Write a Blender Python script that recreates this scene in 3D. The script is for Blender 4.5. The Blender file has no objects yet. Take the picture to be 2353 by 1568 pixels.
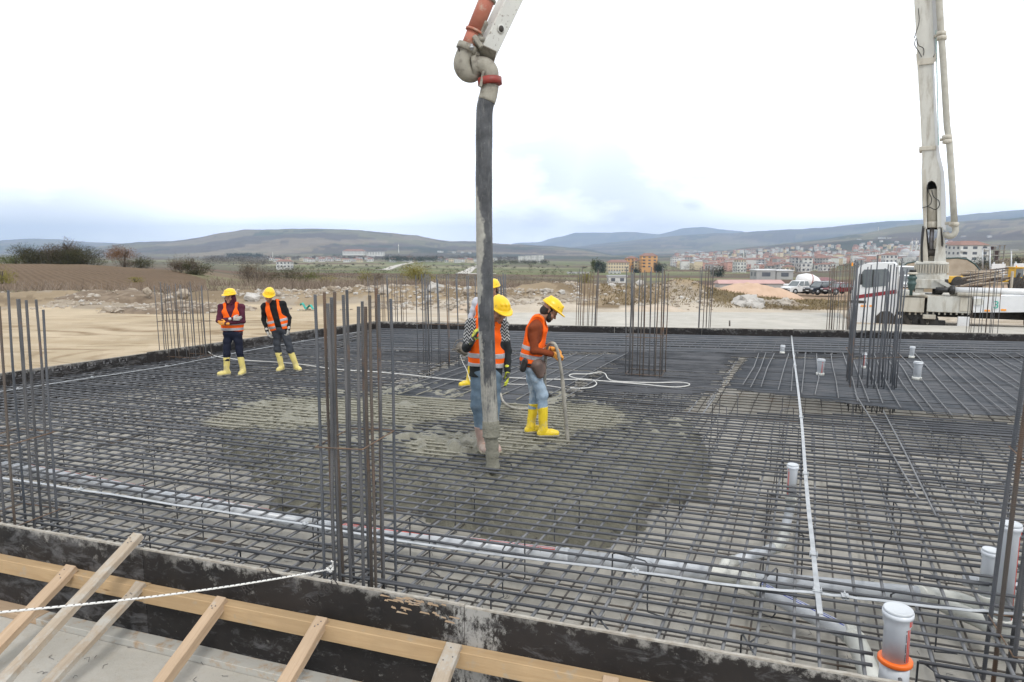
import bpy, math, random
import numpy as np
from mathutils import Vector, Matrix
R = math.radians
random.seed(7); rng = np.random.default_rng(7)
sc = bpy.context.scene
# ---------------------------------------------------------------- camera
CAMZ = 2.97
F = 24/36*2353.0; CX, CY = 1176.5, 784.2
PITCH = math.atan(209/F)
cam_d = bpy.data.cameras.new('camera'); cam = bpy.data.objects.new('camera', cam_d)
sc.collection.objects.link(cam); sc.camera = cam
cam.location = (0, 0, CAMZ); cam.rotation_euler = (math.pi/2 - PITCH, 0, 0)
cam_d.lens = 24; cam_d.sensor_width = 36; cam_d.clip_start = .1; cam_d.clip_end = 60000
sc.render.resolution_x, sc.render.resolution_y = 1024, 682
# ---------------------------------------------------------------- world
world = bpy.data.worlds.new('World'); sc.world = world; world.use_nodes = True
nt = world.node_tree; nt.nodes.clear()
SUN_EL, SUN_AZ = R(48), R(-35)
def wn(t, **k):
    n = nt.nodes.new(t)
    for a, b in k.items(): setattr(n, a, b)
    return n
sky = wn('ShaderNodeTexSky', sky_type='NISHITA'); sky.sun_disc = False
sky.sun_elevation = SUN_EL; sky.sun_rotation = SUN_AZ; sky.air_density = 1.2; sky.dust_density = 1.5
bg1 = wn('ShaderNodeBackground'); bg1.inputs[1].default_value = .11
thin = wn('ShaderNodeMix'); thin.data_type = 'RGBA'; thin.inputs[0].default_value = .72     # veil of thin cloud over the blue
nt.links.new(sky.outputs[0], thin.inputs[6]); thin.inputs[7].default_value = (4.8, 5.8, 8.0, 1); nt.links.new(thin.outputs[2], bg1.inputs[0])
bg2 = wn('ShaderNodeBackground'); bg2.inputs[0].default_value = (.97, .985, 1, 1); bg2.inputs[1].default_value = 1.18
tc = wn('ShaderNodeTexCoord')
sz = wn('ShaderNodeSeparateXYZ'); nt.links.new(tc.outputs['Generated'], sz.inputs[0]); hz = wn('ShaderNodeMapRange')
hz.inputs['From Min'].default_value = 0; hz.inputs['From Max'].default_value = .28; hz.inputs['To Min'].default_value = 2.5; hz.inputs['To Max'].default_value = 1.16
nt.links.new(sz.outputs[2], hz.inputs[0]); nt.links.new(hz.outputs[0], bg2.inputs[1])
mp = wn('ShaderNodeMapping'); mp.inputs['Scale'].default_value = (1, 1, 2.6); mp.inputs['Location'].default_value = (.3, .2, .15)
nt.links.new(tc.outputs['Generated'], mp.inputs[0])
no = wn('ShaderNodeTexNoise'); no.inputs['Scale'].default_value = 4.6; no.inputs['Detail'].default_value = 7; no.inputs['Roughness'].default_value = .55
nt.links.new(mp.outputs[0], no.inputs['Vector'])
# blue gap in the cloud deck: around one direction of the sky, broken by noise
def sdir(vx, vy):
    v = Vector(((vx-CX)/F, (CY-vy)/F, -1.0)); return (cam.rotation_euler.to_matrix() @ v).normalized()
acc = None
for (vx, vy, rad, amt) in [(1400, 430, .28, .72), (1240, 410, .28, .72), (1090, 395, .20, .6), (1530, 425, .18, .65), (1590, 465, .05, .7), (1250, 500, .14, .7), (1060, 330, .16, .3), (60, 500, .26, .65), (2280, 470, .12, .35), (680, 545, .10, .3)]:
    d = wn('ShaderNodeVectorMath', operation='DISTANCE'); d.inputs[1].default_value = Vector((sdir(vx, vy).x, sdir(vx, vy).y, sdir(vx, vy).z*1.45))
    s = wn('ShaderNodeVectorMath', operation='MULTIPLY'); s.inputs[1].default_value = (1, 1, 1.45)
    nt.links.new(tc.outputs['Generated'], s.inputs[0]); nt.links.new(s.outputs[0], d.inputs[0])
    mr = wn('ShaderNodeMapRange'); mr.interpolation_type = 'SMOOTHSTEP'
    mr.inputs['From Min'].default_value = rad; mr.inputs['From Max'].default_value = 0; mr.inputs['To Max'].default_value = amt
    nt.links.new(d.outputs['Value'], mr.inputs[0])
    if acc is None: acc = mr.outputs[0]
    else:
        a_ = wn('ShaderNodeMath', operation='MAXIMUM'); nt.links.new(acc, a_.inputs[0]); nt.links.new(mr.outputs[0], a_.inputs[1]); acc = a_.outputs[0]
nr = wn('ShaderNodeMapRange'); nr.inputs['From Min'].default_value = .20; nr.inputs['From Max'].default_value = .52
nt.links.new(no.outputs[0], nr.inputs[0])
m1 = wn('ShaderNodeMath', operation='MULTIPLY'); nt.links.new(acc, m1.inputs[0]); nt.links.new(nr.outputs[0], m1.inputs[1])
m2 = wn('ShaderNodeMath', operation='MULTIPLY'); m2.inputs[1].default_value = 1.0; nt.links.new(m1.outputs[0], m2.inputs[0]); m2.use_clamp = True
mx = wn('ShaderNodeMixShader'); nt.links.new(m2.outputs[0], mx.inputs[0]); nt.links.new(bg2.outputs[0], mx.inputs[1]); nt.links.new(bg1.outputs[0], mx.inputs[2])
wo = wn('ShaderNodeOutputWorld'); nt.links.new(mx.outputs[0], wo.inputs[0])
# ---------------------------------------------------------------- sun, exposure
sl = bpy.data.lights.new('sun', 'SUN'); sl.energy = 1.5; sl.angle = R(10); sl.color = (1, .96, .9)
so = bpy.data.objects.new('sun', sl); sc.collection.objects.link(so)
so.rotation_euler = (R(90)-SUN_EL, 0, R(25))
sc.view_settings.view_transform = 'Standard'; sc.view_settings.look = 'None'
sc.view_settings.exposure = 0.25; sc.view_settings.gamma = 1
sc.cycles.use_denoising = True; sc.cycles.max_bounces = 6; sc.cycles.volume_bounces = 0
sc.cycles.diffuse_bounces = 3; sc.cycles.transparent_max_bounces = 8
try: sc.cycles.denoiser = 'OPENIMAGEDENOISE'
except Exception: pass

# ---------------------------------------------------------------- geometry helpers
def ray(vx, vy):
    x, y = (vx-CX)/F, (CY-vy)/F
    c, s = math.cos(PITCH), math.sin(PITCH)
    return Vector((x, c + y*s, -s + y*c))          # Y component of a unit-axis ray
def at(vx, vy, z=.56):                              # where a sight line meets the level z
    d = ray(vx, vy); t = (z-CAMZ)/d.z
    return Vector((d.x*t, d.y*t, z))
PLANE = [0., CX]
def pn():                                           # normal and along-direction of the working plane
    p = PLANE[0]; return Vector((math.sin(p), math.cos(p), 0)), Vector((math.cos(p), -math.sin(p), 0))
def deep(vx, vy, Y):                                # where it meets the plane at depth Y (turned by PLANE)
    d = ray(vx, vy)
    if PLANE[0] == 0: t = Y/d.y; return Vector((d.x*t, Y, CAMZ + d.z*t))
    n, u = pn(); d0 = ray(PLANE[1], CY); c = n.x*d0.x/d0.y*Y + n.y*Y; t = c/(n.x*d.x + n.y*d.y)
    return Vector((d.x*t, d.y*t, CAMZ + d.z*t))
def zof(vy, d):                                     # height seen at image row vy, distance d
    r = ray(CX, vy); return CAMZ + r.z/r.y*d

def wpos(o):
    p = Vector((0,0,0))
    while o is not None: p += Vector(o.location); o = o.parent
    return p
class MB:
    def __init__(s): s.v=[]; s.f=[]; s.uv=[]; s.mi=[]; s.n=0; s.smooth=[]
    def add(s, v, f, mi=0, uv=None, smooth=False):
        b = s.n; s.v += [tuple(p) for p in v]; s.n += len(v)
        for k, q in enumerate(f):
            s.f.append(tuple(i+b for i in q)); s.mi.append(mi); s.smooth.append(smooth)
            s.uv.append(uv[k] if uv else None)
        return s
    def box(s, c, d, rot=None, mi=0):
        h = [x/2 for x in d]; c = Vector(c)
        P = [Vector((a*h[0], b*h[1], e*h[2])) for a in (-1,1) for b in (-1,1) for e in (-1,1)]
        if rot is not None: P = [rot @ p for p in P]
        return s.add([p+c for p in P], [(0,1,3,2),(4,6,7,5),(0,4,5,1),(2,3,7,6),(0,2,6,4),(1,5,7,3)], mi)
    def bbox(s, c, d, rot=None, mi=0, b=.01):      # box with chamfered edges
        h = [x/2 for x in d]; c = Vector(c); b = min(b, min(h)*.45)
        P = []; 
        for sx in (-1,1):
            for sy in (-1,1):
                for sz in (-1,1):
                    P += [Vector((sx*h[0], sy*(h[1]-b), sz*(h[2]-b))), Vector((sx*(h[0]-b), sy*h[1], sz*(h[2]-b))), Vector((sx*(h[0]-b), sy*(h[1]-b), sz*h[2]))]
        if rot is not None: P = [rot @ p for p in P]
        I = lambda x,y,z,k: ((x*2+y)*2+z)*3+k
        f = []
        for a in (0,1):
            q=[I(a,0,0,0),I(a,0,1,0),I(a,1,1,0),I(a,1,0,0)]; f.append(q if a==0 else q[::-1])
            q=[I(0,a,0,1),I(1,a,0,1),I(1,a,1,1),I(0,a,1,1)]; f.append(q if a==0 else q[::-1])
            q=[I(0,0,a,2),I(0,1,a,2),I(1,1,a,2),I(1,0,a,2)]; f.append(q if a==0 else q[::-1])
        for a in (0,1):
            for e in (0,1):
                f.append([I(a,e,0,0),I(a,e,1,0),I(a,e,1,1),I(a,e,0,1)])
                f.append([I(a,0,e,0),I(a,1,e,0),I(a,1,e,2),I(a,0,e,2)])
                f.append([I(0,a,e,1),I(1,a,e,1),I(1,a,e,2),I(0,a,e,2)])
        for x in (0,1):
            for y in (0,1):
                for z in (0,1): f.append([I(x,y,z,0),I(x,y,z,1),I(x,y,z,2)])
        return s.add([p+c for p in P], f, mi)
    def tube(s, path, r, n=8, mi=0, cap=True, uv=False, smooth=True):
        P = [Vector(p) for p in path]; m = len(P)
        rs = r if isinstance(r, (list, tuple)) else [r]*m
        T = []
        for i in range(m):
            t = (P[min(i+1,m-1)] - P[max(i-1,0)]); T.append(t.normalized() if t.length > 1e-9 else Vector((0,0,1)))
        ref = Vector((0,0,1)) if abs(T[0].z) < .9 else Vector((1,0,0))
        N = (ref - T[0]*ref.dot(T[0])).normalized()
        V = []; L = [0.0]
        for i in range(m):
            N = (N - T[i]*N.dot(T[i])).normalized(); B = T[i].cross(N)
            for k in range(n):
                a = 2*math.pi*k/n; V.append(P[i] + (N*math.cos(a) + B*math.sin(a))*rs[i])
            if i: L.append(L[-1] + (P[i]-P[i-1]).length)
        f = []; U = []
        for i in range(m-1):
            for k in range(n):
                k2 = (k+1) % n
                f.append((i*n+k, i*n+k2, (i+1)*n+k2, (i+1)*n+k))
                U.append(((L[i],k/n),(L[i],(k+1)/n),(L[i+1],(k+1)/n),(L[i+1],k/n)))
        if cap:
            f.append(tuple(range(n))[::-1]); U.append(((0,0),)*n)
            f.append(tuple((m-1)*n+k for k in range(n))); U.append(((0,0),)*n)
        return s.add(V, f, mi, U if uv else None, smooth)
    def lathe(s, prof, origin=(0,0,0), axis=(0,0,1), n=20, mi=0, smooth=True):   # prof: (r, h)
        q = Vector((0,0,1)).rotation_difference(Vector(axis)).to_matrix(); o = Vector(origin)
        V = []; m = len(prof)
        for (r, h) in prof:
            for k in range(n):
                a = 2*math.pi*k/n; V.append(o + q @ Vector((r*math.cos(a), r*math.sin(a), h)))
        f = [(i*n+k, i*n+(k+1)%n, (i+1)*n+(k+1)%n, (i+1)*n+k) for i in range(m-1) for k in range(n)]
        f.append(tuple(range(n))[::-1]); f.append(tuple((m-1)*n+k for k in range(n)))
        return s.add(V, f, mi, None, smooth)
    def prism(s, poly, y0, y1, mi=0, M=None):        # poly in (x,z), extruded along y
        n = len(poly); V = [Vector((x, y0, z)) for x, z in poly] + [Vector((x, y1, z)) for x, z in poly]
        if M is not None: V = [M @ v for v in V]
        f = [tuple(range(n)), tuple(range(2*n-1, n-1, -1))] + [(i, i+n, (i+1)%n+n, (i+1)%n) for i in range(n)]
        return s.add(V, f, mi)
    def vbox(s, x0, y0, x1, y1, Y, th, mi=0, b=.02):  # box whose near face spans that view rectangle at depth Y
        p = deep((x0+x1)/2, y1, Y); q = deep((x0+x1)/2, y0, Y)
        yc = (y0+y1)/2
        A_ = deep(x0, yc, Y); B_ = deep(x1, yc, Y); n, u = pn(); c = (A_+B_)/2 + n*th/2; c.z = (p.z+q.z)/2
        d = ((B_-A_).xy.length, th, abs(q.z-p.z)); rt = Matrix.Rotation(-PLANE[0], 3, 'Z') if PLANE[0] else None
        return s.bbox(c, d, rt, mi, b) if b else s.box(c, d, rt, mi)
    def build(s, name, mats, parent=None, matrix=None, local=None):
        me = bpy.data.meshes.new(name)
        if local is not None:
            lo = Vector(local); V = [tuple(Vector(p)-lo) for p in s.v]
        else: V = s.v
        me.from_pydata(V, [], s.f); 
        if not isinstance(mats, (list, tuple)): mats = [mats]
        for m in mats: me.materials.append(m)
        me.polygons.foreach_set('material_index', s.mi)
        me.polygons.foreach_set('use_smooth', s.smooth)
        if any(u is not None for u in s.uv):
            ul = me.uv_layers.new(name='UVMap'); flat = []
            for q, u in zip(s.f, s.uv):
                u = u if u is not None else ((0,0),)*len(q)
                for w in u: flat += [w[0], w[1]]
            ul.data.foreach_set('uv', flat)
        me.update()
        o = bpy.data.objects.new(name, me); sc.collection.objects.link(o)
        if local is not None: o.location = local
        if parent is not None:
            o.parent = parent; o.location = Vector(local or (0,0,0)) - wpos(parent)
        return o
def tag(o, label=None, cat=None, group=None, kind=None):
    if label: o['label'] = label
    if cat: o['category'] = cat
    if group: o['group'] = group
    if kind: o['kind'] = kind
    return o
def thing(name, label, cat, loc=(0,0,0), group=None):
    o = bpy.data.objects.new(name, None); sc.collection.objects.link(o); o.location = Vector(loc).to_3d(); o.empty_display_size = .2
    return tag(o, label, cat, group)
def place(src, parent=None, **k):
    c = src.copy(); sc.collection.objects.link(c); c.parent = parent
    for a, b in k.items(): setattr(c, a, b)
    return c

# ---------------------------------------------------------------- materials
def newmat(name):
    m = bpy.data.materials.new(name); m.use_nodes = True
    t = m.node_tree; t.nodes.clear(); o = t.nodes.new('ShaderNodeOutputMaterial'); b = t.nodes.new('ShaderNodeBsdfPrincipled')
    t.links.new(b.outputs[0], o.inputs[0]); return m, t, b
def N(t, ty, ins=None, **k):
    n = t.nodes.new(ty)
    for a, b in k.items(): setattr(n, a, b)
    for a, b in (ins or {}).items():
        if hasattr(b, 'links') or isinstance(b, bpy.types.NodeSocket): t.links.new(b, n.inputs[a])
        else: n.inputs[a].default_value = b
    return n
def ramp(t, src, lo, hi, a=0., b=1.):
    n = N(t, 'ShaderNodeMapRange', {0: src, 1: lo, 2: hi, 3: a, 4: b}); return n.outputs[0]
def mixc(t, fac, c1, c2, blend='MIX'):
    n = t.nodes.new('ShaderNodeMix'); n.data_type = 'RGBA'; n.blend_type = blend
    for i, v in ((0, fac), (6, c1), (7, c2)):
        if isinstance(v, bpy.types.NodeSocket): t.links.new(v, n.inputs[i])
        elif i and len(v) == 3: n.inputs[i].default_value = (*v, 1)
        else: n.inputs[i].default_value = v
    return n.outputs[2]
def noise(t, vec, scale, detail=4, rough=.55, dist=0):
    return N(t, 'ShaderNodeTexNoise', {'Vector': vec, 'Scale': scale, 'Detail': detail, 'Roughness': rough, 'Distortion': dist}).outputs[0]
def coords(t, kind='Object', scale=None):
    if kind == 'World': v = N(t, 'ShaderNodeNewGeometry').outputs['Position']
    else: v = N(t, 'ShaderNodeTexCoord').outputs[kind]
    if scale: v = N(t, 'ShaderNodeMapping', {'Vector': v, 'Scale': scale}).outputs[0]
    return v
def mk(name, c1, c2=None, sc_=8, rough=.65, metal=0., c3=None, s3=2.5, th3=(.55,.7), bump=0., bs=40, coord='Object', stretch=None, det=5, spec=.5, lo=.35, hi=.65):
    m, t, b = newmat(name)
    v = coords(t, coord, stretch)
    col = None
    if c2 is not None:
        col = mixc(t, ramp(t, noise(t, v, sc_, det), lo, hi), c1, c2)
    if c3 is not None:
        col = mixc(t, ramp(t, noise(t, v, s3, det, .65), *th3), col if col else (*c1, 1), c3)
    if col: t.links.new(col, b.inputs['Base Color'])
    else: b.inputs['Base Color'].default_value = (*c1, 1)
    b.inputs['Roughness'].default_value = rough; b.inputs['Metallic'].default_value = metal
    b.inputs['Specular IOR Level'].default_value = spec
    if bump:
        bn = N(t, 'ShaderNodeBump', {'Height': noise(t, v, bs, 6, .6), 'Strength': bump, 'Distance': .02}); t.links.new(bn.outputs[0], b.inputs['Normal'])
    return m
# ================================================================ numpy noise
def _hash(ix, iy, s):
    h = (ix*374761393 + iy*668265263 + s*974634777) & 0xffffffff
    h = ((h ^ (h >> 13))*1274126177) & 0xffffffff
    return ((h ^ (h >> 16)) & 0xffff)/65535.0
def vnoise(x, y, s=0):
    ix = np.floor(x).astype(np.int64); iy = np.floor(y).astype(np.int64); fx = x-ix; fy = y-iy
    fx = fx*fx*(3-2*fx); fy = fy*fy*(3-2*fy)
    a = _hash(ix, iy, s); b = _hash(ix+1, iy, s); c = _hash(ix, iy+1, s); d = _hash(ix+1, iy+1, s)
    return (a*(1-fx)+b*fx)*(1-fy) + (c*(1-fx)+d*fx)*fy
def fbm(x, y, s=0, o=4):
    r = 0; a = .5; w = 0
    for k in range(o):
        r = r + a*vnoise(x*2**k+17.3*k, y*2**k-9.1*k, s+k); w += a; a *= .5
    return r/w
# ================================================================ terrain
FH = F/math.cos(PITCH)
PROF = [  # view column, [(distance, view row of the ground there)]
 (-1500, [(60,655),(130,607),(300,608),(1000,598),(3000,588)]),
 (0,    [(60,662),(130,607),(300,612),(1000,600),(3000,588)]),
 (200,  [(60,662),(130,608),(300,612),(1000,602),(3000,588)]),
 (400,  [(60,664),(120,622),(300,620),(1000,604),(3000,590)]),
 (480,  [(60,662),(120,634),(300,622),(1000,606),(3000,590)]),
 (560,  [(60,662),(120,645),(250,636),(500,624),(1000,608),(1600,600),(3000,590)]),
 (1000, [(60,663),(120,650),(250,641),(500,629),(1000,612),(1600,601),(3000,590)]),
 (1400, [(60,668),(120,660),(260,650),(680,626),(1500,606),(3000,592)]),
 (1700, [(60,692),(100,676),(200,656),(350,643),(600,632),(1000,619),(1600,602),(2600,584)]),
 (2000, [(60,692),(100,677),(200,659),(350,643),(560,627),(1000,606),(1600,594),(2600,575)]),
 (2130, [(60,692),(100,675),(200,655),(350,625),(560,606),(1000,598),(1600,590),(2600,572)]),
 (2353, [(60,690),(100,665),(160,628),(350,598),(600,590),(1500,578),(2600,570)]),
 (3900, [(60,690),(100,665),(160,628),(350,598),(600,590),(1500,578),(2600,570)])]
BANK = [(-1500,672),(0,672),(100,665),(200,672),(350,680),(470,668),(600,672),(700,668),(850,660),(1000,652),(1150,650),(1250,645),(1330,650),(1420,655),(1500,650),(1600,655),(1640,672),(1750,686),(2000,700),(3900,700)]
RIDGES = [ # distance, front start fraction, skyline
 (5200, .50, [(-1500,700),(120,600),(230,568),(330,557),(430,552),(480,543),(520,534),(570,527),(640,527),(700,525),(770,526),(830,528),(880,534),(960,541),(1000,550),(1040,555),(1090,554),(1150,560),(1200,563),(1300,568),(1350,573),(1400,585),(1450,615),(3900,700)]),
 (9500, .60, [(-1500,565),(0,553),(60,550),(100,549),(150,550),(200,555),(260,559),(400,561),(520,575),(700,600),(1150,600),(1250,577),(1400,558),(1500,547),(1600,538),(1680,535),(1750,531),(1800,527),(1900,522),(1970,513),(2030,508),(2100,505),(2200,493),(2300,484),(2353,481),(2500,475),(3900,470)]),
 (15500, .75, [(-1500,600),(1100,600),(1180,560),(1240,556),(1280,546),(1320,535),(1400,534),(1450,533),(1510,539),(1535,532),(1560,526),(1610,522),(1640,526),(1700,532),(1760,545),(3900,560)]),
 (4300, .45, [(-1500,700),(1480,640),(1560,586),(1640,577),(1700,571),(1800,560),(1900,547),(2000,532),(2050,520),(2130,512),(2200,508),(2300,502),(2353,498),(2500,498),(3900,490)])]
DG = np.array([1.5,34,60,80,100,120,130,160,200,250,300,350,500,600,700,1000,1500,2600,5000,20000.])
_cx = np.array([p[0] for p in PROF], float); _tab = []
for vx, pr in PROF:
    ds = [1.5, 33] + [d for d, y in pr] + [5000, 20000]; zs = [-.05, -.05] + [zof(y, d) for d, y in pr]
    zs += [zs[-1]-4, zs[-1]-6]
    _tab.append(np.interp(np.log(DG), np.log(ds), zs))
_tab = np.array(_tab)
def vx_of(x, y): return CX + np.where(y > 1e-3, x/np.maximum(y, 1e-3), np.sign(x)*9)*FH*1.0
def terrain_z(x, y):
    x = np.asarray(x, float); y = np.asarray(y, float)
    d = np.maximum(y, 1.6); r = np.sqrt(x*x+y*y)
    vx = np.clip(CX + x/np.maximum(y, np.abs(x)*.55+1e-3)*F, -1499, 3899); dd = np.where(y > 0, d, np.maximum(r, 1.6))
    ld = np.log(np.clip(dd, 1.6, 19900))
    gi = np.clip(np.searchsorted(np.log(DG), ld)-1, 0, len(DG)-2); ci = np.clip(np.searchsorted(_cx, vx)-1, 0, len(_cx)-2)
    L = np.log(DG); fd = (ld-L[gi])/(L[gi+1]-L[gi]); fc = (vx-_cx[ci])/(_cx[ci+1]-_cx[ci])
    z = (_tab[ci,gi]*(1-fd)+_tab[ci,gi+1]*fd)*(1-fc) + (_tab[ci+1,gi]*(1-fd)+_tab[ci+1,gi+1]*fd)*fc
    # spoil bank round the building site
    by = np.interp(vx, [b[0] for b in BANK], [b[1] for b in BANK]); bz = CAMZ - np.tan(PITCH + np.arctan((by-CY)/F))*40
    w = np.clip(1-np.abs(dd-40)/6.5, 0, 1); w = w*w*(3-2*w); n1 = fbm(x*.5, y*.5, 3, 5); nfront = fbm(x*.16, y*.16, 31, 3)
    z = z + (y > 0)*w*(bz-z)*(.62+.7*n1) + (y > 0)*np.exp(-((dd-42)/9)**2)*(nfront-.5)*.5
    z = z + (fbm(x*.08, y*.08, 5, 4)-.5)*np.interp(dd, [0, 45, 70, 400, 1500, 5000], [0, 0, .3, .8, 2.0, 8])
    for D, fs, sk in RIDGES:
        sy = np.interp(vx, [s[0] for s in sk], [s[1] for s in sk]); sy = sy + (fbm(vx*.03, vx*0, int(D)%97, 4)-.5)*3
        top = CAMZ - np.tan(PITCH + np.arctan((sy-CY)/F))*D
        s1 = np.clip((dd-D*fs)/(D*(1-fs)), 0, 1); s2 = np.clip(1-(dd-D)/(D*.35), 0, 1)
        bump = np.where(dd < D, s1**1.25, s2*s2*(3-2*s2))
        k = 9/D; rel = (fbm(x*k, y*k, int(D)%89, 5)-.5)
        zz = z + (top-z)*bump + rel*np.abs(top-z)*.55*np.sin(math.pi*np.clip(s1, 0, 1))*(dd < D)
        z = np.where((y > 0) & (bump > 0) & (top > z), np.maximum(z, zz), z)
    return z
def gz(x, y): return float(terrain_z(np.array([x]), np.array([y]))[0])
az = np.concatenate([np.arange(-180, -50, 6.), np.arange(-50, 50.01, .125), np.arange(56, 180, 6.)])
dist = np.concatenate([[.5, 3, 8, 14], np.arange(18, 60, .55), 60*np.exp(np.linspace(0, math.log(17500/60), 190))])
A, D_ = np.meshgrid(np.radians(az), dist); X = np.sin(A)*D_; Y = np.cos(A)*D_
m_ = np.abs(A) < R(51); X = np.where(m_, np.tan(np.clip(A, -R(51), R(51)))*D_, X); Y = np.where(m_, D_, Y)
Z = terrain_z(X, Y)
VX = CX + X/np.maximum(Y, .1)*F
n1 = fbm(X*.02, Y*.02, 11, 5); n2 = fbm(X*.3, Y*.3, 12, 4); n3 = fbm(X/260, Y/260, 13, 5)
def C(*c): return np.array(c, float)
col = np.zeros(X.shape+(3,)); fur = np.zeros(X.shape)
def put(mask, c, amt=1.0):
    global col
    a = np.clip(mask*amt, 0, 1)[..., None]; col = col*(1-a) + c*a
# patchwork of fields in the valley
cell = 110.0; ci_ = np.floor((X+Y*.35)/(cell*2.1)+fbm(X/300, Y/300, 21, 3)*.6).astype(np.int64); cj_ = np.floor((Y-X*.15)/cell+fbm(X/200, Y/200, 22, 3)*.8).astype(np.int64)
h = _hash(ci_, cj_, 5); pal = np.array([[.17,.19,.09],[.21,.22,.12],[.16,.11,.075],[.145,.10,.075],[.20,.19,.11],[.15,.17,.08],[.25,.24,.15]])
col[:] = pal[np.clip((h*7).astype(int), 0, 6)]
put((n3 > .52)*1., C(.13,.115,.085), .75)
far = np.clip((Y-1500)/1200, 0, 1); put(far, C(.115,.098,.092), .9)
put((Y > 2300)*(fbm(X/420, Y/420, 41, 5) > .56), C(.20,.19,.12), .8); put((Y > 2300)*(fbm(X/600, Y/600, 42, 5) > .60), C(.055,.07,.055), .8)
put((Y > 2300)*(fbm(X/330, Y/500, 43, 5) > .63), C(.26,.215,.16), .7)
put((Y < 260)*(Y > 46), C(.20,.155,.105)); put((Y < 260)*(Y > 46)*(n1 > .52), C(.21,.20,.11), .6); put((Y > 46)*(Y < 110)*(n2 > .56), C(.27,.21,.15), .7)
pl = (VX < 478-(Y-130)*.0)*(Y > 57)*(Y < 131+n1*3)*(VX < 480 - np.clip((Y-95)*3.2, 0, 140)+np.clip((95-Y)*2.0, 0, 200)); put(pl*1., C(.140,.095,.060)); fur += pl
g2 = (VX > 330)*(VX < 640)*(Y > 78)*(Y < 150)*(1-np.clip(pl, 0, 1)); put(g2*1., C(.19,.18,.10), .85)
pr2 = (VX > 1540)*(VX < 1960)*(Y > 200)*(Y < 345); put(pr2*1., C(.135,.09,.065)); 
put((VX > 1480)*(VX < 1640)*(Y > 330)*(Y < 430)*1., C(.22,.22,.10))
put((Y >= 31)*(Y <= 47)*1., C(.33,.26,.175)); put((Y >= 31)*(Y <= 47)*(n2 > .5), C(.21,.16,.105), .8); put((Y >= 33)*(Y <= 47)*(n2 < .36), C(.36,.32,.27), .6)
put((VX > 1620)*(Y > 37)*(Y < 50), C(.19,.15,.09)); put((VX > 1560)*(Y >= 48)*(Y < 200), C(.40,.29,.21), .9); put((VX > 1620)*(Y > 62)*(Y < 82)*(n2 > .47), C(.22,.17,.10), .7)
put((VX > 2100)*(Y > 115)*(Y < 600), C(.20,.155,.095), .9)
nd = 35.5+(fbm(X*.2, Y*.2, 8, 3)-.5)*6; put((Y < nd)*1., C(.52,.43,.31)); put((Y < nd)*(n2 > .55), C(.45,.365,.25), .6)
put((Y < nd+1)*(VX > 900), C(.56,.50,.42), .9)
def nearseg(ax, ay, bx, by, w):
    t = np.clip(((X-ax)*(bx-ax)+(Y-ay)*(by-ay))/((bx-ax)**2+(by-ay)**2), 0, 1); return (np.hypot(X-ax-t*(bx-ax), Y-ay-t*(by-ay)) < w)*1.
me = bpy.data.meshes.new('terrain'); nr_, nc_ = X.shape
V = np.stack([X, Y, Z], -1).reshape(-1, 3); idx = np.arange(nr_*nc_).reshape(nr_, nc_)
q = np.stack([idx[:-1,:-1], idx[:-1,1:], idx[1:,1:], idx[1:,:-1]], -1).reshape(-1, 4)
me.from_pydata(V.tolist(), [], q.tolist()); me.polygons.foreach_set('use_smooth', [True]*len(q))
ca = me.color_attributes.new('land', 'FLOAT_COLOR', 'POINT'); ca.data.foreach_set('color', np.concatenate([col, np.ones(X.shape+(1,))], -1).reshape(-1).astype(np.float32))
fa = me.attributes.new('furrow', 'FLOAT', 'POINT'); fa.data.foreach_set('value', np.clip(fur, 0, 1).reshape(-1).astype(np.float32))
m, t, b = newmat('soil')
v = coords(t, 'World'); at_ = N(t, 'ShaderNodeAttribute', attribute_name='land'); af = N(t, 'ShaderNodeAttribute', attribute_name='furrow')
c = mixc(t, ramp(t, noise(t, v, 1.1, 8, .7), .3, .7, .0, .65), at_.outputs['Color'], (.5,.5,.5), 'OVERLAY')
n5 = noise(t, v, .35, 8, .65)
c = mixc(t, ramp(t, n5, .35, .7, 0, .35), c, (.3,.3,.3), 'MULTIPLY')
c = mixc(t, ramp(t, noise(t, v, .012, 8, .7), .45, .6, 0, .3), c, (.35,.33,.3), 'MULTIPLY')
wv = N(t, 'ShaderNodeTexWave', {'Vector': N(t, 'ShaderNodeMapping', {'Vector': v, 'Rotation': (0,0,R(-38))}).outputs[0], 'Scale': .42, 'Distortion': 2.5, 'Detail': 2.0, 'Detail Scale': .6}, bands_direction='X')
fm = N(t, 'ShaderNodeMath', {0: af.outputs['Fac'], 1: ramp(t, wv.outputs['Fac'], .1, .9, 0, .17)}, operation='MULTIPLY').outputs[0]
c = mixc(t, fm, c, (.27,.21,.145))
# wheel ruts and drag marks in the loose sand beside the slab
rn = noise(t, N(t, 'ShaderNodeMapping', {'Vector': v, 'Rotation': (0,0,R(14)), 'Scale': (.05,.22,1)}).outputs[0], 1.0, 3, .45, .5)
rf_ = N(t, 'ShaderNodeMath', {0: N(t, 'ShaderNodeMath', {0: rn, 1: 22.}, operation='MULTIPLY').outputs[0]}, operation='FRACT').outputs[0]
rl = ramp(t, N(t, 'ShaderNodeMath', {0: N(t, 'ShaderNodeMath', {0: rf_, 1: .5}, operation='SUBTRACT').outputs[0]}, operation='ABSOLUTE').outputs[0], .03, .24, 1, 0)
wrf = N(t, 'ShaderNodeMath', {0: rl, 1: ramp(t, noise(t, v, .25, 5, .6), .42, .58, 0, 1.0)}, operation='MULTIPLY').outputs[0]
yy = N(t, 'ShaderNodeSeparateXYZ', {0: v}).outputs[1]
near = ramp(t, yy, 30, 36, 1, 0)
rr = N(t, 'ShaderNodeMath', {0: near, 1: wrf}, operation='MULTIPLY').outputs[0]
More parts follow.
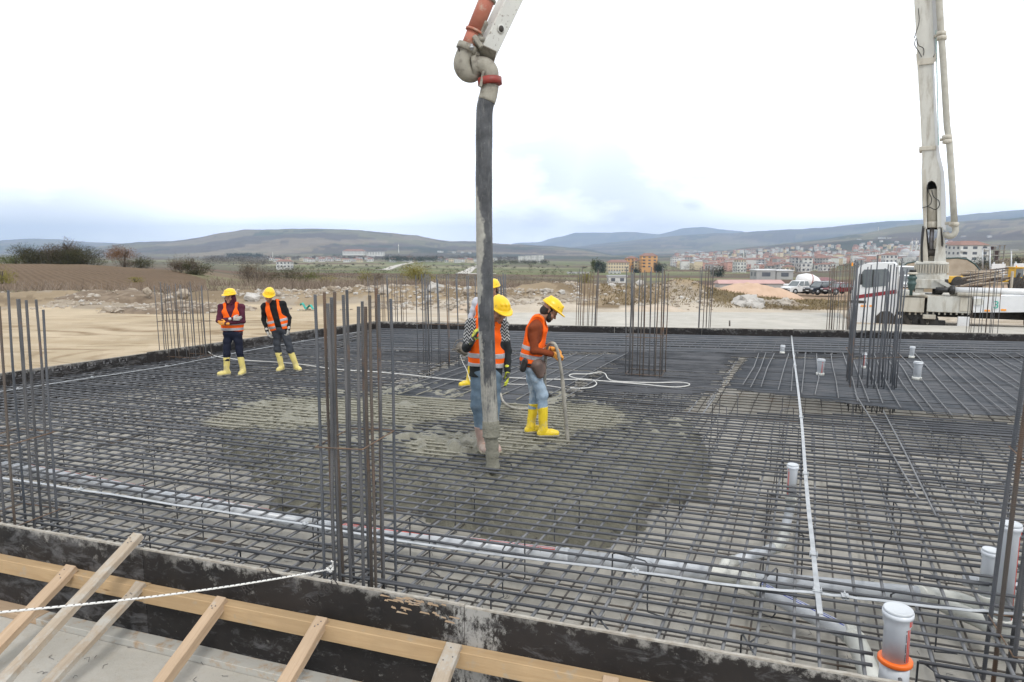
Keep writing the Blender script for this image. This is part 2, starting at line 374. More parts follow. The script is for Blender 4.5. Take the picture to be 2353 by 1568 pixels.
c = mixc(t, rr, c, (.25,.185,.115)); c = mixc(t, N(t, 'ShaderNodeMath', {0: near, 1: ramp(t, noise(t, N(t, 'ShaderNodeMapping', {'Vector': v, 'Scale': (.35,1,1)}).outputs[0], .5, 7, .65), .48, .66, 0, .7)}, operation='MULTIPLY').outputs[0], c, (.36,.28,.18))
t.links.new(c, b.inputs['Base Color']); b.inputs['Roughness'].default_value = .95; b.inputs['Specular IOR Level'].default_value = .1
hh = N(t, 'ShaderNodeMath', {0: noise(t, v, 3.5, 8, .7), 1: N(t, 'ShaderNodeMath', {0: rr, 1: -.8}, operation='MULTIPLY').outputs[0]}, operation='ADD').outputs[0]
t.links.new(N(t, 'ShaderNodeBump', {'Height': hh, 'Strength': .8, 'Distance': .12}).outputs[0], b.inputs['Normal'])
me.materials.append(m); te = bpy.data.objects.new('terrain', me); sc.collection.objects.link(te); tag(te, kind='structure')
_ZF = Z.tolist(); _a0 = int(np.argmin(np.abs(az+50))); _dl = dist.tolist()
import bisect
def gz(x, y):                                    # height of the terrain sheet itself
    a = min(max((math.degrees(math.atan2(x, y))+50)/.125, 0), 798.9); i = int(a); fa_ = a-i; i += _a0
    j = min(max(bisect.bisect_right(_dl, y)-1, 0), len(_dl)-2); fd = min(max((y-_dl[j])/(_dl[j+1]-_dl[j]), 0), 1)
    return (_ZF[j][i]*(1-fa_)+_ZF[j][i+1]*fa_)*(1-fd) + (_ZF[j+1][i]*(1-fa_)+_ZF[j+1][i+1]*fa_)*fd
# ================================================================ slab outline
HF = .74
Af, Bf = at(0, 1200, HF), at(2000, 1550, HF); Al, Bl = at(0, 858, HF), at(842, 742, HF); Ar, Br = at(860, 740, HF), at(2353, 768, HF)
def isect(p, q, r, s):
    d1 = (q-p).xy; d2 = (s-r).xy; k = ((r-p).x*d2.y-(r-p).y*d2.x)/(d1.x*d2.y-d1.y*d2.x); return p + (q-p)*k
FL = isect(Af, Bf, Al, Bl); BL = isect(Al, Bl, Ar, Br); uF = (Bf-Af).normalized(); uB = (Br-Ar).normalized()
FR = FL + uF*((14-FL.x)/uF.x); BR = BL + uB*((30-BL.x)/uB.x)
print('corners', FL, BL, FR, BR)
DA = uF.copy(); vpB = 1870; DB = Vector((vpB-CX, FH, 0)).normalized()
OUT = [Vector(p.xy) for p in (FL, FR, BR, BL)]
# blinding concrete under and beside the mats
mc, t, b = newmat('blinding_concrete'); v = coords(t, 'World')
c = mixc(t, ramp(t, noise(t, v, 1.4, 6, .6), .35, .65), (.46,.445,.41), (.39,.375,.335))
c = mixc(t, ramp(t, noise(t, v, 14, 6, .7), .5, .72, 0, .6), c, (.37,.33,.27))
c = mixc(t, ramp(t, noise(t, v, 60, 3, .6), .64, .72, 0, .7), c, (.14,.12,.10))
c = mixc(t, ramp(t, noise(t, v, .5, 5, .6), .52, .66, 0, .5), c, (.54,.51,.46))
t.links.new(c, b.inputs['Base Color']); b.inputs['Roughness'].default_value = .9; b.inputs['Specular IOR Level'].default_value = .2
t.links.new(N(t, 'ShaderNodeBump', {'Height': noise(t, v, 9, 8, .7), 'Strength': .45, 'Distance': .02}).outputs[0], b.inputs['Normal'])
P0 = at(-500, 2600, 0); pts = [(-14,-3),(16,-3),(34,10),(36,23),deep(1960,735,27.6).xy,deep(1930,717,32.5).xy,deep(1500,716,33).xy,deep(1150,716,32.5).xy,deep(1180,745,26).xy,(BL.x-.35,BL.y+.5),(BL.x-.35,BL.y),(FL.x-.3,FL.y),(-12,3)]
mb = MB(); nP = len(pts); mb.v = [(p[0],p[1],0) for p in pts]+[(p[0],p[1],-.12) for p in pts]; mb.f = [tuple(range(nP))]+[(i,i+nP,(i+1)%nP+nP,(i+1)%nP) for i in range(nP)]
mb.mi=[0]*len(mb.f); mb.smooth=[False]*len(mb.f); mb.uv=[None]*len(mb.f); mb.n=2*nP
tag(mb.build('concrete_blinding', mc), kind='structure')
# ================================================================ materials for the site
MUD = [(at(1130,1030,.5),.55,1.0),(at(1020,1030,.5),.6,.9),(at(930,940,.5),1.3,1.0),(at(700,950,.5),1.3,.95),(at(1300,960,.5),1.1,.85),(at(1200,1010,.5),.9,.6),(at(1090,930,.5),1.0,.95),(at(580,965,.5),.8,.7)]
def rebar_mat(name, base, rust, rustlo, rusthi, mud=False, dusty=(.105,.11,.122)):
    m, t, b = newmat(name); v = coords(t, 'World')
    uv = N(t, 'ShaderNodeTexCoord').outputs['UV']
    c = mixc(t, ramp(t, noise(t, v, 2.3, 5, .6), .35, .65), base, dusty)
    r_ = ramp(t, noise(t, v, 1.1, 8, .7), rustlo, rusthi)
    c = mixc(t, r_, c, rust)
    rough = .5
    su = N(t, 'ShaderNodeSeparateXYZ', {0: uv})
    ph = N(t, 'ShaderNodeMath', {0: N(t, 'ShaderNodeMath', {0: su.outputs[0], 1: 1/.0125}, operation='MULTIPLY').outputs[0], 1: N(t, 'ShaderNodeMath', {0: su.outputs[1], 1: 2.0}, operation='MULTIPLY').outputs[0]}, operation='ADD').outputs[0]
    fr = N(t, 'ShaderNodeMath', {0: ph}, operation='FRACT').outputs[0]
    rib = ramp(t, N(t, 'ShaderNodeMath', {0: N(t, 'ShaderNodeMath', {0: fr, 1: .5}, operation='SUBTRACT').outputs[0]}, operation='ABSOLUTE').outputs[0], .30, .44, 1, 0)
    if mud:
        acc = None
        for p, rad, am in MUD:
            d = N(t, 'ShaderNodeVectorMath', {0: v, 1: tuple(p)}, operation='DISTANCE').outputs['Value']
            k = ramp(t, d, rad, rad*.35, 0, am)
            acc = k if acc is None else N(t, 'ShaderNodeMath', {0: acc, 1: k}, operation='MAXIMUM').outputs[0]
        nz = ramp(t, noise(t, v, 3.0, 6, .7), .25, .6, -.45, .55)
        s = N(t, 'ShaderNodeMath', {0: acc, 1: nz}, operation='ADD').outputs[0]; s = N(t, 'ShaderNodeMath', {0: ramp(t, s, .35, .6), 1: ramp(t, acc, .08, .30)}, operation='MULTIPLY').outputs[0]
        c = mixc(t, s, c, mixc(t, ramp(t, noise(t, v, 40, 4), .4, .6), (.235,.228,.18), (.31,.30,.25)))
    t.links.new(c, b.inputs['Base Color'])
    b.inputs['Metallic'].default_value = .15; b.inputs['Roughness'].default_value = .55; b.inputs['Specular IOR Level'].default_value = .5
    t.links.new(N(t, 'ShaderNodeBump', {'Height': rib, 'Strength': .55, 'Distance': .002}).outputs[0], b.inputs['Normal'])
    return m
M_bar = rebar_mat('dark_steel', (.05,.055,.065), (.15,.09,.05), .68, .82, True)
M_low = rebar_mat('brown_steel', (.085,.08,.078), (.19,.115,.06), .56, .72, False, (.14,.13,.12))
M_cage = rebar_mat('column_steel', (.065,.068,.075), (.20,.10,.045), .57, .70, False, (.12,.12,.125))
M_cagerust = rebar_mat('rusty_steel', (.09,.072,.06), (.18,.095,.05), .50, .70, False, (.10,.088,.078))
M_cagedark = rebar_mat('blue_steel', (.065,.075,.09), (.15,.10,.06), .72, .82)
M_tie = mk('tie_steel', (.19,.11,.06), (.11,.085,.07), 9, .75)
M_zinc = mk('galvanised_zinc', (.50,.52,.54), (.36,.38,.40), 9, .40, .5, bump=.15, bs=30)
M_pvc = mk('grey_pvc', (.60,.635,.68), (.53,.56,.60), 2, .32, spec=.5, c3=(.34,.33,.30), s3=5, th3=(.60,.75))
M_pvc2 = mk('cream_pvc', (.66,.67,.63), (.57,.58,.54), 2, .35, c3=(.36,.34,.30), s3=5, th3=(.60,.75))
M_cap = mk('grey_cap', (.55,.58,.62), (.5,.53,.56), 3, .4)
M_red = mk('red_stripe', (.62,.06,.03)); M_blue = mk('blue_stripe', (.02,.05,.35)); M_orange = mk('orange_plastic', (.85,.16,.02), rough=.45)
M_blackink = mk('black_ink', (.04,.04,.045))
def wood(name, c1, c2, c3=None, ax=0, sc_=1., th=(.6,.75)):
    m, t, b = newmat(name); st = [14,14,14]; st[ax] = .9
    v = coords(t, 'Object', tuple(s*sc_ for s in st)); n = noise(t, v, 1.6, 8, .65, 1.2)
    c = mixc(t, ramp(t, n, .32, .68), c1, c2)
    v2 = coords(t, 'World'); c = mixc(t, ramp(t, noise(t, v2, 2.2, 5, .6), .4, .62, 0, .55), c, tuple(x*.72 for x in c1))
    kn = N(t, 'ShaderNodeTexVoronoi', {'Vector': N(t, 'ShaderNodeMapping', {'Vector': N(t, 'ShaderNodeTexCoord').outputs['Object'], 'Scale': tuple(2.2 if i == ax else 7 for i in range(3))}).outputs[0], 'Scale': 1.0}).outputs['Distance']
    c = mixc(t, ramp(t, kn, .10, .03, 0, .75), c, (.10,.055,.03))
    if c3: c = mixc(t, ramp(t, noise(t, v2, 7, 6, .7), *th), c, c3)
    t.links.new(c, b.inputs['Base Color']); b.inputs['Roughness'].default_value = .75; b.inputs['Specular IOR Level'].default_value = .25
    t.links.new(N(t, 'ShaderNodeBump', {'Height': n, 'Strength': .5, 'Distance': .006}).outputs[0], b.inputs['Normal']); return m
M_wood = wood('yellow_timber', (.50,.355,.205), (.40,.27,.145), (.36,.31,.24), th=(.58,.72)); M_wood2 = wood('pale_timber', (.50,.375,.26), (.39,.275,.18), (.42,.40,.36))
M_wood3 = wood('weathered_timber', (.45,.375,.29), (.31,.25,.19), (.40,.385,.35), th=(.48,.66)); M_woodbase = wood('cement_dusted_timber', (.44,.32,.21), (.36,.26,.17), (.43,.42,.385), th=(.36,.50))
_J = at(1070, 1387, .74)
def ply(name, chalk):
    m, t, b = newmat(name); v = coords(t, 'World')
    c = mixc(t, ramp(t, noise(t, v, 1.2, 5, .6), .35, .7), (.012,.0115,.012), (.028,.024,.023))
    s1 = ramp(t, noise(t, N(t, 'ShaderNodeMapping', {'Vector': v, 'Scale': (1,1,2.2)}).outputs[0], 4.5, 10, .75, .6), .54-chalk, .72-chalk, 0, .85)
    zz = N(t, 'ShaderNodeSeparateXYZ', {0: v}).outputs[2]
    top = N(t, 'ShaderNodeMath', {0: ramp(t, zz, .64, .74, 0, .22), 1: noise(t, v, 9, 8, .75)}, operation='ADD').outputs[0]
    s2 = N(t, 'ShaderNodeMath', {0: ramp(t, top, .60, .74, 0, .9), 1: ramp(t, noise(t, v, .9, 4, .6), .40, .58, .12, 1)}, operation='MULTIPLY').outputs[0]
    flat = N(t, 'ShaderNodeVectorMath', {0: N(t, 'ShaderNodeVectorMath', {0: v, 1: (1,1,0)}, operation='MULTIPLY').outputs[0], 1: (_J.x+.06, _J.y-.02, 0)}, operation='DISTANCE').outputs['Value']
    spl = N(t, 'ShaderNodeMath', {0: ramp(t, flat, .05, .30, .24, 0), 1: noise(t, N(t, 'ShaderNodeMapping', {'Vector': v, 'Scale': (1,1,.6)}).outputs[0], 14, 9, .8), 2: 0}, operation='ADD').outputs[0]
    c = mixc(t, ramp(t, spl, .64, .74, 0, .85), c, (.36,.355,.34))
    c = mixc(t, s1, c, (.13,.13,.135)); c = mixc(t, s2, c, (.34,.33,.31))
    fine = ramp(t, noise(t, v, 55, 5, .7), .68, .74, 0, .7); c = mixc(t, fine, c, (.36,.35,.33))
    vs = N(t, 'ShaderNodeMapping', {'Vector': v, 'Scale': (6,6,1)}).outputs[0]; c = mixc(t, ramp(t, noise(t, vs, 5, 8, .8, 2), .66, .76, 0, .45), c, (.22,.22,.22))
    t.links.new(c, b.inputs['Base Color']); t.links.new(ramp(t, noise(t, v, 5, 5), .3, .7, .45, .75), b.inputs['Roughness']); b.inputs['Specular IOR Level'].default_value = .25
    t.links.new(N(t, 'ShaderNodeBump', {'Height': s1, 'Strength': .12, 'Distance': .01}).outputs[0], b.inputs['Normal']); return m
M_ply = ply('black_film_plywood', 0.0); M_ply2 = ply('chalky_film_plywood', .07)
M_plyedge = mk('raw_plywood_edge', (.40,.38,.34), (.28,.25,.21), 18, .85, bump=.3, bs=60)
M_mark = mk('faded_print', (.20,.20,.21), (.10,.10,.105), 20)
M_barlit = rebar_mat('toplit_steel', (.14,.145,.155), (.15,.10,.06), .70, .84, True, (.20,.205,.215))  # lighter copy of the bar steel; light from above put into the colour
# ================================================================ mats of bars
def cross2(a, b): return a.x*b.y - a.y*b.x
def clipline(p, u, poly):
    lo, hi = -1e9, 1e9; n = len(poly)
    for i in range(n):
        a, b = poly[i], poly[(i+1) % n]; e = b-a; nn = Vector((-e.y, e.x))   # inside is to the left (ccw)
        num = (a-p).dot(nn); den = u.dot(nn)
        if abs(den) < 1e-9:
            if num > 0: return None
            continue
        tt = num/den
        if den > 0: lo = max(lo, tt)
        else: hi = min(hi, tt)
    return (lo, hi) if hi-lo > .25 else None
def ccw(poly):
    a = sum(cross2(poly[i], poly[(i+1)%len(poly)]) for i in range(len(poly)))
    return poly if a > 0 else poly[::-1]
def clip_poly(poly, clip):
    clip = ccw(clip); out = ccw(poly)
    for i in range(len(clip)):
        a, b = clip[i], clip[(i+1)%len(clip)]; e = b-a; nn = Vector((-e.y, e.x)); new = []
        for j in range(len(out)):
            p, q = out[j], out[(j+1)%len(out)]; dp, dq = (p-a).dot(nn), (q-a).dot(nn)
            if dp >= 0: new.append(p)
            if (dp >= 0) != (dq >= 0): new.append(p + (q-p)*(dp/(dp-dq)))
        out = new
        if not out: return []
    return out
VIEW = [Vector((-4.5,2.0)), Vector((4.8,2.0)), Vector((29,26)), Vector((-25,26))]
def vp(pts, z=.55): return [at(x, y, z).xy for x, y in pts]
cen = sum(OUT, Vector((0,0)))/4
INS = [p + (cen-p).normalized()*.12 for p in OUT]
SITE = clip_poly(INS, VIEW)
def bars(poly, u, sp, z, r=.009, jit=.007, skip=0., lap=True, ends=0., seglen=1.6, only=None, fan=0., maxlen=11.5):
    u = Vector(u[:2]).normalized(); nn = Vector((-u.y, u.x)); poly = ccw(poly); out = []
    ks = [p.dot(nn) for p in poly]; k0 = math.floor(min(ks)/sp); k1 = math.ceil(max(ks)/sp)
    for k in range(k0, k1+1):
        if only and not only(k): continue
        if random.random() < skip: continue
        off = k*sp + random.gauss(0, jit*1.3); a = random.gauss(0, .0022) + fan; uu = Vector((u.x*math.cos(a)-u.y*math.sin(a), u.x*math.sin(a)+u.y*math.cos(a)))
        c = clipline(nn*off, uu, poly)
        if not c: continue
        lo, hi = c[0] + random.random()*ends, c[1] - random.random()*ends; s = lo; side = 1
        pieces = []
        if lap and hi-lo > maxlen:
            s0 = lo; first = random.uniform(4, maxlen)
            while s0 < hi:
                e0 = min(s0+first, hi); pieces.append((s0, e0)); first = maxlen
                if e0 >= hi: break
                s0 = e0 - .8
        else: pieces = [(lo, hi)]
        for j, (s0, e0) in enumerate(pieces):
            if e0-s0 < .3: continue
            m_ = max(2, int((e0-s0)/seglen)+1); P = []
            o = (r*2.1 if j % 2 else 0)
            for i in range(m_):
                w = s0 + (e0-s0)*i/(m_-1); q = nn*(off + o + random.gauss(0, jit)) + uu*w
                P.append((q.x, q.y, z + random.gauss(0, .0035)))
            out.append((P, r))
    return out
def span_px(P):     # how large a bar shows: near and in frame first
    best = 0
    for p in P:
        if p[1] > .5: 
            vx = CX + p[0]/p[1]*F
            if -100 < vx < 2450: best = max(best, 1/p[1])
    return best
def make_mat(name, label, cat, group, sets, partname='bar', cap=100):
    root = thing(name, label, cat, sets[0][0][0][0][0], group)
    allb = [(P, r, m) for S, m in sets for P, r in S]
    allb.sort(key=lambda b: -span_px(b[0]))
    for P, r, m in allb[:cap]:
        MB().tube(P, r, 6, uv=True).build(partname, m, root, local=P[0])
    rest = allb[cap:]
    if rest:
        mb = MB(); ms = []
        for P, r, m in rest:
            if m not in ms: ms.append(m)
            mb.tube(P, r, 6, mi=ms.index(m), uv=True)
        tag(mb.build(partname, ms, root), kind='stuff')
    return root
nA = Vector((-DA.y, DA.x)); ZT = .541
far_line = vp([(-200,830),(842,765),(860,812),(2500,815),(2500,600),(-200,600)])
def carve(bl, polys):
    out = []
    for P, r in bl:
        Q = []
        for i in range(len(P)-1):
            a, b = Vector(P[i]), Vector(P[i+1]); k = max(1, int((b-a).length/(.3 if a.y > 6 else .08)))
            Q += [a+(b-a)*(j/k) for j in range(k)]
        Q.append(Vector(P[-1])); xs = np.array([q.x for q in Q]); ys = np.array([q.y for q in Q]); ins = np.zeros(len(Q), bool)
        for pg in polys: ins |= poly_sd(xs, ys, pg) > 0
        run = []
        for q, i_ in zip(Q, ins):
            if not i_: run.append(tuple(q))
            else:
                if len(run) > 2: out.append((run[::5]+([run[-1]] if (len(run)-1) % 5 else []), r))
                run = []
        if len(run) > 2: out.append((run[::5]+([run[-1]] if (len(run)-1) % 5 else []), r))
    return out
def poly_sd(px, py, poly):
    d = np.full(px.shape, 1e9); ins = np.zeros(px.shape, bool)
    for i in range(len(poly)):
        a, b = poly[i], poly[(i+1)%len(poly)]; ex, ey = b.x-a.x, b.y-a.y
        tt = np.clip(((px-a.x)*ex+(py-a.y)*ey)/(ex*ex+ey*ey), 0, 1); d = np.minimum(d, np.hypot(px-a.x-tt*ex, py-a.y-tt*ey))
        ins ^= ((a.y > py) != (b.y > py)) & (px < (b.x-a.x)*(py-a.y)/(b.y-a.y+1e-12)+a.x)
    return np.where(ins, d, -d)
Z_R = clip_poly(vp([(1712,822),(2560,822),(2560,1000),(2300,968),(2000,950),(1620,946)]), SITE)
Z_L = clip_poly(vp([(1085,815),(1460,812),(1330,880),(1240,930),(880,905),(960,868)]), SITE)
Z_F = clip_poly(vp([(860,752),(2600,770),(2600,815),(760,805)]), SITE)
# upper open mat
upA = bars(SITE, DA, .150, ZT, .0125, ends=.15, jit=.006)
upB = bars(SITE, DB, .200, ZT-.024, .0118, ends=.1, jit=.008)
def sq(x, y, z, h): p = at(x, y, z); return [Vector((p.x+a*h, p.y+b_*h)) for a, b_ in ((-1,-1),(1,-1),(1,1),(-1,1))]
HOLES = [sq(2056,1524,.55,.10), sq(2262,1392,.27,.06), sq(2300,1440,.27,.065), sq(1815,1172,.22,.05)]
upA = carve(upA, [Z_R, Z_L, Z_F]+HOLES); upB = carve(upB, [Z_R, Z_L]+HOLES)
chairs = []
up = make_mat('rebar_mat', 'open upper steel mat of grey ribbed bars covering the whole slab on bent legs', 'rebar mat', 'steel mats of the slab', [(upA, M_bar), (upB, M_barlit)])
random.seed(11)
k = 0
for i in range(-12, 26):
    for j in range(0, 22):
        if k >= 95: break
        q = Vector((FL.x, FL.y)) + DA.xy*(i*1.02+.6+random.uniform(-.1,.1)) + DB.xy*(.55+j*.98+random.uniform(-.1,.1))
        if q.y > 12 or clipline(q, Vector((1,0)), ccw(SITE)) is None: continue
        vx = CX+q.x/q.y*F
        if not -60 < vx < 2420: continue
        lo_, hi_ = clipline(q, Vector((1,0)), ccw(SITE))
        if lo_ > 0 or hi_ < 0: continue
        a = random.uniform(0, math.pi); e = Vector((math.cos(a), math.sin(a)))*.16; f_ = Vector((-e.y, e.x))*.9
        P = [(q.x-e.x*1.9, q.y-e.y*1.9, .10), (q.x-e.x-f_.x*.1, q.y-e.y-f_.y*.1, .09), (q.x-e.x, q.y-e.y, .13), (q.x-e.x*.98, q.y-e.y*.98, .50), (q.x-e.x*.8, q.y-e.y*.8, .52), (q.x+e.x*.8, q.y+e.y*.8, .52), (q.x+e.x*.98, q.y+e.y*.98, .50), (q.x+e.x, q.y+e.y, .13), (q.x+e.x+f_.x*.15, q.y+e.y+f_.y*.15, .09), (q.x+e.x+f_.x, q.y+e.y+f_.y, .09)]
        MB().tube(P, .0065, 6, uv=True).build('support_leg', M_bar, up, local=P[0]); k += 1
# binding wire twisted at the crossings, and offcuts lying on the concrete
random.seed(14); mb = MB()
for _ in range(900):
    P, r = random.choice(upA); i = random.randrange(len(P)-1); f = random.random(); q = Vector(P[i])*(1-f)+Vector(P[i+1])*f
    if q.y > 9 or abs(q.x) > q.y*.8: continue
    a = random.uniform(0, 6.28); h = random.uniform(.015,.05); mb.tube([q+Vector((0,0,-.02)), q+Vector((.014*math.cos(a),.014*math.sin(a),.006)), q+Vector((.02*math.cos(a+1),.02*math.sin(a+1),h))], .0016, 3)
    mb.tube([q+Vector((-.012,0,.010)), q+Vector((0,.012,.013)), q+Vector((.012,0,.010))], .0018, 3)
tag(mb.build('binding_wire', M_cagedark, up), kind='stuff')
mb = MB()
for _ in range(520):
    vx = random.uniform(-20, 2380); q = at(vx, random.uniform(1000, 1560), .004)
    if q.y < 3: continue
    a = random.uniform(0, 6.28); L_ = random.uniform(.03,.10); mb.tube([q, q+Vector((math.cos(a)*L_*.5, math.sin(a)*L_*.5, random.uniform(0,.02))), q+Vector((math.cos(a+.7)*L_, math.sin(a+.7)*L_, .002))], .0018, 3)
tag(mb.build('wire_offcuts', M_cage), 'short dark wire offcuts littering the pale concrete below the mats', 'wire offcuts', kind='stuff')
# lower mat
random.seed(12)
loA = bars(SITE, DA, .26, .086, .0090, ends=.3, jit=.010); loB = bars(SITE, DB, .30, .068, .0082, ends=.3, jit=.012)
make_mat('rebar_mat', 'brown lower steel mat lying close above the concrete under the open upper mat', 'rebar mat', 'steel mats of the slab', [(loA, M_low), (loB, M_low)])
# dense bands
random.seed(13)
pr = vp([(1712,822),(2560,822),(2560,1000),(2300,968),(2000,950),(1620,946)])
pr = clip_poly(pr, SITE)
dR = bars(pr, DA, .036, .530, .0090, jit=.003, skip=.10, lap=False, ends=.12); 
prB = clip_poly(vp([(1730,812),(2560,812),(2560,1010),(2310,975),(2000,955),(1600,948)]), SITE)
dRB = bars(prB, DB, .225, .565, .0095, jit=.02, lap=False, ends=.25)
dRB2 = []
for (a, b_) in [((2030,945),(2150,1185)),((1965,905),(2110,1145))]:
    p, q = at(*a, .57), at(*b_, .57); dRB2.append(([tuple(p), tuple((p+q)/2+Vector((.01,0,0))), tuple(q)], .0095))
make_mat('rebar_grid', 'dense dark panel of closely packed bars around the dense blue-grey cage on the right', 'rebar grid', 'dense packed steel grids', [(dR, M_cagedark), (dRB, M_barlit), (dRB2, M_barlit)])
pl_ = clip_poly(vp([(1085,815),(1460,812),(1330,880),(1240,930),(880,905),(960,868)]), SITE)
dL = bars(pl_, DA, .036, .530, .0090, jit=.003, skip=.10, lap=False, ends=.2)
dLB = bars(clip_poly(vp([(1100,815),(1460,812),(1300,925),(880,912)]), SITE), DB, .33, .563, .009, jit=.02, lap=False, ends=.25)
make_mat('rebar_grid', 'dense dark panel of closely packed bars behind the workers at the hose', 'rebar grid', 'dense packed steel grids', [(dL, M_cagedark), (dLB, M_barlit)])
pf = clip_poly(vp([(860,752),(2600,770),(2600,815),(760,805)]), SITE)
dF = bars(pf, uB, .05, .541, .011, jit=.003, lap=False, ends=.3, seglen=4, only=lambda k: k % 9 not in (0, 1, 2))
make_mat('rebar_grid', 'banded strip of parallel bars along the far black formwork', 'rebar grid', 'dense packed steel grids', [(dF, M_cagedark)])
pd = clip_poly(vp([(1650,952),(2600,985),(2600,1050),(2300,1010),(2000,990),(1620,972)], .3), SITE)
dD = bars(pd, DA, .034, .30, .0085, jit=.003, skip=.05, lap=False, ends=.2)
pd2 = clip_poly(vp([(1130,905),(1400,918),(1380,945),(1150,935)], .3), SITE); dD2 = bars(pd2, DA, .036, .30, .0085, jit=.003, skip=.05, lap=False, ends=.2)
make_mat('rebar_grid', 'dark strip of packed bars sunk beneath the mesh in front of the dense right panel', 'rebar grid', 'dense packed steel grids', [(dD, M_cagedark), (dD2, M_cagedark)])
pc = clip_poly(vp([(1400,800),(1690,802),(1660,905),(1500,905),(1330,890)]), SITE); dC = bars(pc, DA, .075, .535, .0088, jit=.006, skip=.1, lap=False, ends=.3)
make_mat('rebar_grid', 'looser band of extra bars around the foot of the rusty cage behind the coiled cord', 'rebar grid', 'dense packed steel grids', [(dC, M_bar)])
# ================================================================ wet concrete
pud = vp([(500,945),(560,925),(720,905),(880,895),(1130,900),(1300,925),(1420,950),(1560,985),(1640,1040),(1600,1095),(1500,1130),(1400,1165),(1200,1170),(1050,1160),(960,1130),(850,1120),(720,1100),(600,1075),(540,1040),(500,990)], .35)
gx = np.arange(min(p.x for p in pud)-.5, max(p.x for p in pud)+.5, .035); gy = np.arange(min(p.y for p in pud)-.5, max(p.y for p in pud)+.5, .035)
GX, GY = np.meshgrid(gx, gy); sd = poly_sd(GX, GY, pud) + (fbm(GX*1.6, GY*1.6, 50, 4)-.5)*1.15
mask = np.clip(sd/.26, 0, 1)**.6; yb = np.interp(GY, [6.2, 7.2, 8.6, 12], [.29, .43, .495, .505])
GZ = mask*(yb + (fbm(GX*3, GY*3, 51, 5)-.5)*.16 + (fbm(GX*14, GY*14, 52, 3)-.5)*.075) - .02*(1-mask)
for p, rad, am in [(at(1060,1030,.5),.55,.17),(at(940,1018,.5),.45,.15),(at(1000,1035,.5),.4,.12),(at(1135,1070,.5),.22,.13),(at(1180,1060,.5),.2,.08),(at(900,985,.5),.6,.07),(at(700,960,.5),.8,.06)]:
    GZ = GZ + am*np.exp(-((GX-p.x)**2+(GY-p.y)**2)/rad**2)*.38*mask*np.clip(3.2*(fbm(GX*7, GY*7, 55, 4)-.30), 0, 1.6)
GZ = np.minimum(GZ, .63)
keep = sd > -.12; ni, nj = GX.shape; ids = np.arange(ni*nj).reshape(ni, nj)
kq = keep[:-1,:-1]&keep[1:,:-1]&keep[:-1,1:]&keep[1:,1:]
qs = np.stack([ids[:-1,:-1], ids[:-1,1:], ids[1:,1:], ids[1:,:-1]], -1)[kq]
used, inv = np.unique(qs, return_inverse=True); VV = np.stack([GX, GY, GZ], -1).reshape(-1, 3)[used]
me = bpy.data.meshes.new('wet_concrete'); me.from_pydata(VV.tolist(), [], inv.reshape(-1, 4).tolist()); me.polygons.foreach_set('use_smooth', [True]*len(qs))
m, t, b = newmat('wet_concrete'); v = coords(t, 'World')
c = mixc(t, ramp(t, noise(t, v, 5, 8, .7), .35, .65), (.265,.257,.205), (.20,.195,.155)); c = mixc(t, ramp(t, noise(t, v, 70, 5, .7), .55, .7, 0, .8), c, (.07,.065,.05)); c = mixc(t, ramp(t, noise(t, v, 45, 4, .7), .62, .72, 0, .6), c, (.36,.345,.29))
t.links.new(c, b.inputs['Base Color']); b.inputs['Roughness'].default_value = .42
t.links.new(N(t, 'ShaderNodeBump', {'Height': noise(t, v, 38, 8, .75), 'Strength': 1., 'Distance': .025}).outputs[0], b.inputs['Normal'])
me.materials.append(m); M_wet = m; wc = bpy.data.objects.new('wet_concrete', me); sc.collection.objects.link(wc)
tag(wc, 'freshly poured wet grey concrete spreading through the mats around the hose', 'wet concrete', kind='stuff')
M_blackplastic = mk('black_pouch', (.012,.012,.013), (.022,.022,.022), 10, .45)
def smoothpath(P, k=6):
    P = [Vector(p) for p in P]; out = []
    for i in range(len(P)-1):
        p0, p1, p2, p3 = P[max(i-1,0)], P[i], P[i+1], P[min(i+2,len(P)-1)]
        for j in range(k):
            s = j/k; out.append(.5*((2*p1)+(-p0+p2)*s+(2*p0-5*p1+4*p2-p3)*s*s+(-p0+3*p1-3*p2+p3)*s**3))
    return out+[P[-1]]
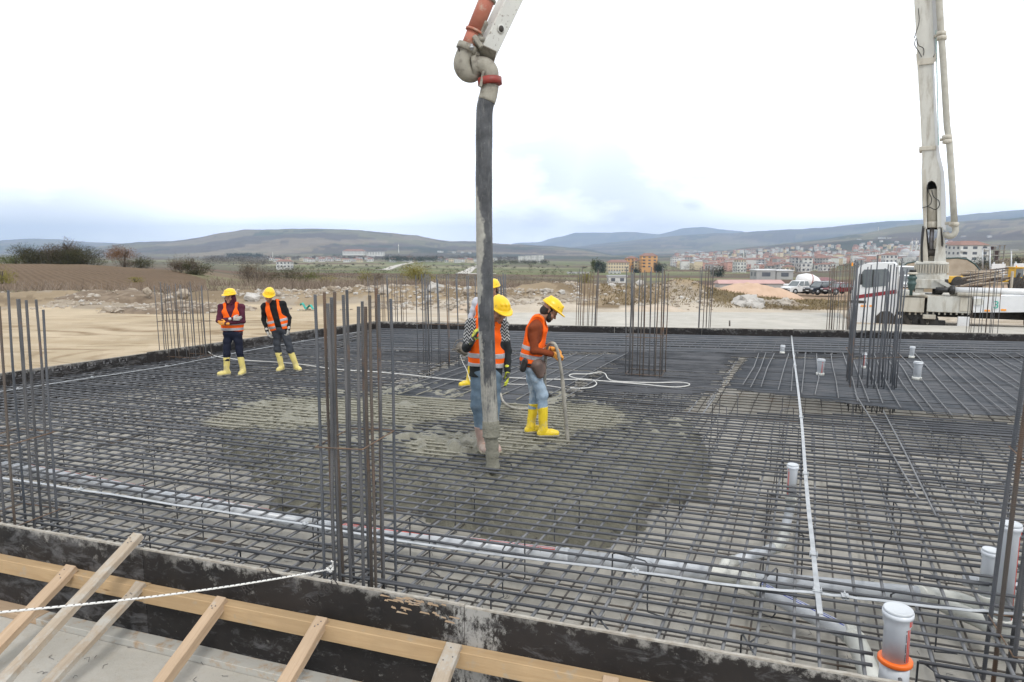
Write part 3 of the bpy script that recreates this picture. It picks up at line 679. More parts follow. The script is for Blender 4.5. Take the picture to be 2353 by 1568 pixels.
# ================================================================ column cages
def ribtube(path, r, pitch=.0135):
    P = smoothpath(path, 4); L = [0.]; 
    for i in range(1, len(P)): L.append(L[-1]+(P[i]-P[i-1]).length)
    n = int(L[-1]/(pitch/3)); xs = np.linspace(0, L[-1], n); pts = np.stack([np.interp(xs, L, [p[k] for p in P]) for k in range(3)], -1)
    return MB().tube([Vector(p) for p in pts], [r*(1.13 if i % 3 == 0 else .94) for i in range(n)], 8)
def cage(label, cx, cy, top, w, d, nx, ny, r, mats, rings, zb=.1, lean=.02, ref=.55, ang=0, extra=(), jit=.018, pw=.9, topj=.05, ribs=False):
    P = at(cx, cy, ref); zt = zof(top, P.y); u = (DA*math.cos(R(ang)) + Vector((-DA.y, DA.x, 0))*math.sin(R(ang))).normalized(); v = Vector((-u.y, u.x, 0))
    root = thing('column_cage', label, 'rebar cage', (P.x, P.y, 0), 'column starter cages')
    spots = []
    for i in range(nx):
        f = (i/(nx-1)-.5)*w; spots += [(f, -d/2), (f, d/2)]
    for j in range(1, ny-1): spots += [(-w/2, (j/(ny-1)-.5)*d), (w/2, (j/(ny-1)-.5)*d)]
    lx, ly = random.gauss(0, lean), random.gauss(0, lean)
    for a, b_ in list(spots)+list(extra):
        jq = jit*.6 if ribs else jit; a += random.gauss(0, jq); b_ += random.gauss(0, jq); q = Vector((P.x, P.y, 0)) + u*a + v*b_
        sg_ = .007 if ribs else .014; dx, dy = lx+random.gauss(0, sg_), ly+random.gauss(0, sg_); z1 = zt+random.gauss(0, topj)
        path = [(q.x, q.y, zb), (q.x+dx*.25+random.gauss(0,.004), q.y+dy*.25, zb+(z1-zb)*.4), (q.x+dx*.6+random.gauss(0,.006), q.y+dy*.6, zb+(z1-zb)*.72), (q.x+dx, q.y+dy, z1)]
        (ribtube(path, r*random.choice((1,1,1.1))) if ribs else MB().tube(path, r*random.choice((1,1,1.12)), 8, uv=True)).build('bar', random.choices(mats[0], mats[1])[0], root, local=path[0])
    for zr, tilt in rings:
        c = [(-1,-1),(1,-1),(1,1),(-1,1),(-1,-1),(-.7,-1)]
        path = [Vector((P.x+lx*zr*.3, P.y+ly*zr*.3, zr+tilt*(a+b_)*.3)) + u*(a*(w/2+r+.008)) + v*(b_*(d/2+r+.008)) for a, b_ in c]
        MB().tube(path, .005, 6).build('tie_ring', M_tie, root, local=path[0])
    return root
random.seed(21)
mixA = ([M_cage, M_cagerust, M_cagedark], [5, 2, 3]); rusty = ([M_cagerust, M_cage], [3, 1]); dark = ([M_cagedark, M_cage], [4, 1]); mid = ([M_cage, M_cagerust], [3, 2])
cage('near cage of thick rust-streaked bars cut by the left edge of the photo', 42, 1196, 690, .44, .40, 5, 3, .0105, ([M_cage, M_cagerust, M_cagedark], [5,2,2]), [(1.32,.02),(.60,.0)], lean=.03, ribs=True)
cage('nearest cage of thick ribbed bars with the white rope knotted to its foot', 826, 1328, 683, .34, .42, 4, 4, .0110, ([M_cage, M_cagerust, M_cagedark], [6,1,3]), [(1.62,.03)], lean=.02, extra=[(-.05,-.19),(.10,.0)], topj=.03, ribs=True)
cage('near cage of thick rusty bars cut by the right edge beside the tall pipe risers', 2376, 1468, 650, .34, .42, 4, 3, .0125, ([M_cage, M_cagerust, M_cagedark], [5,2,2]), [(1.72,.05),(.56,.05)], lean=.04, ribs=True)
cage('cage of thin bars at the left formwork beside the worker with crossed arms', 430, 822, 654, 1.02, .5, 8, 4, .0085, mid, [(1.38,.0),(.6,0)], jit=.03)
cage('rust-brown cage at the far left corner of the formwork', 892, 748, 636, 1.0, .45, 8, 4, .0085, rusty, [(1.3,0)], jit=.03)
cage('sparse cage of grey bars behind the hose, packed at its left and right ends', 1064, 838, 634, 1.85, .5, 9, 3, .0095, dark, [(1.42,0)], extra=[(-.9,-.1),(-.88,.1),(-.84,-.2),(-.8,.15),(.9,.1),(.86,-.15),(.84,.18),(.9,-.2)], jit=.03)
cage('rusty grey cage at the far formwork, right of the bearded worker', 1349, 754, 624, .56, .45, 6, 4, .0085, mid, [(1.3,0)], jit=.02)
cage('tall rusty cage in the middle of the slab behind the coiled white cord', 1483, 858, 622, .66, .58, 7, 4, .0100, ([M_cage, M_cagerust],[4,3]), [(1.30,.0),(.57,0)], jit=.02)
cage('narrow dark cage at the far formwork left of the parked cars', 1618, 756, 617, .34, .4, 4, 3, .0095, mid, [(1.35,0)])
cage('rusty cage at the far formwork in front of the dark red car', 1925, 762, 612, .55, .45, 6, 4, .0095, rusty, [(1.3,0)], jit=.02)
cage('dense blue-grey cage in front of the white truck cab', 1999, 880, 612, .72, .95, 8, 6, .0105, dark, [(1.12,.12)], jit=.03, topj=.09, extra=[(.1,.1),(0,-.1),(.15,-.3),(-.1,-.2)])
cage('thin rusty cage in front of the pump truck chassis near the right edge', 2256, 765, 622, .62, .4, 5, 3, .0085, mid, [], jit=.04)
# ================================================================ formwork
def panels(p0, u, n_out, L, k0, k1, H, name, labels, mats, th=.021, group='black formwork boards'):
    res = []
    for i, k in enumerate(range(k0, k1)):
        h = H[i % len(H)]; root = thing(name, labels[i % len(labels)], 'formwork board', p0 + u*(k*L), group)
        a = p0 + u*(k*L+.002); b_ = p0 + u*((k+1)*L-.002); q = n_out*th; off = n_out*(random.uniform(-.002,.003))
        V = [Vector((p.x, p.y, z))+off for z in (.0, h-.012) for p in (a, b_, b_+q, a+q)]
        MB().add(V, [(3,2,1,0),(4,5,6,7),(0,1,5,4),(1,2,6,5),(2,3,7,6),(3,0,4,7)]).build('board', mats[i % len(mats)], root, local=tuple(a))
        V = []; m_ = 26
        for j in range(m_+1):
            p = a+(b_-a)*(j/m_); dz = random.uniform(-.003,.002)
            V += [Vector((p.x, p.y, h-.0119))+off, Vector((p.x, p.y, h+dz))+off, Vector((p.x, p.y, h+dz))+q+off, Vector((p.x, p.y, h-.0119))+q+off]
        f = [(j*4+e, j*4+(e+1)%4, j*4+4+(e+1)%4, j*4+4+e) for j in range(m_) for e in range(4)]+[(3,2,1,0),(m_*4,m_*4+1,m_*4+2,m_*4+3)]
        MB().add(V, f).build('top_edge', M_plyedge, root, local=tuple(a)); res.append(root)
    return res
random.seed(31)
nF = Vector((uF.y, -uF.x, 0)); 
if nF.y > 0: nF = -nF
J = at(1070, 1387, HF); J.z = 0; J = FL.copy() + uF*((J-FL).dot(uF)); J.z = 0
fl = ['front formwork board at the bottom left corner with chalky cement smears', 'front formwork board with scratched faded print, split at its top right corner', 'front formwork board right of the pale splashed joint', 'front formwork board running out of the bottom right corner']
panels(J, uF, nF, 2.62, -3, 4, [HF,HF,HF,HF-.008,HF-.005,HF,HF], 'formwork_board', ['front formwork board outside the left edge of the photo']+fl+['front formwork board outside the right edge','front formwork board farther outside the right edge'], [M_ply2,M_ply2,M_ply,M_ply,M_ply,M_ply,M_ply])
uL = (BL-FL).normalized(); nL = Vector((-uL.y, uL.x, 0)); JL = FL.copy(); JL.z = 0
jl = at(335, 811, HF); s0 = (jl-FL).dot(uL) % 2.5; nk = int((BL-FL).length/2.5)
lp = panels(FL.xy.to_3d()+uL*s0, uL, nL, 2.5, 0, nk, [HF,HF,HF,HF+.02,HF+.02,HF+.01,HF+.01,HF+.01], 'formwork_board', ['left formwork board beyond the left edge of the photo','left formwork board nearest the left edge of the photo','left formwork board with a row of printed white marks','left formwork board under the thin cage','left formwork board behind the worker with crossed arms','left formwork board behind the worker in black','left formwork board next to the far corner','last left formwork board at the far corner'], [M_ply2, M_ply])
# printed marks on the inner face of the left boards
root = lp[min(2, len(lp)-1)]
for k in range(16):
    w = (jl-FL).dot(uL) - .55 - k*.33; c = FL + uL*w - nL*.004; mb = MB(); c.z = .64
    if w < 0: break
    rt = Matrix((uL, -nL, Vector((0,0,1)))).transposed()
    for sgn in (-1, 1):
        mb.box(c + uL*(sgn*.075) + Vector((0,0,.02)), (.022,.002,.05), rt); mb.box(c + uL*(sgn*.075) + Vector((0,0,.05)), (.04,.002,.014), rt)
    mb.box(c, (.05,.002,.02), rt); mb.box(c+uL*.02+Vector((0,0,.012)), (.02,.002,.012), rt); mb.box(c+Vector((0,0,-.04)), (.12,.002,.007), rt)
    best = min(lp, key=lambda o: abs((Vector(o.location)-FL).dot(uL)+1.25-w)); mb.build('printed_mark', M_mark, best, local=tuple(c))
nB = Vector((-uB.y, uB.x, 0))
if nB.y < 0: nB = -nB
nk = 12
panels(BL.xy.to_3d(), uB, nB, 2.5, 0, nk, [HF+.02,HF+.01,HF,HF,HF+.01], 'formwork_board', ['far formwork board at the left corner behind the rust-brown cage','far formwork board behind the sparse grey cage','far formwork board behind the workers at the hose','far formwork board right of the bearded worker','far formwork board under the far rusty grey cage','far formwork board between the two far cages','far formwork board under the narrow dark cage','far formwork board left of the dense blue-grey cage','far formwork board in front of the truck cab','far formwork board below the truck turntable','far formwork board below the truck chassis','far formwork board at the right edge of the photo'], [M_ply])
# faint lettering on the outer face of the front board
def text_mesh(s, size, ext=.001):
    cu = bpy.data.curves.new('text', 'FONT'); cu.body = s; cu.size = size; cu.extrude = ext; o = bpy.data.objects.new('text', cu); sc.collection.objects.link(o)
    dg = bpy.context.evaluated_depsgraph_get(); me = bpy.data.meshes.new_from_object(o.evaluated_get(dg)); bpy.data.objects.remove(o); bpy.data.curves.remove(cu); return me
def put_text(s, size, M, mat, parent, name='lettering', ext=.001):
    me = text_mesh(s, size, ext); vs = [M @ v.co for v in me.vertices]; o0 = vs[0]
    for v_, w in zip(me.vertices, vs): v_.co = w - o0
    me.materials.clear(); me.materials.append(mat); o = bpy.data.objects.new(name, me); sc.collection.objects.link(o); o.parent = parent; o.location = o0 - wpos(parent); return o
M_faint = mk('worn_print', (.045,.04,.04), (.02,.018,.018), 30)
fb = [o for o in bpy.data.objects if o.get('label', '').startswith('front formwork board with scratched')][0]
for vx, s in ((600,'ROCCKI'), (745,'ROCCKI')):
    p = at(vx, 1200+.175*vx+45, .5); w = (p-FL).dot(uF); c = FL + uF*w + nF*.0255; c.z = .53
    e1 = (uF*math.cos(R(38)) + Vector((0,0,1))*math.sin(R(38))).normalized(); e2 = nF.cross(e1)
    if e2.z < 0: e2 = -e2
    M4 = Matrix((e1, e2, nF)).transposed().to_4x4(); M4.translation = c; put_text(s, .085, M4, M_faint, fb)
random.seed(33); mb = MB()
for k in range(34):
    w = (J-FL).dot(uF) - random.uniform(.10,.62); z_ = HF-.02-abs(random.gauss(0,.035)) if k < 24 else HF-.10-random.random()*.04; L_ = random.uniform(.02,.09); p = FL+uF*w+nF*.0225; p.z = z_
    mb.add([p, p+uF*L_+Vector((0,0,random.uniform(-.006,.004)))+nF*.002, p+uF*L_*.9+Vector((0,0,.010))+nF*.003, p+uF*.01+Vector((0,0,.008+random.random()*.008))+nF*.001], [(0,1,2,3)])
mb.build('split_veneer', M_wood2, fb)
# ================================================================ timbers
def plank(name, label, a, b, w, h, mat, up=Vector((0,0,1)), cat='timber', group=None, bev=.004, notch=False):
    a, b = Vector(a), Vector(b); u = (b-a).normalized(); s = u.cross(up).normalized(); t_ = s.cross(u)
    L = (b-a).length; n = 12; mb = MB(); V = []; 
    for i in range(n+1):
        c = u*(L*i/n) + s*random.gauss(0, .0012) + t_*random.gauss(0, .0008)
        ww = w/2; wn_ = w/2
        if notch and i in (1,2,5): wn_ = w/2*.62
        for (x, y) in ((-ww,-h/2+bev),(-ww+bev,-h/2),(wn_-bev,-h/2),(wn_,-h/2+bev),(wn_,h/2-bev),(wn_-bev,h/2),(-ww+bev,h/2),(-ww,h/2-bev)): V.append((c.dot(u), s.dot(c)+x, t_.dot(c)+y))
    f = [(i*8+k, i*8+(k+1)%8, i*8+8+(k+1)%8, i*8+8+k) for i in range(n) for k in range(8)]+[tuple(range(8))[::-1], tuple(n*8+k for k in range(8))]
    mb.add(V, f); o = mb.build(name, mat); o.matrix_world = Matrix.Translation(a) @ Matrix((u, s, t_)).transposed().to_4x4()
    if 'prop' in name:
        for k in range(3):
            c = a + u*random.uniform(.03,.13) + s*random.uniform(-.3,.3)*w; top = h/2 if t_.z > 0 else -h/2; c = c + t_*(top+.001)
            nl = MB().lathe([(.0035,-.002),(.0045,.0),(.0045,.002),(.001,.003)], tuple(c), tuple(t_ if t_.z > 0 else -t_), 8); no_ = nl.build('nail', M_cagedark); no_.parent = o; no_.matrix_parent_inverse = o.matrix_world.inverted()
    return tag(o, label, cat, group)
random.seed(41)
def onF(w, out, z): p = FL + uF*w + nF*(.021+out); p.z = z; return p
def wF(vx, z=.3):
    best = None
    for k in range(0, 2400):
        p = onF(k*.01, .04, z); v = 1
        if CX + p.x/(p.y*math.cos(PITCH)+(CAMZ-p.z)*math.sin(PITCH))*F > vx: return k*.01
    return 20
w0 = wF(340)
plank('timber_waler', 'long yellow timber rail fixed along the front formwork, left length ending near the broken prop', onF(-1, .043, .42), onF(w0, .043, .42), .085, .115, M_wood, group='timber rails on the front formwork')
plank('timber_waler', 'long yellow timber rail fixed along the front formwork, right length running out at the bottom', onF(w0+.004, .045, .415), onF(w0+9, .045, .415), .085, .115, M_wood, group='timber rails on the front formwork')
w1 = wF(105, .02); w2 = wF(415, .02)
plank('base_plank', 'pale plank on the ground at the foot of the formwork, bottom left', onF(-1, .06, .03), onF(w1, .06, .03), .12, .055, M_wood2, group='planks on the ground by the formwork')
plank('base_plank', 'cement-covered plank on the ground under the crossing props', onF(w1+.006, .065, .028), onF(w2+2.6, .06, .028), .12, .055, M_woodbase, group='planks on the ground by the formwork')
def strut(label, vx, vy, zh, L, w, h, mat, zf=.03, out=.06, side=0., notch=False):
    ww = None; 
    # point on the rail seen at that view position
    best = 1e9
    for k in range(-100, 2400):
        p = onF(k*.01, out, zh); dcam = p.y*math.cos(PITCH)+(CAMZ-p.z)*math.sin(PITCH); x = CX+p.x/dcam*F
        if abs(x-vx) < best: best = abs(x-vx); ww = k*.01
    a = onF(ww, out, zh); b_ = onF(ww+side, out+L, zf)
    return plank('timber_prop', label, a, b_, w, h, mat, group='timber props against the front formwork', notch=notch)
strut('stout pale timber prop leaning on the rail at the far left', 166, 1281, .51, .93, .105, .052, M_wood2, out=.05)
strut('longest weathered prop rising above the top edge of the formwork', 318, 1231, .84, 1.75, .085, .05, M_wood3, out=.0, zf=-.05+.06, side=.03)
strut('splintered weathered prop with a jagged notched edge', 325, 1331, .485, 1.05, .095, .045, M_wood3, out=.05, side=-.02, notch=True)
strut('clean yellow timber prop, third from the bottom left corner', 513, 1374, .485, .95, .08, .075, M_wood2, out=.05)
strut('knotty pale prop below the near cage, nailed at its head', 742, 1419, .485, .95, .09, .06, M_wood2, out=.05)
strut('short wide prop spattered with cement, near the middle of the bottom edge', 1046, 1476, .485, .95, .105, .05, M_wood3, out=.05)
strut('prop of which only the square head shows at the bottom edge', 1405, 1546, .47, .95, .095, .05, M_wood2, out=.05)
# ================================================================ strips, cords, rope
def ribbon(path, w, th, roll=None):
    mb = MB(); V = []; P = [Vector(p) for p in path]; m_ = len(P)
    for i in range(m_):
        t_ = (P[min(i+1,m_-1)]-P[max(i-1,0)]).normalized(); s = t_.cross(Vector((0,0,1))).normalized(); n_ = s.cross(t_)
        if roll: s, n_ = s*math.cos(roll)+n_*math.sin(roll), n_*math.cos(roll)-s*math.sin(roll)
        V += [P[i]-s*w/2-n_*th/2, P[i]+s*w/2-n_*th/2, P[i]+s*w/2+n_*th/2, P[i]-s*w/2+n_*th/2]
    f = [(i*4+k, i*4+(k+1)%4, i*4+4+(k+1)%4, i*4+4+k) for i in range(m_-1) for k in range(4)]+[(3,2,1,0),tuple((m_-1)*4+k for k in range(4))]
    mb.add(V, f); return mb
def strip(label, pts, clamps, w=.036, z=.562):
    P = smoothpath([at(x, y, z) for x, y in pts], 4)
    for p in P: p.z += random.gauss(0, .002)
    root = thing('earthing_strip', label, 'metal strip', P[0], 'galvanised metal strips'); ribbon(P, w, .0045).build('band', M_zinc, root, local=P[0])
    for x, y in clamps:
        c = at(x, y, z); mb = MB(); i = min(range(len(P)), key=lambda i: (P[i]-c).length); t_ = (P[min(i+1,len(P)-1)]-P[max(i-1,0)]).normalized(); s = t_.cross(Vector((0,0,1))); rt = Matrix((t_, s, Vector((0,0,1)))).transposed()
        c = P[i].copy(); mb.bbox(c+Vector((0,0,.006)), (.05,.062,.006), rt, b=.002); mb.bbox(c-Vector((0,0,.012)), (.05,.062,.005), rt, b=.002)
        for sg in (-1, 1): mb.tube([c+s*(sg*.024)-Vector((0,0,.03)), c+s*(sg*.024)+Vector((0,0,.03))], .004, 6); mb.lathe([(.008,0),(.008,.006)], c+s*(sg*.024)+Vector((0,0,.009)), n=6)
        mb.build('clamp', M_zinc, root, local=tuple(c))
strip('long shiny metal strip lying on the upper mat parallel to the front formwork', [(-60,1088),(120,1116),(400,1160),(700,1206),(900,1240),(1120,1272),(1460,1314),(1700,1348),(1880,1364),(2000,1378),(2150,1396),(2300,1408),(2400,1418)], [(208,1130),(697,1206),(1463,1314),(1950,1372)])
strip('pale metal strip crossing the slab from the far formwork towards the camera', [(1818,765),(1823,810),(1832,880),(1841,960),(1846,1020),(1851,1090),(1858,1170),(1866,1240),(1873,1310),(1880,1372),(1885,1412)], [(1826,838),(1840,958),(1851,1082),(1869,1272),(1880,1364)], z=.568)
strip('thin metal strip running along the left formwork behind the two standing workers', [(-30,904),(120,882),(212,868),(383,842),(488,822),(640,794),(842,760)], [(60,891),(213,868),(383,842),(488,822),(700,783)], z=.57)
M_cord = mk('white_cord', (.62,.62,.6), (.5,.5,.48), 8, .6)
def cord(name, label, pts, r, mat, cat, z=.565, seed=0):
    P = smoothpath([at(x, y, z) for x, y in pts], 8); o = MB().tube(P, r, 8).build(name, mat, local=P[0]); return tag(o, label, cat)
cord('white_cord', 'thin white cord winding past the boots of the two standing workers to the hose', [(466,800),(480,810),(500,820),(560,828),(640,833),(700,839),(780,850),(860,855),(940,862),(1000,869),(1075,876)], .011, M_cord, 'cord')
cord('white_cord', 'looped white cord lying on the mat right of the bearded worker', [(1160,868),(1250,872),(1340,873),(1420,879),(1480,884),(1545,890),(1575,888),(1584,883),(1560,879),(1500,880),(1420,877),(1398,871),(1390,859),(1375,856),(1350,860),(1318,860),(1308,864),(1325,870),(1360,874),(1371,882),(1360,890),(1335,893),(1310,892)], .011, M_cord, 'cord')
cord('white_cord', 'short white cord trailing on the mat behind the bearded worker', [(1165,883),(1190,884),(1225,884),(1260,887),(1300,894)], .009, M_cord, 'cord', z=.56)
# rope with dark flecks
m, t, b = newmat('flecked_rope'); uv = N(t, 'ShaderNodeTexCoord').outputs['UV']; su = N(t, 'ShaderNodeSeparateXYZ', {0: uv})
ph = N(t, 'ShaderNodeMath', {0: N(t, 'ShaderNodeMath', {0: su.outputs[0], 1: 28.}, operation='MULTIPLY').outputs[0], 1: N(t, 'ShaderNodeMath', {0: su.outputs[1], 1: 1.0}, operation='MULTIPLY').outputs[0]}, operation='ADD').outputs[0]
fr = N(t, 'ShaderNodeMath', {0: ph}, operation='FRACT').outputs[0]; fv = N(t, 'ShaderNodeMath', {0: N(t, 'ShaderNodeMath', {0: su.outputs[1], 1: 3.}, operation='MULTIPLY').outputs[0]}, operation='FRACT').outputs[0]
dk = N(t, 'ShaderNodeMath', {0: ramp(t, fr, .28, .2), 1: ramp(t, fv, .5, .4)}, operation='MULTIPLY').outputs[0]
t.links.new(mixc(t, dk, (.68,.68,.66), (.06,.05,.05)), b.inputs['Base Color']); b.inputs['Roughness'].default_value = .8
t.links.new(N(t, 'ShaderNodeBump', {'Height': fr, 'Strength': .4, 'Distance': .004}).outputs[0], b.inputs['Normal']); M_rope = m
kp = deep(757, 1309, at(752,1338,.60).y-.10); e = deep(-60, 1413, 3.1); P = [e + (kp-e)*(i/14) - Vector((0,0,math.sin(math.pi*i/14)*.03)) for i in range(15)]
root = thing('tied_rope', 'white rope with dark flecks stretched from lower left to the near cage', 'rope', e); MB().tube(P, .0062, 10, uv=True).build('rope', M_rope, root, local=e)
kn = [kp+Vector((math.cos(a)*(.022+.006*math.sin(3*a)), math.sin(a)*.02, .012*math.sin(2*a)+.01*(a/6.28-1))) for a in [i*.4 for i in range(38)]]
kn += [kp+Vector((.02,0,.02)), kp+Vector((.03,-.01,.06)), kp+Vector((.015,-.02,.075))]
MB().tube(kn, .0052, 8, uv=True).build('knot', M_rope, root, local=tuple(kp))
# ================================================================ drain pipes
def pipe(mb, P, r, n=20, mi=0): mb.tube(P, r, n, mi=mi)
def sock(root, a, b, r, mat=None, name='coupling'):
    a, b = Vector(a), Vector(b); u = (b-a); L = u.length; MB().lathe([(r*1.06,0),(r*1.15,.004),(r*1.15,.03),(r*1.09,.036),(r*1.09,L-.036),(r*1.15,L-.03),(r*1.15,L-.004),(r*1.06,L)] if L > .09 else [(r*1.06,0),(r*1.16,.004),(r*1.16,L-.004),(r*1.06,L)], tuple(a), tuple(u), 22).build(name, mat or M_pvc2, root, local=tuple(a))
def stripe(root, a, b, r, ang, mats, gap=.020, w=.0075, name='stripe'):
    a, b = Vector(a), Vector(b); u = (b-a).normalized(); up = Vector((0,0,1)) if abs(u.z) < .8 else Vector((0,-1,0)); s = u.cross(up).normalized(); n_ = s.cross(u); mb = MB()
    for g in (-gap/2, gap/2):
        th = ang+g/r; c = n_*math.cos(th)+s*math.sin(th); tn = u.cross(c)
        for th2 in (0,):
            o = c*(r+.0008); mb.add([a+o-tn*w/2, a+o+tn*w/2, b+o+tn*w/2, b+o-tn*w/2, a+o*1.0-tn*w/2-c*.002, a+o+tn*w/2-c*.002, b+o+tn*w/2-c*.002, b+o-tn*w/2-c*.002], [(0,1,2,3),(4,7,6,5),(0,4,5,1),(2,6,7,3),(1,5,6,2),(0,3,7,4)])
    mb.build(name, mats, root)
r1 = .064; zp = .29
A0, A1, A2, A3 = at(-40,1060,zp), at(758,1213,zp), at(1292,1277,zp), at(1628,1316,zp)
run = thing('drain_pipe', 'grey plastic drain line with two branches and tall capped risers under the upper mat', 'drain pipe', A0)
def seg(a, b, r, mat=M_pvc, name='pipe'): MB().tube([a, b], r, 24).build(name, mat, run, local=tuple(a))
seg(A0, A1, r1); seg(A1, A2, r1); seg(A2, A3, r1)
u_ = (A2-A1).normalized(); stripe(run, at(60,1079,zp), A1, r1, -.5, M_red); stripe(run, A1+u_*.1, A2, r1, .25, M_red)
sock(run, A1-u_*.06, A1+u_*.06, r1, M_pvc); sock(run, A2-u_*.06, A2+u_*.06, r1, M_pvc)
B1 = at(1735,1330,zp); sock(run, A3, B1, r1*1.0, name='branch_fitting'); A4 = at(2110,1367,zp+.01); seg(B1, A4, r1)
# branch towards the back, then up
Cb = at(1668,1296,zp+.02); C1 = at(1790,1256,zp+.03); C2_ = at(1800,1235,zp+.03); base_r = at(1815,1172,.22)
r2 = .045; 
MB().tube([A3+(B1-A3)*.3, Cb, Cb+(C1-Cb)*.15], [r1*.9, r2*1.15, r2*1.15], 20).build('branch_fitting', M_pvc2, run, local=tuple(A3)); seg(Cb, C1, r2)
P = smoothpath([C1-(C1-Cb).normalized()*.08, C1, C2_, C2_+(base_r-C2_)*.3], 4); MB().tube(P, r2*1.14, 20).build('elbow', M_pvc2, run, local=tuple(P[0])); 
seg(C2_, base_r+Vector((0,.0,.02)), r2)
top_ = deep(1822, 1068, base_r.y); P = smoothpath([base_r-(base_r-C2_).normalized()*.12, base_r-Vector((0,0,-.01)), deep(1817,1155,base_r.y)], 5); MB().tube(P, r2*1.16, 20).build('elbow', M_pvc2, run, local=tuple(P[0]))
def riser(parent, b, tpt, r, collar=True, red=None, capn='cap', mat=None):
    b, tpt = Vector(b), Vector(tpt); u = tpt-b; L = u.length
    if collar: MB().lathe([(r*1.05,0),(r*1.05,.02),(r*1.22,.03),(r*1.22,.075),(r*1.12,.08)], tuple(b), tuple(u), 24).build('collar', M_pvc2, parent, local=tuple(b))
    MB().lathe([(r,.0),(r,L-r*1.35),(r*1.11,L-r*1.15),(r*1.11,L-.042),(r*1.2,L-.038),(r*1.2,L-.012)], tuple(b), tuple(u), 28).build('pipe', mat or M_pvc, parent, local=tuple(b))
    q = b+u; MB().lathe([(r*1.13,-.012),(r*1.13,.002),(r*1.06,.006),(r*.98,.003),(r*.5,.004),(.001,.004)], tuple(q), tuple(u), 28).build(capn, M_cap, parent, local=tuple(q))
    if red is not None:
        un = u.normalized(); stripe(parent, b+un*.04, q-un*(r*1.4), r, red, M_red, r*.22, r*.10)
        stripe(parent, q-un*(r*1.1), q-un*.044, r*1.112, red, M_red, r*.22, r*.10)
riser(run, deep(1817,1155,base_r.y), deep(1822,1068,base_r.y), .050, red=-1.2)
# branch towards the camera to the orange ring riser
r3 = .060; E0 = at(1700,1330,zp); E1 = at(1960,1462,.20); rr_b = at(2055,1560,.12)
MB().tube([E0, E0+(E1-E0)*.2], r3*1.12, 24).build('branch_fitting', M_pvc2, run, local=tuple(E0)); seg(E0+(E1-E0)*.12, E1, r3); stripe(run, E0+(E1-E0)*.2, E0+(E1-E0)*.93, r3, .15, M_blue)
RB = at(2056,1524,.55); RB2 = Vector((RB.x, RB.y, .20))
P = smoothpath([E1-(E1-E0).normalized()*.06, E1, (E1+RB2)/2+Vector((.0,.05,.02)), RB2+Vector((-.02,.04,-.02)), RB2+Vector((0,0,.08)), Vector((RB.x,RB.y,.42))], 5); MB().tube(P, r3*1.14, 24).build('elbow', M_pvc2, run, local=tuple(P[0]))
for k in (0, 6, 12): 
    p = P[k]; u2 = (P[k+1]-P[k]).normalized(); MB().lathe([(r3*1.1,-.012),(r3*1.24,-.008),(r3*1.24,.008),(r3*1.1,.012)], tuple(p), tuple(u2), 24).build('joint_ring', M_pvc2, run, local=tuple(p))
seg(Vector((RB.x,RB.y,.36)), Vector((RB.x,RB.y,.556)), .080); r4 = .070
TB = deep(2053, 1400, RB.y); tp = Vector((RB.x-.004, RB.y, TB.z)); riser(run, Vector((RB.x,RB.y,.55)), tp, r4, collar=False, red=.55)
MB().lathe([(r4*1.0,0),(r4*1.30,.0),(r4*1.34,.004),(r4*1.34,.024),(r4*1.28,.028),(r4*1.03,.028)], (RB.x,RB.y,.556), (0,0,1), 30).build('orange_ring', M_orange, run, local=(RB.x,RB.y,.556))
mi_ = MB(); 
for k in range(16):
    th = .22; z_ = .60+k*.0125
    if k % 5 != 4: c = Vector((math.sin(th)*(r4+.0008), -math.cos(th)*(r4+.0008), 0)); mi_.box(Vector((RB.x,RB.y,z_))+c, (.005,.0015,.008), Matrix.Rotation(th,3,'Z'))
mi_.build('printed_text', M_blackink, run)
# fittings and tall risers at the right end
G0 = at(2150,1372,.225); H1 = at(2262,1392,.27); H2 = at(2300,1440,.27)
sock(run, A4, G0, r1, M_pvc2); P = smoothpath([G0, at(2195,1378,.225), at(2245,1395,.225), Vector((H1.x,H1.y,.25)), Vector((H1.x,H1.y,.30))], 5); MB().tube(P, .062, 22).build('elbow', M_pvc2, run, local=tuple(P[0]))
P = smoothpath([G0-Vector((.05,0,.0)), at(2185,1398,.20), at(2260,1430,.19), Vector((H2.x,H2.y,.21)), Vector((H2.x,H2.y,.30))], 5); MB().tube(P, .062, 22).build('elbow', M_pvc2, run, local=tuple(P[0]))
riser(run, Vector((H1.x,H1.y,.28)), Vector((H1.x+.012,H1.y,deep(2272,1264,H1.y).z)), .053); riser(run, Vector((H2.x,H2.y,.26)), Vector((H2.x+.0,H2.y,deep(2297,1204,H2.y).z)), .058, red=.75)
MB().tube([G0+Vector((.45,.35,-.03)), G0+Vector((1.0,.1,-.03))], .05, 18).build('pipe', M_pvc, run)
# small capped risers standing far back in the mats
def small(label, vx, vb, vt, rpx, red=None):
    b = at(vx, vb, .50); r = rpx/F*b.y*.5; root = thing('pipe_riser', label, 'pipe', (b.x, b.y, .40), 'capped pipe stubs standing in the mats')
    riser(root, Vector((b.x, b.y, b.z)), Vector((b.x+.01, b.y, deep(vx, vt, b.y).z)), r, red=red)
small('small tilted grey pipe stub left of the dense right panel, beside the crossing strip', 1797, 816, 794, 9)
small('capped grey pipe stub with red stripes left of the dense blue-grey cage', 1884, 866, 826, 15, .0)
small('slim grey pipe stub standing inside the dense blue-grey cage', 1984, 850, 812, 8, -.5)
small('small pipe stub farther back, right of the dense blue-grey cage', 2094, 826, 797, 10)
small('larger capped pipe stub right of the dense blue-grey cage', 2106, 876, 832, 17)
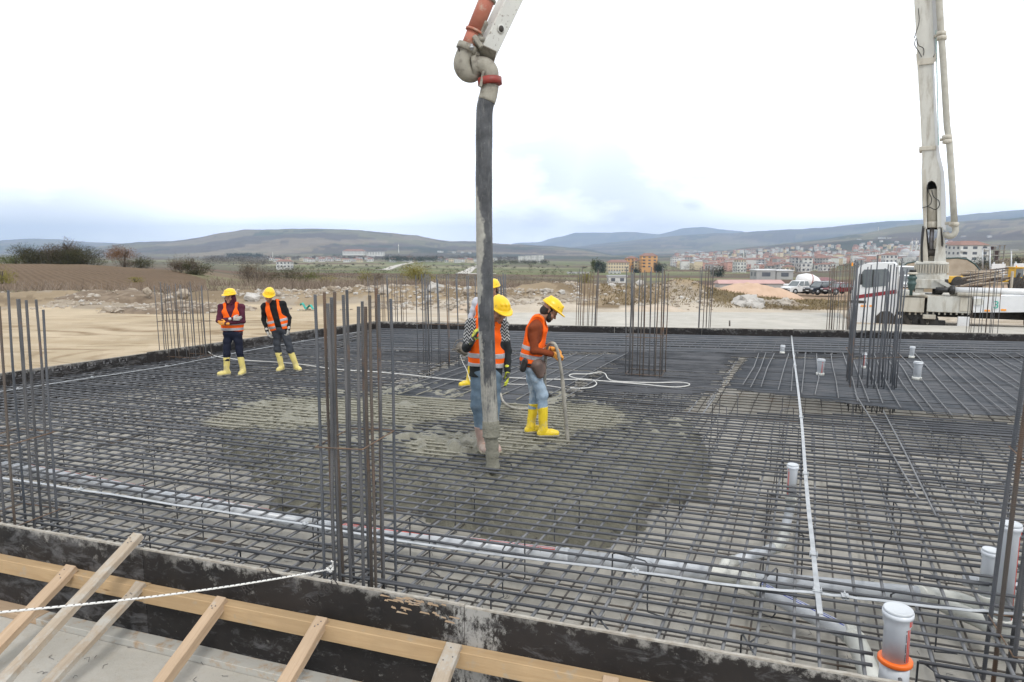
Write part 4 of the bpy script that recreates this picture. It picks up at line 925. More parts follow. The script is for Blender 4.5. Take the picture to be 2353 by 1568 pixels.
# ================================================================ concrete hose and boom tip
def dp(x, y, Y=7.5): return deep(x, y, Y)
m, t, b = newmat('cement_smeared_rubber'); v = coords(t, 'World'); sp = N(t, 'ShaderNodeSeparateXYZ', {0: v})
c = mixc(t, ramp(t, noise(t, v, 3.5, 6, .65), .4, .62), (.030,.033,.038), (.085,.09,.098))
st = N(t, 'ShaderNodeMapping', {'Vector': v, 'Scale': (9,9,1.2)}).outputs[0]; c = mixc(t, ramp(t, noise(t, st, 2.2, 8, .75), .52, .70, 0, .75), c, (.20,.20,.195))
sv = ramp(t, noise(t, v, 26, 7, .75), .60, .74, 0, .7); c = mixc(t, sv, c, (.33,.33,.31))
pc_ = dp(1103, 430); side = N(t, 'ShaderNodeMath', {0: sp.outputs[0], 1: -(pc_.x+.012)}, operation='ADD').outputs[0]
wob = ramp(t, noise(t, N(t, 'ShaderNodeMapping', {'Vector': v, 'Scale': (1,1,1.0)}).outputs[0], 3.2, 4, .6), .3, .7, -.06, .06)
left = ramp(t, N(t, 'ShaderNodeMath', {0: side, 1: wob}, operation='ADD').outputs[0], .012, -.006)
zt_, zb2 = dp(1103, 412).z, dp(1110, 900).z
hgt = ramp(t, N(t, 'ShaderNodeMath', {0: sp.outputs[2], 1: N(t, 'ShaderNodeMath', {0: side, 1: -2.2}, operation='MULTIPLY').outputs[0]}, operation='SUBTRACT').outputs[0], zt_-.16, zt_-.22)
lm = N(t, 'ShaderNodeMath', {0: left, 1: hgt}, operation='MULTIPLY').outputs[0]; c = mixc(t, lm, c, mixc(t, ramp(t, noise(t, v, 20, 6, .7), .35, .65), (.36,.355,.32), (.27,.265,.24)))
low = ramp(t, N(t, 'ShaderNodeMath', {0: sp.outputs[2], 1: ramp(t, noise(t, st, 2.5, 6, .7), .3, .7, -.75, .55)}, operation='ADD').outputs[0], 1.55, 1.15); c = mixc(t, low, c, mixc(t, ramp(t, noise(t, v, 20, 6, .7), .35, .65), (.34,.33,.29), (.25,.245,.22)))
t.links.new(c, b.inputs['Base Color']); b.inputs['Roughness'].default_value = .55; t.links.new(N(t, 'ShaderNodeBump', {'Height': noise(t, v, 22, 8, .7), 'Strength': .35, 'Distance': .01}).outputs[0], b.inputs['Normal']); M_hose = m
M_pumpgrey = mk('cement_crusted_steel', (.33,.315,.265), (.22,.205,.17), 7, .75, c3=(.14,.12,.10), s3=7, th3=(.52,.68), bump=.4, bs=26); M_redpaint = mk('dusty_red_paint', (.36,.10,.065), (.42,.17,.11), 4, .65, c3=(.42,.34,.27), s3=6, th3=(.55,.68), bump=.25, bs=30); M_redc = mk('red_clamp_paint', (.30,.035,.025), (.20,.04,.03), 8, .5, c3=(.12,.09,.07), s3=9, th3=(.58,.7))
def dirtywhite(name, c1=(.66,.655,.62), dirt=(.27,.235,.18), th=(.60,.78), streak=True, speck=.66):
    m, t, b = newmat(name); v = coords(t, 'World'); c = mixc(t, ramp(t, noise(t, v, .8, 6, .6), .35, .7), c1, tuple(x*.84 for x in c1))
    st = N(t, 'ShaderNodeMapping', {'Vector': v, 'Scale': (2.2,2.2,.45)}).outputs[0]; c = mixc(t, ramp(t, noise(t, st, 1.7, 8, .7), *th, 0, .75), c, dirt); c = mixc(t, ramp(t, noise(t, v, 24, 6, .7), speck, speck+.06, 0, .75), c, (.16,.13,.10))
    t.links.new(c, b.inputs['Base Color']); b.inputs['Roughness'].default_value = .5; return m
M_white1 = dirtywhite('chipped_white_paint', (.62,.625,.59), th=(.62,.78), speck=.60); M_tr = dirtywhite('pump_white_paint', (.57,.565,.52), th=(.50,.68)); M_trd = dirtywhite('grimy_white_paint', (.52,.49,.42), th=(.47,.66)); M_cab = mk('clean_white_paint', (.70,.71,.72), (.64,.65,.66), 2, .3)
M_dark = mk('dark_chassis', (.022,.02,.018), (.05,.042,.034), 4, .7); M_glass = mk('dark_window_glass', (.10,.12,.13), (.16,.18,.19), 1.5, .12, spec=.8); M_tyre = mk('tyre_rubber', (.02,.02,.021), (.045,.042,.038), 6, .8); M_piston = mk('piston_steel', (.22,.22,.24), (.14,.13,.13), 4, .35, .6)
M_teal = mk('teal_letter', (.05,.38,.30)); M_reflor = mk('orange_marker', (.85,.32,.02)); M_carred = mk('dark_red_stripe', (.22,.02,.03)); M_pipegr = mk('pump_pipe_paint', (.43,.42,.37), (.34,.325,.28), 3, .55, c3=(.25,.20,.15), s3=4, th3=(.6,.75))
hp_ = [dp(1126,196), dp(1122,220), dp(1114,250), dp(1112.5,300), dp(1112,370), dp(1112,450), dp(1113,560), dp(1115.5,680), dp(1119,790), dp(1123,890), dp(1127,960), dp(1128.5,998)]
rh = 18.4/F*7.55
root = thing('concrete_hose', 'thick black rubber hose smeared with cement hanging from the boom down to the mat', 'hose', hp_[-1])
SP = smoothpath(hp_, 6); MB().tube(SP[8:], [rh*(1+.012*math.sin(i*.7)) for i in range(len(SP)-8)], 32).build('hose_wall', M_hose, root, local=tuple(SP[8]))
MB().tube(SP[:10], rh*1.06, 32).build('metal_sleeve', M_pumpgrey, root, local=tuple(SP[0])); e = SP[-1]; MB().lathe([(rh*1.0,-.16),(rh*1.07,-.15),(rh*1.10,-.06),(rh*1.06,.0),(rh*1.12,.012),(rh*1.10,.03),(rh*.9,.03)], tuple(e-Vector((0,0,-.0))), (0.02,0,-1), 30).build('crusted_end', M_wet, root, local=tuple(e))
# stream of concrete
S = []; tgt = dp(1133, 1080)
rs = []
for i in range(15):
    f = i/14; S.append(e + (tgt-e)*f + Vector((random.gauss(0,.004), 0, 0))); rs.append(rh*(.86-.07*f+.16*f**6)+random.gauss(0,.003))
o = MB().tube(S, rs, 28).build('falling_concrete', M_wet, local=tuple(e)); tag(o, 'column of wet concrete dropping from the hose mouth onto the mat', 'concrete stream')
# boom tip: white box beam, red pipe, two elbows
boom = thing('pump_boom', 'tip of the pump boom: white box beam beside a red pipe, grey elbows below', 'pump boom', dp(1110,130))
def boxbeam(a, b, w, h, face, mat, name, par, mi_hole=None):
    a, b = Vector(a), Vector(b); u = (b-a).normalized(); n_ = Vector(face); n_ = (n_-u*n_.dot(u)).normalized(); s = u.cross(n_); rt = Matrix((u, s, n_)).transposed()
    return MB().bbox((a+b)/2, ((b-a).length, w, h), rt, b=.012).build(name, mat, par, local=tuple(a)), rt
fa = (.75,-1.0,-.25); A_ = dp(1112, 128, 7.62); B_ = dp(1192,-40, 7.75); bm, rt = boxbeam(A_, B_, .20, .155, fa, M_white1, 'box_beam', boom)
u = (B_-A_).normalized(); nn_ = Vector((rt[0][2], rt[1][2], rt[2][2])); hc = dp(1147.5, 65, 7.6); hc = A_+u*((hc-A_).dot(u)) + nn_*.0775
MB().lathe([(.030,.0),(.045,.0),(.045,.012),(.030,.012)], tuple(hc), tuple(nn_), 22).build('beam_hole_rim', M_white1, boom, local=tuple(hc)); MB().lathe([(.001,0),(.033,0),(.033,.004),(.001,.004)], tuple(hc+nn_*.0095), tuple(nn_), 22).build('hole_shade_disc', M_dark, boom, local=tuple(hc))  # flat dark disc stands in for the shade inside the hole
q0, q1 = dp(1074,112,7.5), dp(1131,-30,7.5); MB().tube([q0, q0+(q1-q0)*.28], rh*.84, 26).build('red_pipe', M_redpaint, boom, local=tuple(q0)); MB().tube([q0+(q1-q0)*.28, q1], rh*.92, 26).build('red_pipe', M_redpaint, boom, local=tuple(q0))
def ringc(c, ax, r, mat, name, wd=.03, th=.018): MB().lathe([(r,-wd),(r+th,-wd*.9),(r+th,wd*.9),(r,wd)], tuple(c), tuple(ax), 28).build(name, mat, boom, local=tuple(c))
ax = (q1-q0).normalized(); ringc(q0+(q1-q0)*.28, ax, rh*.93, M_redpaint, 'pipe_joint', .012, .012); ringc(q0+(q1-q0)*.80, ax, rh*.95, M_pumpgrey, 'pipe_joint', .012, .012); ringc(q0, ax, rh*.95, M_pumpgrey, 'pipe_clamp', .035, .03)
E1 = smoothpath([q0, dp(1066,130,7.5), dp(1062,150,7.5), dp(1070,166,7.52), dp(1084,170,7.55), dp(1094,160,7.55)], 6); MB().tube(E1, [rh*.97+.006*math.sin(i/len(E1)*3.1) for i in range(len(E1))], 28).build('elbow', M_pumpgrey, boom, local=tuple(q0))
E2 = smoothpath([dp(1092,150,7.55), dp(1104,150,7.5), dp(1117,153,7.48), dp(1126,164,7.48), dp(1127,180,7.49), dp(1126,192,7.5)], 6); MB().tube(E2, rh*.97, 28).build('elbow', M_pumpgrey, boom, local=tuple(E2[0]))
ringc(dp(1090,153,7.54), (1,.1,.15), rh*1.05, M_pumpgrey, 'pipe_clamp', .032, .028); ringc(dp(1125.5,188,7.5), (.08,0,-1), rh*1.1, M_redc, 'red_coupling', .038, .03); ringc(dp(1125.5,181,7.5), (.08,0,-1), rh*1.05, M_redc, 'red_coupling', .012, .012)
MB().bbox(dp(1108,183,7.42), (.03,.05,.16), Matrix.Rotation(R(12),3,'Y')).build('clamp_lever', M_pumpgrey, boom, local=tuple(dp(1108,183)))
MB().bbox(dp(1103,122,7.55), (.34,.26,.014), Matrix.Rotation(R(24),3,'Y')@Matrix.Rotation(R(-26),3,'X')).build('mount_plate', M_pumpgrey, boom, local=tuple(dp(1103,122)))
for (x0,y0,x1,y1,r_) in ((1078,110,1096,118,.022),(1088,95,1108,72,.03),(1092,88,1112,92,.028),(1083,118,1100,128,.026),(1098,78,1106,60,.022)):
    MB().tube([dp(x0,y0,7.46), dp(x1,y1,7.5)], r_, 12).build('bracket_arm', M_pumpgrey, boom, local=tuple(dp(x0,y0)))
MB().bbox(dp(1110,66,7.5), (.05,.09,.15), Matrix.Rotation(R(28),3,'Y')).build('bracket_plate', M_pumpgrey, boom, local=tuple(dp(1110,66))); MB().bbox(dp(1098,98,7.45), (.05,.10,.14), Matrix.Rotation(R(-35),3,'Y')).build('bracket_plate', M_pumpgrey, boom, local=tuple(dp(1098,98)))
MB().tube([dp(1066,128,7.45), dp(1056,118,7.43), dp(1052,106,7.42)], .010, 8).build('locking_pin', M_dark, boom, local=tuple(dp(1060,120))); MB().tube([dp(1090,97,7.42), dp(1102,94,7.42)], .009, 8).build('locking_pin', M_dark, boom, local=tuple(dp(1090,97)))
MB().lathe([(.016,0),(.016,.02),(.024,.02),(.024,.035),(.014,.035),(.014,.06)], tuple(dp(1084,116,7.40)), (0,-.1,1), 8).build('bolt', M_zinc, boom, local=tuple(dp(1084,116)))
# vibrator hose in the bearded worker's hands, second end behind him
M_vib = mk('muddy_vibrator_hose', (.20,.19,.17), (.30,.285,.245), 9, .6, c3=(.36,.34,.29), s3=4, th3=(.45,.6), bump=.3, bs=40)
yv = at(1255,1003,.55).y-.10
V_ = smoothpath([deep(1256,918,yv+.25), deep(1252,880,yv+.22), deep(1253,835,yv+.16), deep(1257,800,yv+.08), deep(1265,790,yv), deep(1274,791,yv-.04), deep(1281,806,yv-.05), deep(1287,835,yv-.05), deep(1292,870,yv-.04), deep(1297,930,yv-.02), deep(1302,990,yv), deep(1306,1032,yv)], 6)
rv = [.021 if i < len(V_)*.72 else .027 for i in range(len(V_))]; o = MB().tube(V_, rv, 14).build('vibrator_hose', M_vib, local=tuple(V_[0])); tag(o, 'bent muddy vibrator hose the bearded worker pushes down into the concrete', 'vibrator hose')
V2 = smoothpath([at(1150,905,.60), at(1156,922,.585), at(1170,934,.575), at(1190,940,.575), at(1210,940,.575), at(1232,933,.58), at(1245,925,.6)], 6); o = MB().tube(V2, .018, 12).build('vibrator_hose', M_vib, local=tuple(V2[0])); tag(o, 'pale vibrator hose curving over the mat behind the yellow boots', 'vibrator hose')
vm = deep(1064, 803, 11.75); root = thing('vibrator_motor', 'grimy round vibrator motor with a wire handle hanging beside the half hidden worker', 'motor', vm)
M_motor = mk('grimy_aluminium', (.20,.18,.15), (.11,.10,.09), 14, .6, .3, c3=(.34,.25,.14), s3=7, th3=(.55,.65))
MB().lathe([(.05,-.13),(.085,-.11),(.09,-.02),(.075,.0),(.08,.03),(.08,.09),(.045,.12),(.03,.17)], tuple(vm), (.75,-.45,-.5), 20).build('housing', M_motor, root, local=tuple(vm)); MB().tube([vm+Vector((.03,-.05,-.1)), vm+Vector((-.13,-.06,-.02)), vm+Vector((-.16,-.06,.06)), vm+Vector((-.11,-.06,.16)), vm+Vector((.0,-.05,.19)), vm+Vector((.06,-.03,.14))], .008, 8).build('handle', M_motor, root, local=tuple(vm)); MB().tube([vm+Vector((-.02,-.05,.02)), vm+Vector((-.19,-.08,.0))], .012, 8).build('lever', M_motor, root, local=tuple(vm))
cb = smoothpath([vm+Vector((-.05,-.05,-.10)), deep(1064,835,11.7), deep(1072,850,11.6), deep(1082,880,11.4), deep(1092,890,11.2)], 5); MB().tube(cb, .006, 6).build('cable', M_cord, root, local=tuple(vm))
# ================================================================ pump truck
YT = 28.0; PLANE[0] = math.atan((2130-CX)/F*1.0); PLANE[1] = 2130.; TN, TU = pn()
tk = thing('pump_truck', 'white truck mounted concrete pump with its folding boom raised, parked beyond the far formwork', 'pump truck', deep(2150, 757, YT))
def tb(name, x0, y0, x1, y1, Y, th, mat, par=None, b=.02): 
    par = par or tk; mb = MB().vbox(x0, y0, x1, y1, Y, th, 0, b); return mb.build(name, mat, par, local=tuple(deep((x0+x1)/2, (y0+y1)/2, Y)))
def poly(name, pts, Y, th, mat, par=None, bev=None):
    par = par or tk; mb = MB(); P = [deep(x, y, Y) for x, y in pts]; n = len(P); k = (Y+th)/Y
    V = P + [p+TN*th for p in P]; mb.add(V, [tuple(range(n)), tuple(range(2*n-1,n-1,-1))]+[(i,i+n,(i+1)%n+n,(i+1)%n) for i in range(n)]); 
    o = mb.build(name, mat, par, local=tuple(P[0])); bmfix(o); return o
import bmesh
def bmfix(o):
    bm = bmesh.new(); bm.from_mesh(o.data); bmesh.ops.recalc_face_normals(bm, faces=bm.faces); bm.to_mesh(o.data); bm.free()
cabp = poly('cab', [(1953,748),(1951,700),(1957,675),(1969,622),(1976,611),(1990,606),(2052,604),(2059,610),(2062,640),(2062,700),(2050,748)], YT, 2.3, M_cab)
poly('cab_side_window', [(1981,659),(1979,640),(1981,626),(1986,620),(2040,619),(2044,626),(2044,645),(2038,657),(1990,662)], YT-.02, .05, M_glass, cabp); tb('window_frame', 2004.5, 620, 2007, 660, YT-.035, .03, M_blackplastic, cabp, 0)
poly('cab_windscreen', [(1960,676),(1972,624),(1975,624),(1963,678)], YT+.05, 2.1, M_glass, cabp); poly('cab_stripe', [(1962,688),(1962,680),(2060,666),(2060,675)], YT-.012, .02, M_carred, cabp); tb('bumper', 1950, 700, 1976, 746, YT-.06, 2.3, M_cab, cabp); tb('marker_lamp', 1975, 702, 1990, 705.5, YT-.02, .03, M_reflor, cabp, 0); tb('marker_lamp', 1998, 702, 2003, 705.5, YT-.02, .03, M_reflor, cabp, 0)
poly('cab_mirror', [(1974,630),(1981,630),(1982,655),(1975,655)], YT-.35, .12, M_blackplastic, cabp); tb('grille', 1953, 691, 1990, 697, YT-.02, .05, M_dark, cabp, 0); tb('cab_beacon', 1956.5, 604, 1959.5, 612, YT+.6, .2, M_reflor, cabp)
poly('wheel_arch', [(2010,757),(2012,728),(2024,716),(2046,716),(2058,730),(2060,757)], YT-.02, .8, M_dark, cabp)
tb('chassis', 2060, 722, 2900, 742, YT+.7, .9, M_dark); tb('outrigger_box', 2064, 684, 2124, 718, YT-.1, .9, M_trd); tb('outrigger_box', 2130, 682, 2233, 719, YT-.05, 1.0, M_tr); tb('outrigger_shade_block', 2124, 686, 2130, 716, YT+.2, .6, M_dark); tb('outrigger_end', 2205, 684, 2232, 717, YT-.08, .5, M_trd)  # dark block between the outrigger boxes stands in for the shade there
bb = poly('body_panel', [(2236,719),(2236,683),(2600,676),(2600,716)], YT-.15, 1.2, M_cab); poly('panel_recess', [(2238,701),(2238,688),(2256,687),(2260,691),(2260,698),(2256,702)], YT-.19, .05, M_tr, bb)
o_ = tb('marker_lamp', 2262, 712.5, 2275, 716.5, YT-.17, .03, M_reflor, bb, 0); tb('marker_lamp', 2300, 711, 2312, 715, YT-.17, .03, M_reflor, bb, 0)
M4 = Matrix((TU, Vector((0,0,1)), -TN)).transposed().to_4x4(); M4.translation = deep(2281, 709, YT-.18); put_text('3', .42, M4, M_teal, bb)
for (x0,y0,x1,y1) in ((2120,724,2150,734),(2200,729,2229,754)): tb('side_locker', x0, y0, x1, y1, YT-.1, .5, M_trd if x0 < 2150 else M_cab)
tb('fuel_tank', 2110, 738, 2172, 754, YT+.1, .6, M_blackplastic); 
def wheel(x, y, r, Y, par=tk):
    c = deep(x, y, Y); w = MB().lathe([(r*.55,0),(r*.9,-.02),(r,.04),(r,.26),(r*.9,.32),(r*.55,.30)], tuple(c), tuple(TN), 28).build('wheel', M_tyre, par, local=tuple(c)); MB().lathe([(.02,-.0),(r*.3,-.0),(r*.35,.06),(r*.56,.07),(r*.56,.1)], tuple(c), tuple(TN), 20).build('rim', M_trd, w, local=tuple(c))
for x in (2034, 2098, 2125, 2390, 2425): wheel(x, 742, .5, YT+.1)
tb('deck', 2062, 679, 2236, 684, YT-.02, 2.2, M_trd); tb('deck_box', 2064, 668, 2090, 679, YT+.1, 1.2, M_tr); 
for sx in range(12): 
    x = 2075+sx*13.5; tb('underside_bracket', x, 718, x+4, 724, YT+.05, .2, M_trd, b=0)
MB().tube([deep(2078,678,YT-.1), deep(2125,677,YT-.1)], .06, 12).build('hydraulic_ram', M_tr, tk, local=tuple(deep(2078,678,YT))); poly('ramp_leg', [(2066,720),(2076,716),(2098,748),(2090,754)], YT+.05, .3, M_dark)
# pedestal and turntable
ped = tb('pedestal', 2102, 642, 2170, 664, YT+.25, 1.5, M_tr); tb('pedestal_leg', 2102, 664, 2122, 680, YT+.3, 1.3, M_tr, ped)
cT = deep(2138, 640, YT+.85); 
MB().lathe([(.66,0),(.66,.16),(.56,.18),(.56,.62),(.62,.62),(.62,.68),(.5,.70)], tuple(cT+Vector((0,0,-.02))), (0,0,1), 40, smooth=False).build('turntable', M_tr, tk, local=tuple(cT))
for k in range(22):
    a = R(160)+k*math.pi*1.2/21; p = cT+Vector((.60*math.cos(a), .60*math.sin(a), .40)); MB().bbox(p, (.07,.05,.34), Matrix.Rotation(a,3,'Z'), b=.015).build('turntable_rib', M_trd, tk, local=tuple(p))
poly('brace', [(2147,644),(2160,642),(2196,663),(2190,669)], YT+.15, .25, M_tr); MB().tube([deep(2150,667,YT), deep(2186,667,YT)], .11, 14).build('hydraulic_ram', M_blackplastic, tk, local=tuple(deep(2150,667,YT))); MB().tube([deep(2186,667,YT), deep(2420,673,YT)], .125, 16).build('delivery_pipe', M_cab, tk, local=tuple(deep(2186,667,YT))); ringp = deep(2188,667,YT); MB().lathe([(.12,-.1),(.18,-.08),(.18,.08),(.12,.1)], tuple(ringp), tuple(TU), 18).build('pipe_clamp', M_blackplastic, tk, local=tuple(ringp))
tb('support_block', 2184, 670, 2210, 680, YT+.1, .5, M_trd); MB().tube([deep(2200,676,YT-.1), deep(2300,680,YT-.1)], .07, 12).build('hydraulic_ram', M_trd, tk, local=tuple(deep(2200,676,YT)))
tb('under_turntable_gear', 2142, 664, 2162, 680, YT+.6, .8, M_dark)
for k in range(8): 
    p = deep(2148+k*2.2, 664, YT+.4); MB().tube([p, p+Vector((.05*math.sin(k*2),-.1,-.12)), p+Vector((.07*math.cos(k*3),0,-.26))], .022, 6).build('hydraulic_hose', M_blackplastic, tk, local=tuple(p))
# green motor on its stalk
gm = thing('green_motor', 'dark green ribbed hydraulic motor standing upright beside the turntable', 'motor', deep(2093,680,YT-.3)); c = deep(2093, 680, YT-.3); M_green = mk('dark_green_paint', (.045,.09,.085), (.03,.06,.058), 5, .45)
gz_ = lambda y: deep(2093, y, YT-.3).z-c.z
MB().lathe([(0.061,0),(0.061,gz_(668)),(0.095,gz_(667)),(0.136,gz_(660)),(0.150,gz_(655)),(0.170,gz_(653)),(0.170,gz_(650)),(0.136,gz_(648)),(0.136,gz_(643)),(0.177,gz_(641)),(0.177,gz_(637)),(0.122,gz_(635)),(0.116,gz_(631))], tuple(c), (0,0,1), 20).build('housing', M_green, gm, local=tuple(c)); MB().lathe([(0.177,gz_(631)),(0.190,gz_(629)),(0.190,gz_(627)),(0.136,gz_(626))], tuple(c), (0,0,1), 20).build('flange', M_trd, gm, local=tuple(c)); MB().lathe([(0.129,gz_(626)),(0.129,gz_(621)),(0.116,gz_(620))], tuple(c), (0,0,1), 20).build('lid', M_blackplastic, gm, local=tuple(c))
# mast: tapering box with side flange, open foot with cylinder
YM = YT+.75
mast = poly('mast', [(2123,526),(2119,470),(2117,391),(2119,372),(2118,345),(2114,250),(2110,190),(2107,140),(2142,136),(2145,240),(2149.7,335),(2152,362),(2161.5,395),(2163,526),(2154,526),(2153,430),(2149,420),(2141,415),(2133,419),(2129,430),(2130,526)], YM, .75, M_tr)
poly('mast_side_flange', [(2142,136),(2146,136),(2150,220),(2157,335),(2160,356),(2169.5,396),(2173,450),(2174,530),(2163,526),(2161.5,395),(2152,362),(2149.7,335),(2145,240)], YM+.02, .7, M_cab, mast)
poly('mast_shade_sheet', [(2129,528),(2128,430),(2133,418),(2141,414),(2149,419),(2154,430),(2154,528)], YM+.62, .04, M_dark, mast)  # dark sheet behind the arch; the inner shade is put into its colour
poly('rust_run', [(2122,392),(2127,388),(2129,420),(2128,500),(2124,522),(2121,470)], YM-.012, .02, M_trd, mast)
fg = poly('foot_fork', [(2110,606),(2120,522),(2127,522),(2130,560),(2134,606)], YM, .35, M_trd); poly('foot_fork', [(2146,606),(2156,522),(2166,522),(2172,560),(2174,606)], YM, .35, M_tr)
poly('foot_fork', [(2112,606),(2120,575),(2168,575),(2174,606)], YM+.55, .25, M_trd); tb('foot_base', 2104, 601, 2174, 615, YM-.05, 1.1, M_tr)
poly('gap_shade_plate', [(2122,604),(2123,524),(2130,524),(2137,580),(2134,604)], YM+.3, .03, M_dark); poly('gap_shade_plate', [(2163,565),(2161,524),(2164,524),(2168,560),(2166,568)], YM-.02, .03, M_dark)  # dark plates; shade of the gaps beside the fork is painted by them
cy0, cy1 = deep(2142, 518, YM+.25), deep(2139, 581, YM+.2); MB().tube([deep(2143,436,YM+.28), cy0], .20, 18).build('boom_cylinder', M_trd, tk, local=tuple(cy0)); MB().lathe([(.21,-.1),(.23,-.08),(.23,.12),(.20,.15)], tuple(cy0), (0,0,1), 20).build('cylinder_collar', M_trd, tk, local=tuple(cy0)); MB().tube([cy0, cy1], .085, 16).build('piston_rod', M_piston, tk, local=tuple(cy1)); MB().lathe([(.12,-.25),(.14,-.23),(.14,.23),(.12,.25)], tuple(cy1), tuple(TU), 20).build('pivot_pin', M_dark, tk, local=tuple(cy1))
pp = smoothpath([deep(2174,538,YM+.2), deep(2160,548,YM+.25), deep(2152,556,YM+.25), deep(2149,572,YM+.3), deep(2151,600,YM+.3)], 5); MB().tube(pp, .11, 14).build('delivery_pipe', M_trd, tk, local=tuple(pp[0]))
for a_ in ((2121,520,2117,600),(2123,524,2119,604)): 
    P = smoothpath([deep(a_[0],a_[1],YM-.06), deep((a_[0]+a_[2])/2-2,(a_[1]+a_[3])/2,YM-.1), deep(a_[2],a_[3],YM-.06)], 5); MB().tube(P, .032, 8).build('hydraulic_hose', M_blackplastic, mast, local=tuple(P[0]))
for pts in ([(2131,425),(2133,440),(2140,455),(2139,468),(2130,475),(2119,478)], [(2141,437),(2145,452),(2157,462),(2158,474),(2149,482),(2137,477),(2130,475)]):
    P = smoothpath([deep(x, y, YM-.08) for x, y in pts], 5); MB().tube(P, .018, 8).build('hydraulic_hose', M_blackplastic, mast, local=tuple(P[0]))
tb('mast_band', 2112, 336, 2151, 346, YM-.04, .85, M_trd, mast)
up1 = poly('upper_boom', [(2108,138),(2104,60),(2098,-40),(2140,-40),(2144,60),(2147,124),(2141,138),(2112,140)], YM-.02, .7, M_tr); poly('upper_boom_flange', [(2140,-40),(2154,-40),(2156,40),(2151,136),(2147,136)], YM+.05, .5, M_cab, up1); poly('grime_patch', [(2106,142),(2105,126),(2109,118),(2112,136),(2146,132),(2150,120),(2151,134),(2146,146),(2112,150),(2110,162)], YM-.05, .05, M_trd, up1)
poly('boom_stripe', [(2149.5,70),(2152,70),(2158,335),(2155.5,335)], YM-.01, .05, mk('pale_green_stripe', (.25,.50,.46), (.55,.6,.58), 5), mast)
for pts in ([(2110,20),(2112,50),(2105,75),(2101,88)], [(2104,90),(2102,104),(2112,120),(2118,132)], [(2106,88),(2110,104),(2122,112),(2122,128)]):
    P = smoothpath([deep(x, y, YM-.1) for x, y in pts], 5); MB().tube(P, .016, 8).build('hydraulic_hose', M_blackplastic, up1, local=tuple(P[0]))
pl2 = [(2155,-40),(2158,0),(2162,68),(2168,150),(2176,290),(2181,322),(2185,380),(2189,440),(2193,516)]; P = [deep(x, y, YM-.1) for x, y in pl2]; MB().tube(P, .12, 18).build('riser_pipe', M_pipegr, tk, local=tuple(P[0]))
for (x, y) in ((2163,78),(2164,88),(2176,316),(2177,326),(2192,516)): 
    c = deep(x, y, YM-.1); MB().lathe([(.12,-.09),(.18,-.07),(.18,.07),(.12,.09)], tuple(c), (.05,0,1), 18).build('pipe_clamp', M_trd, tk, local=tuple(c))
for (x0, x1, y) in ((2147,2160,82),(2160,2173,320),(2172,2190,512)): MB().tube([deep(x0,y+2,YM), deep(x1,y,YM-.05)], .06, 8).build('pipe_bracket', M_trd, tk, local=tuple(deep(x0,y,YM)))
P = smoothpath([deep(2193,516,YM-.1), deep(2196,530,YM-.1), deep(2190,541,YM-.1), deep(2180,543,YM-.1), deep(2174,538,YM)], 5); MB().tube(P, .118, 16).build('pipe_elbow', M_pipegr, tk, local=tuple(P[0]))

PLANE[0] = 0.
# ================================================================ smooth bodies grown from a distance field
def surfnet(D, org, h):
    s = D < 0; nx, ny, nz = D.shape; cs = (nx-1, ny-1, nz-1); acc = np.zeros(cs+(3,), np.float32); cnt = np.zeros(cs, np.int32)
    for a in range(3):
        o = [i for i in range(3) if i != a]
        for p in (0, 1):
            for q in (0, 1):
                i0 = [slice(0, n-1) for n in D.shape]; i0[o[0]] = slice(p, D.shape[o[0]]-1+p); i0[o[1]] = slice(q, D.shape[o[1]]-1+q)
                i1 = list(i0); i1[a] = slice(1, D.shape[a])
                d0, d1 = D[tuple(i0)], D[tuple(i1)]; cr = (d0 < 0) != (d1 < 0); t = np.where(cr, d0/np.where(cr, d0-d1, 1), 0)
                off = [0.]*3; off[o[0]] = p; off[o[1]] = q
                for k in range(3): acc[..., k] += np.where(cr, t if k == a else off[k], 0)
                cnt += cr
    act = cnt > 0; vid = np.full(cs, -1, np.int64); vid[act] = np.arange(act.sum()); ijk = np.argwhere(act)
    V = (ijk + acc[act]/cnt[act][:, None])*h + org; F_ = []
    for a in range(3):
        o = [(a+1) % 3, (a+2) % 3]; sl = [slice(1, n-1) for n in D.shape]; sl[a] = slice(0, D.shape[a]-1); s2 = list(sl); s2[a] = slice(1, D.shape[a])
        A_, B_ = s[tuple(sl)], s[tuple(s2)]; idx = np.argwhere(A_ != B_); 
        if not len(idx): continue
        sg = A_[tuple(idx.T)]; base = idx.copy(); base[:, o[0]] += 1; base[:, o[1]] += 1
        qd = []
        for p, q in ((1,1),(0,1),(0,0),(1,0)):
            c = base.copy(); c[:, o[0]] -= p; c[:, o[1]] -= q; qd.append(vid[tuple(c.T)])
        qd = np.stack(qd, -1); qd[~sg] = qd[~sg][:, ::-1]; F_.append(qd)
    return V, np.concatenate(F_) if F_ else np.zeros((0,4), int)
def rc(a, b, r1, r2=None, k=.03): return ('c', np.array(a, float), np.array(b, float), float(r1), float(r2 if r2 is not None else r1), k, 1)
def el(c, r, k=.03, rot=None): return ('e', np.array(c, float), np.array(r, float), rot, 0, k, 1)
def sub(p, k=None): return p[:5] + ((k if k is not None else p[5]), -1)
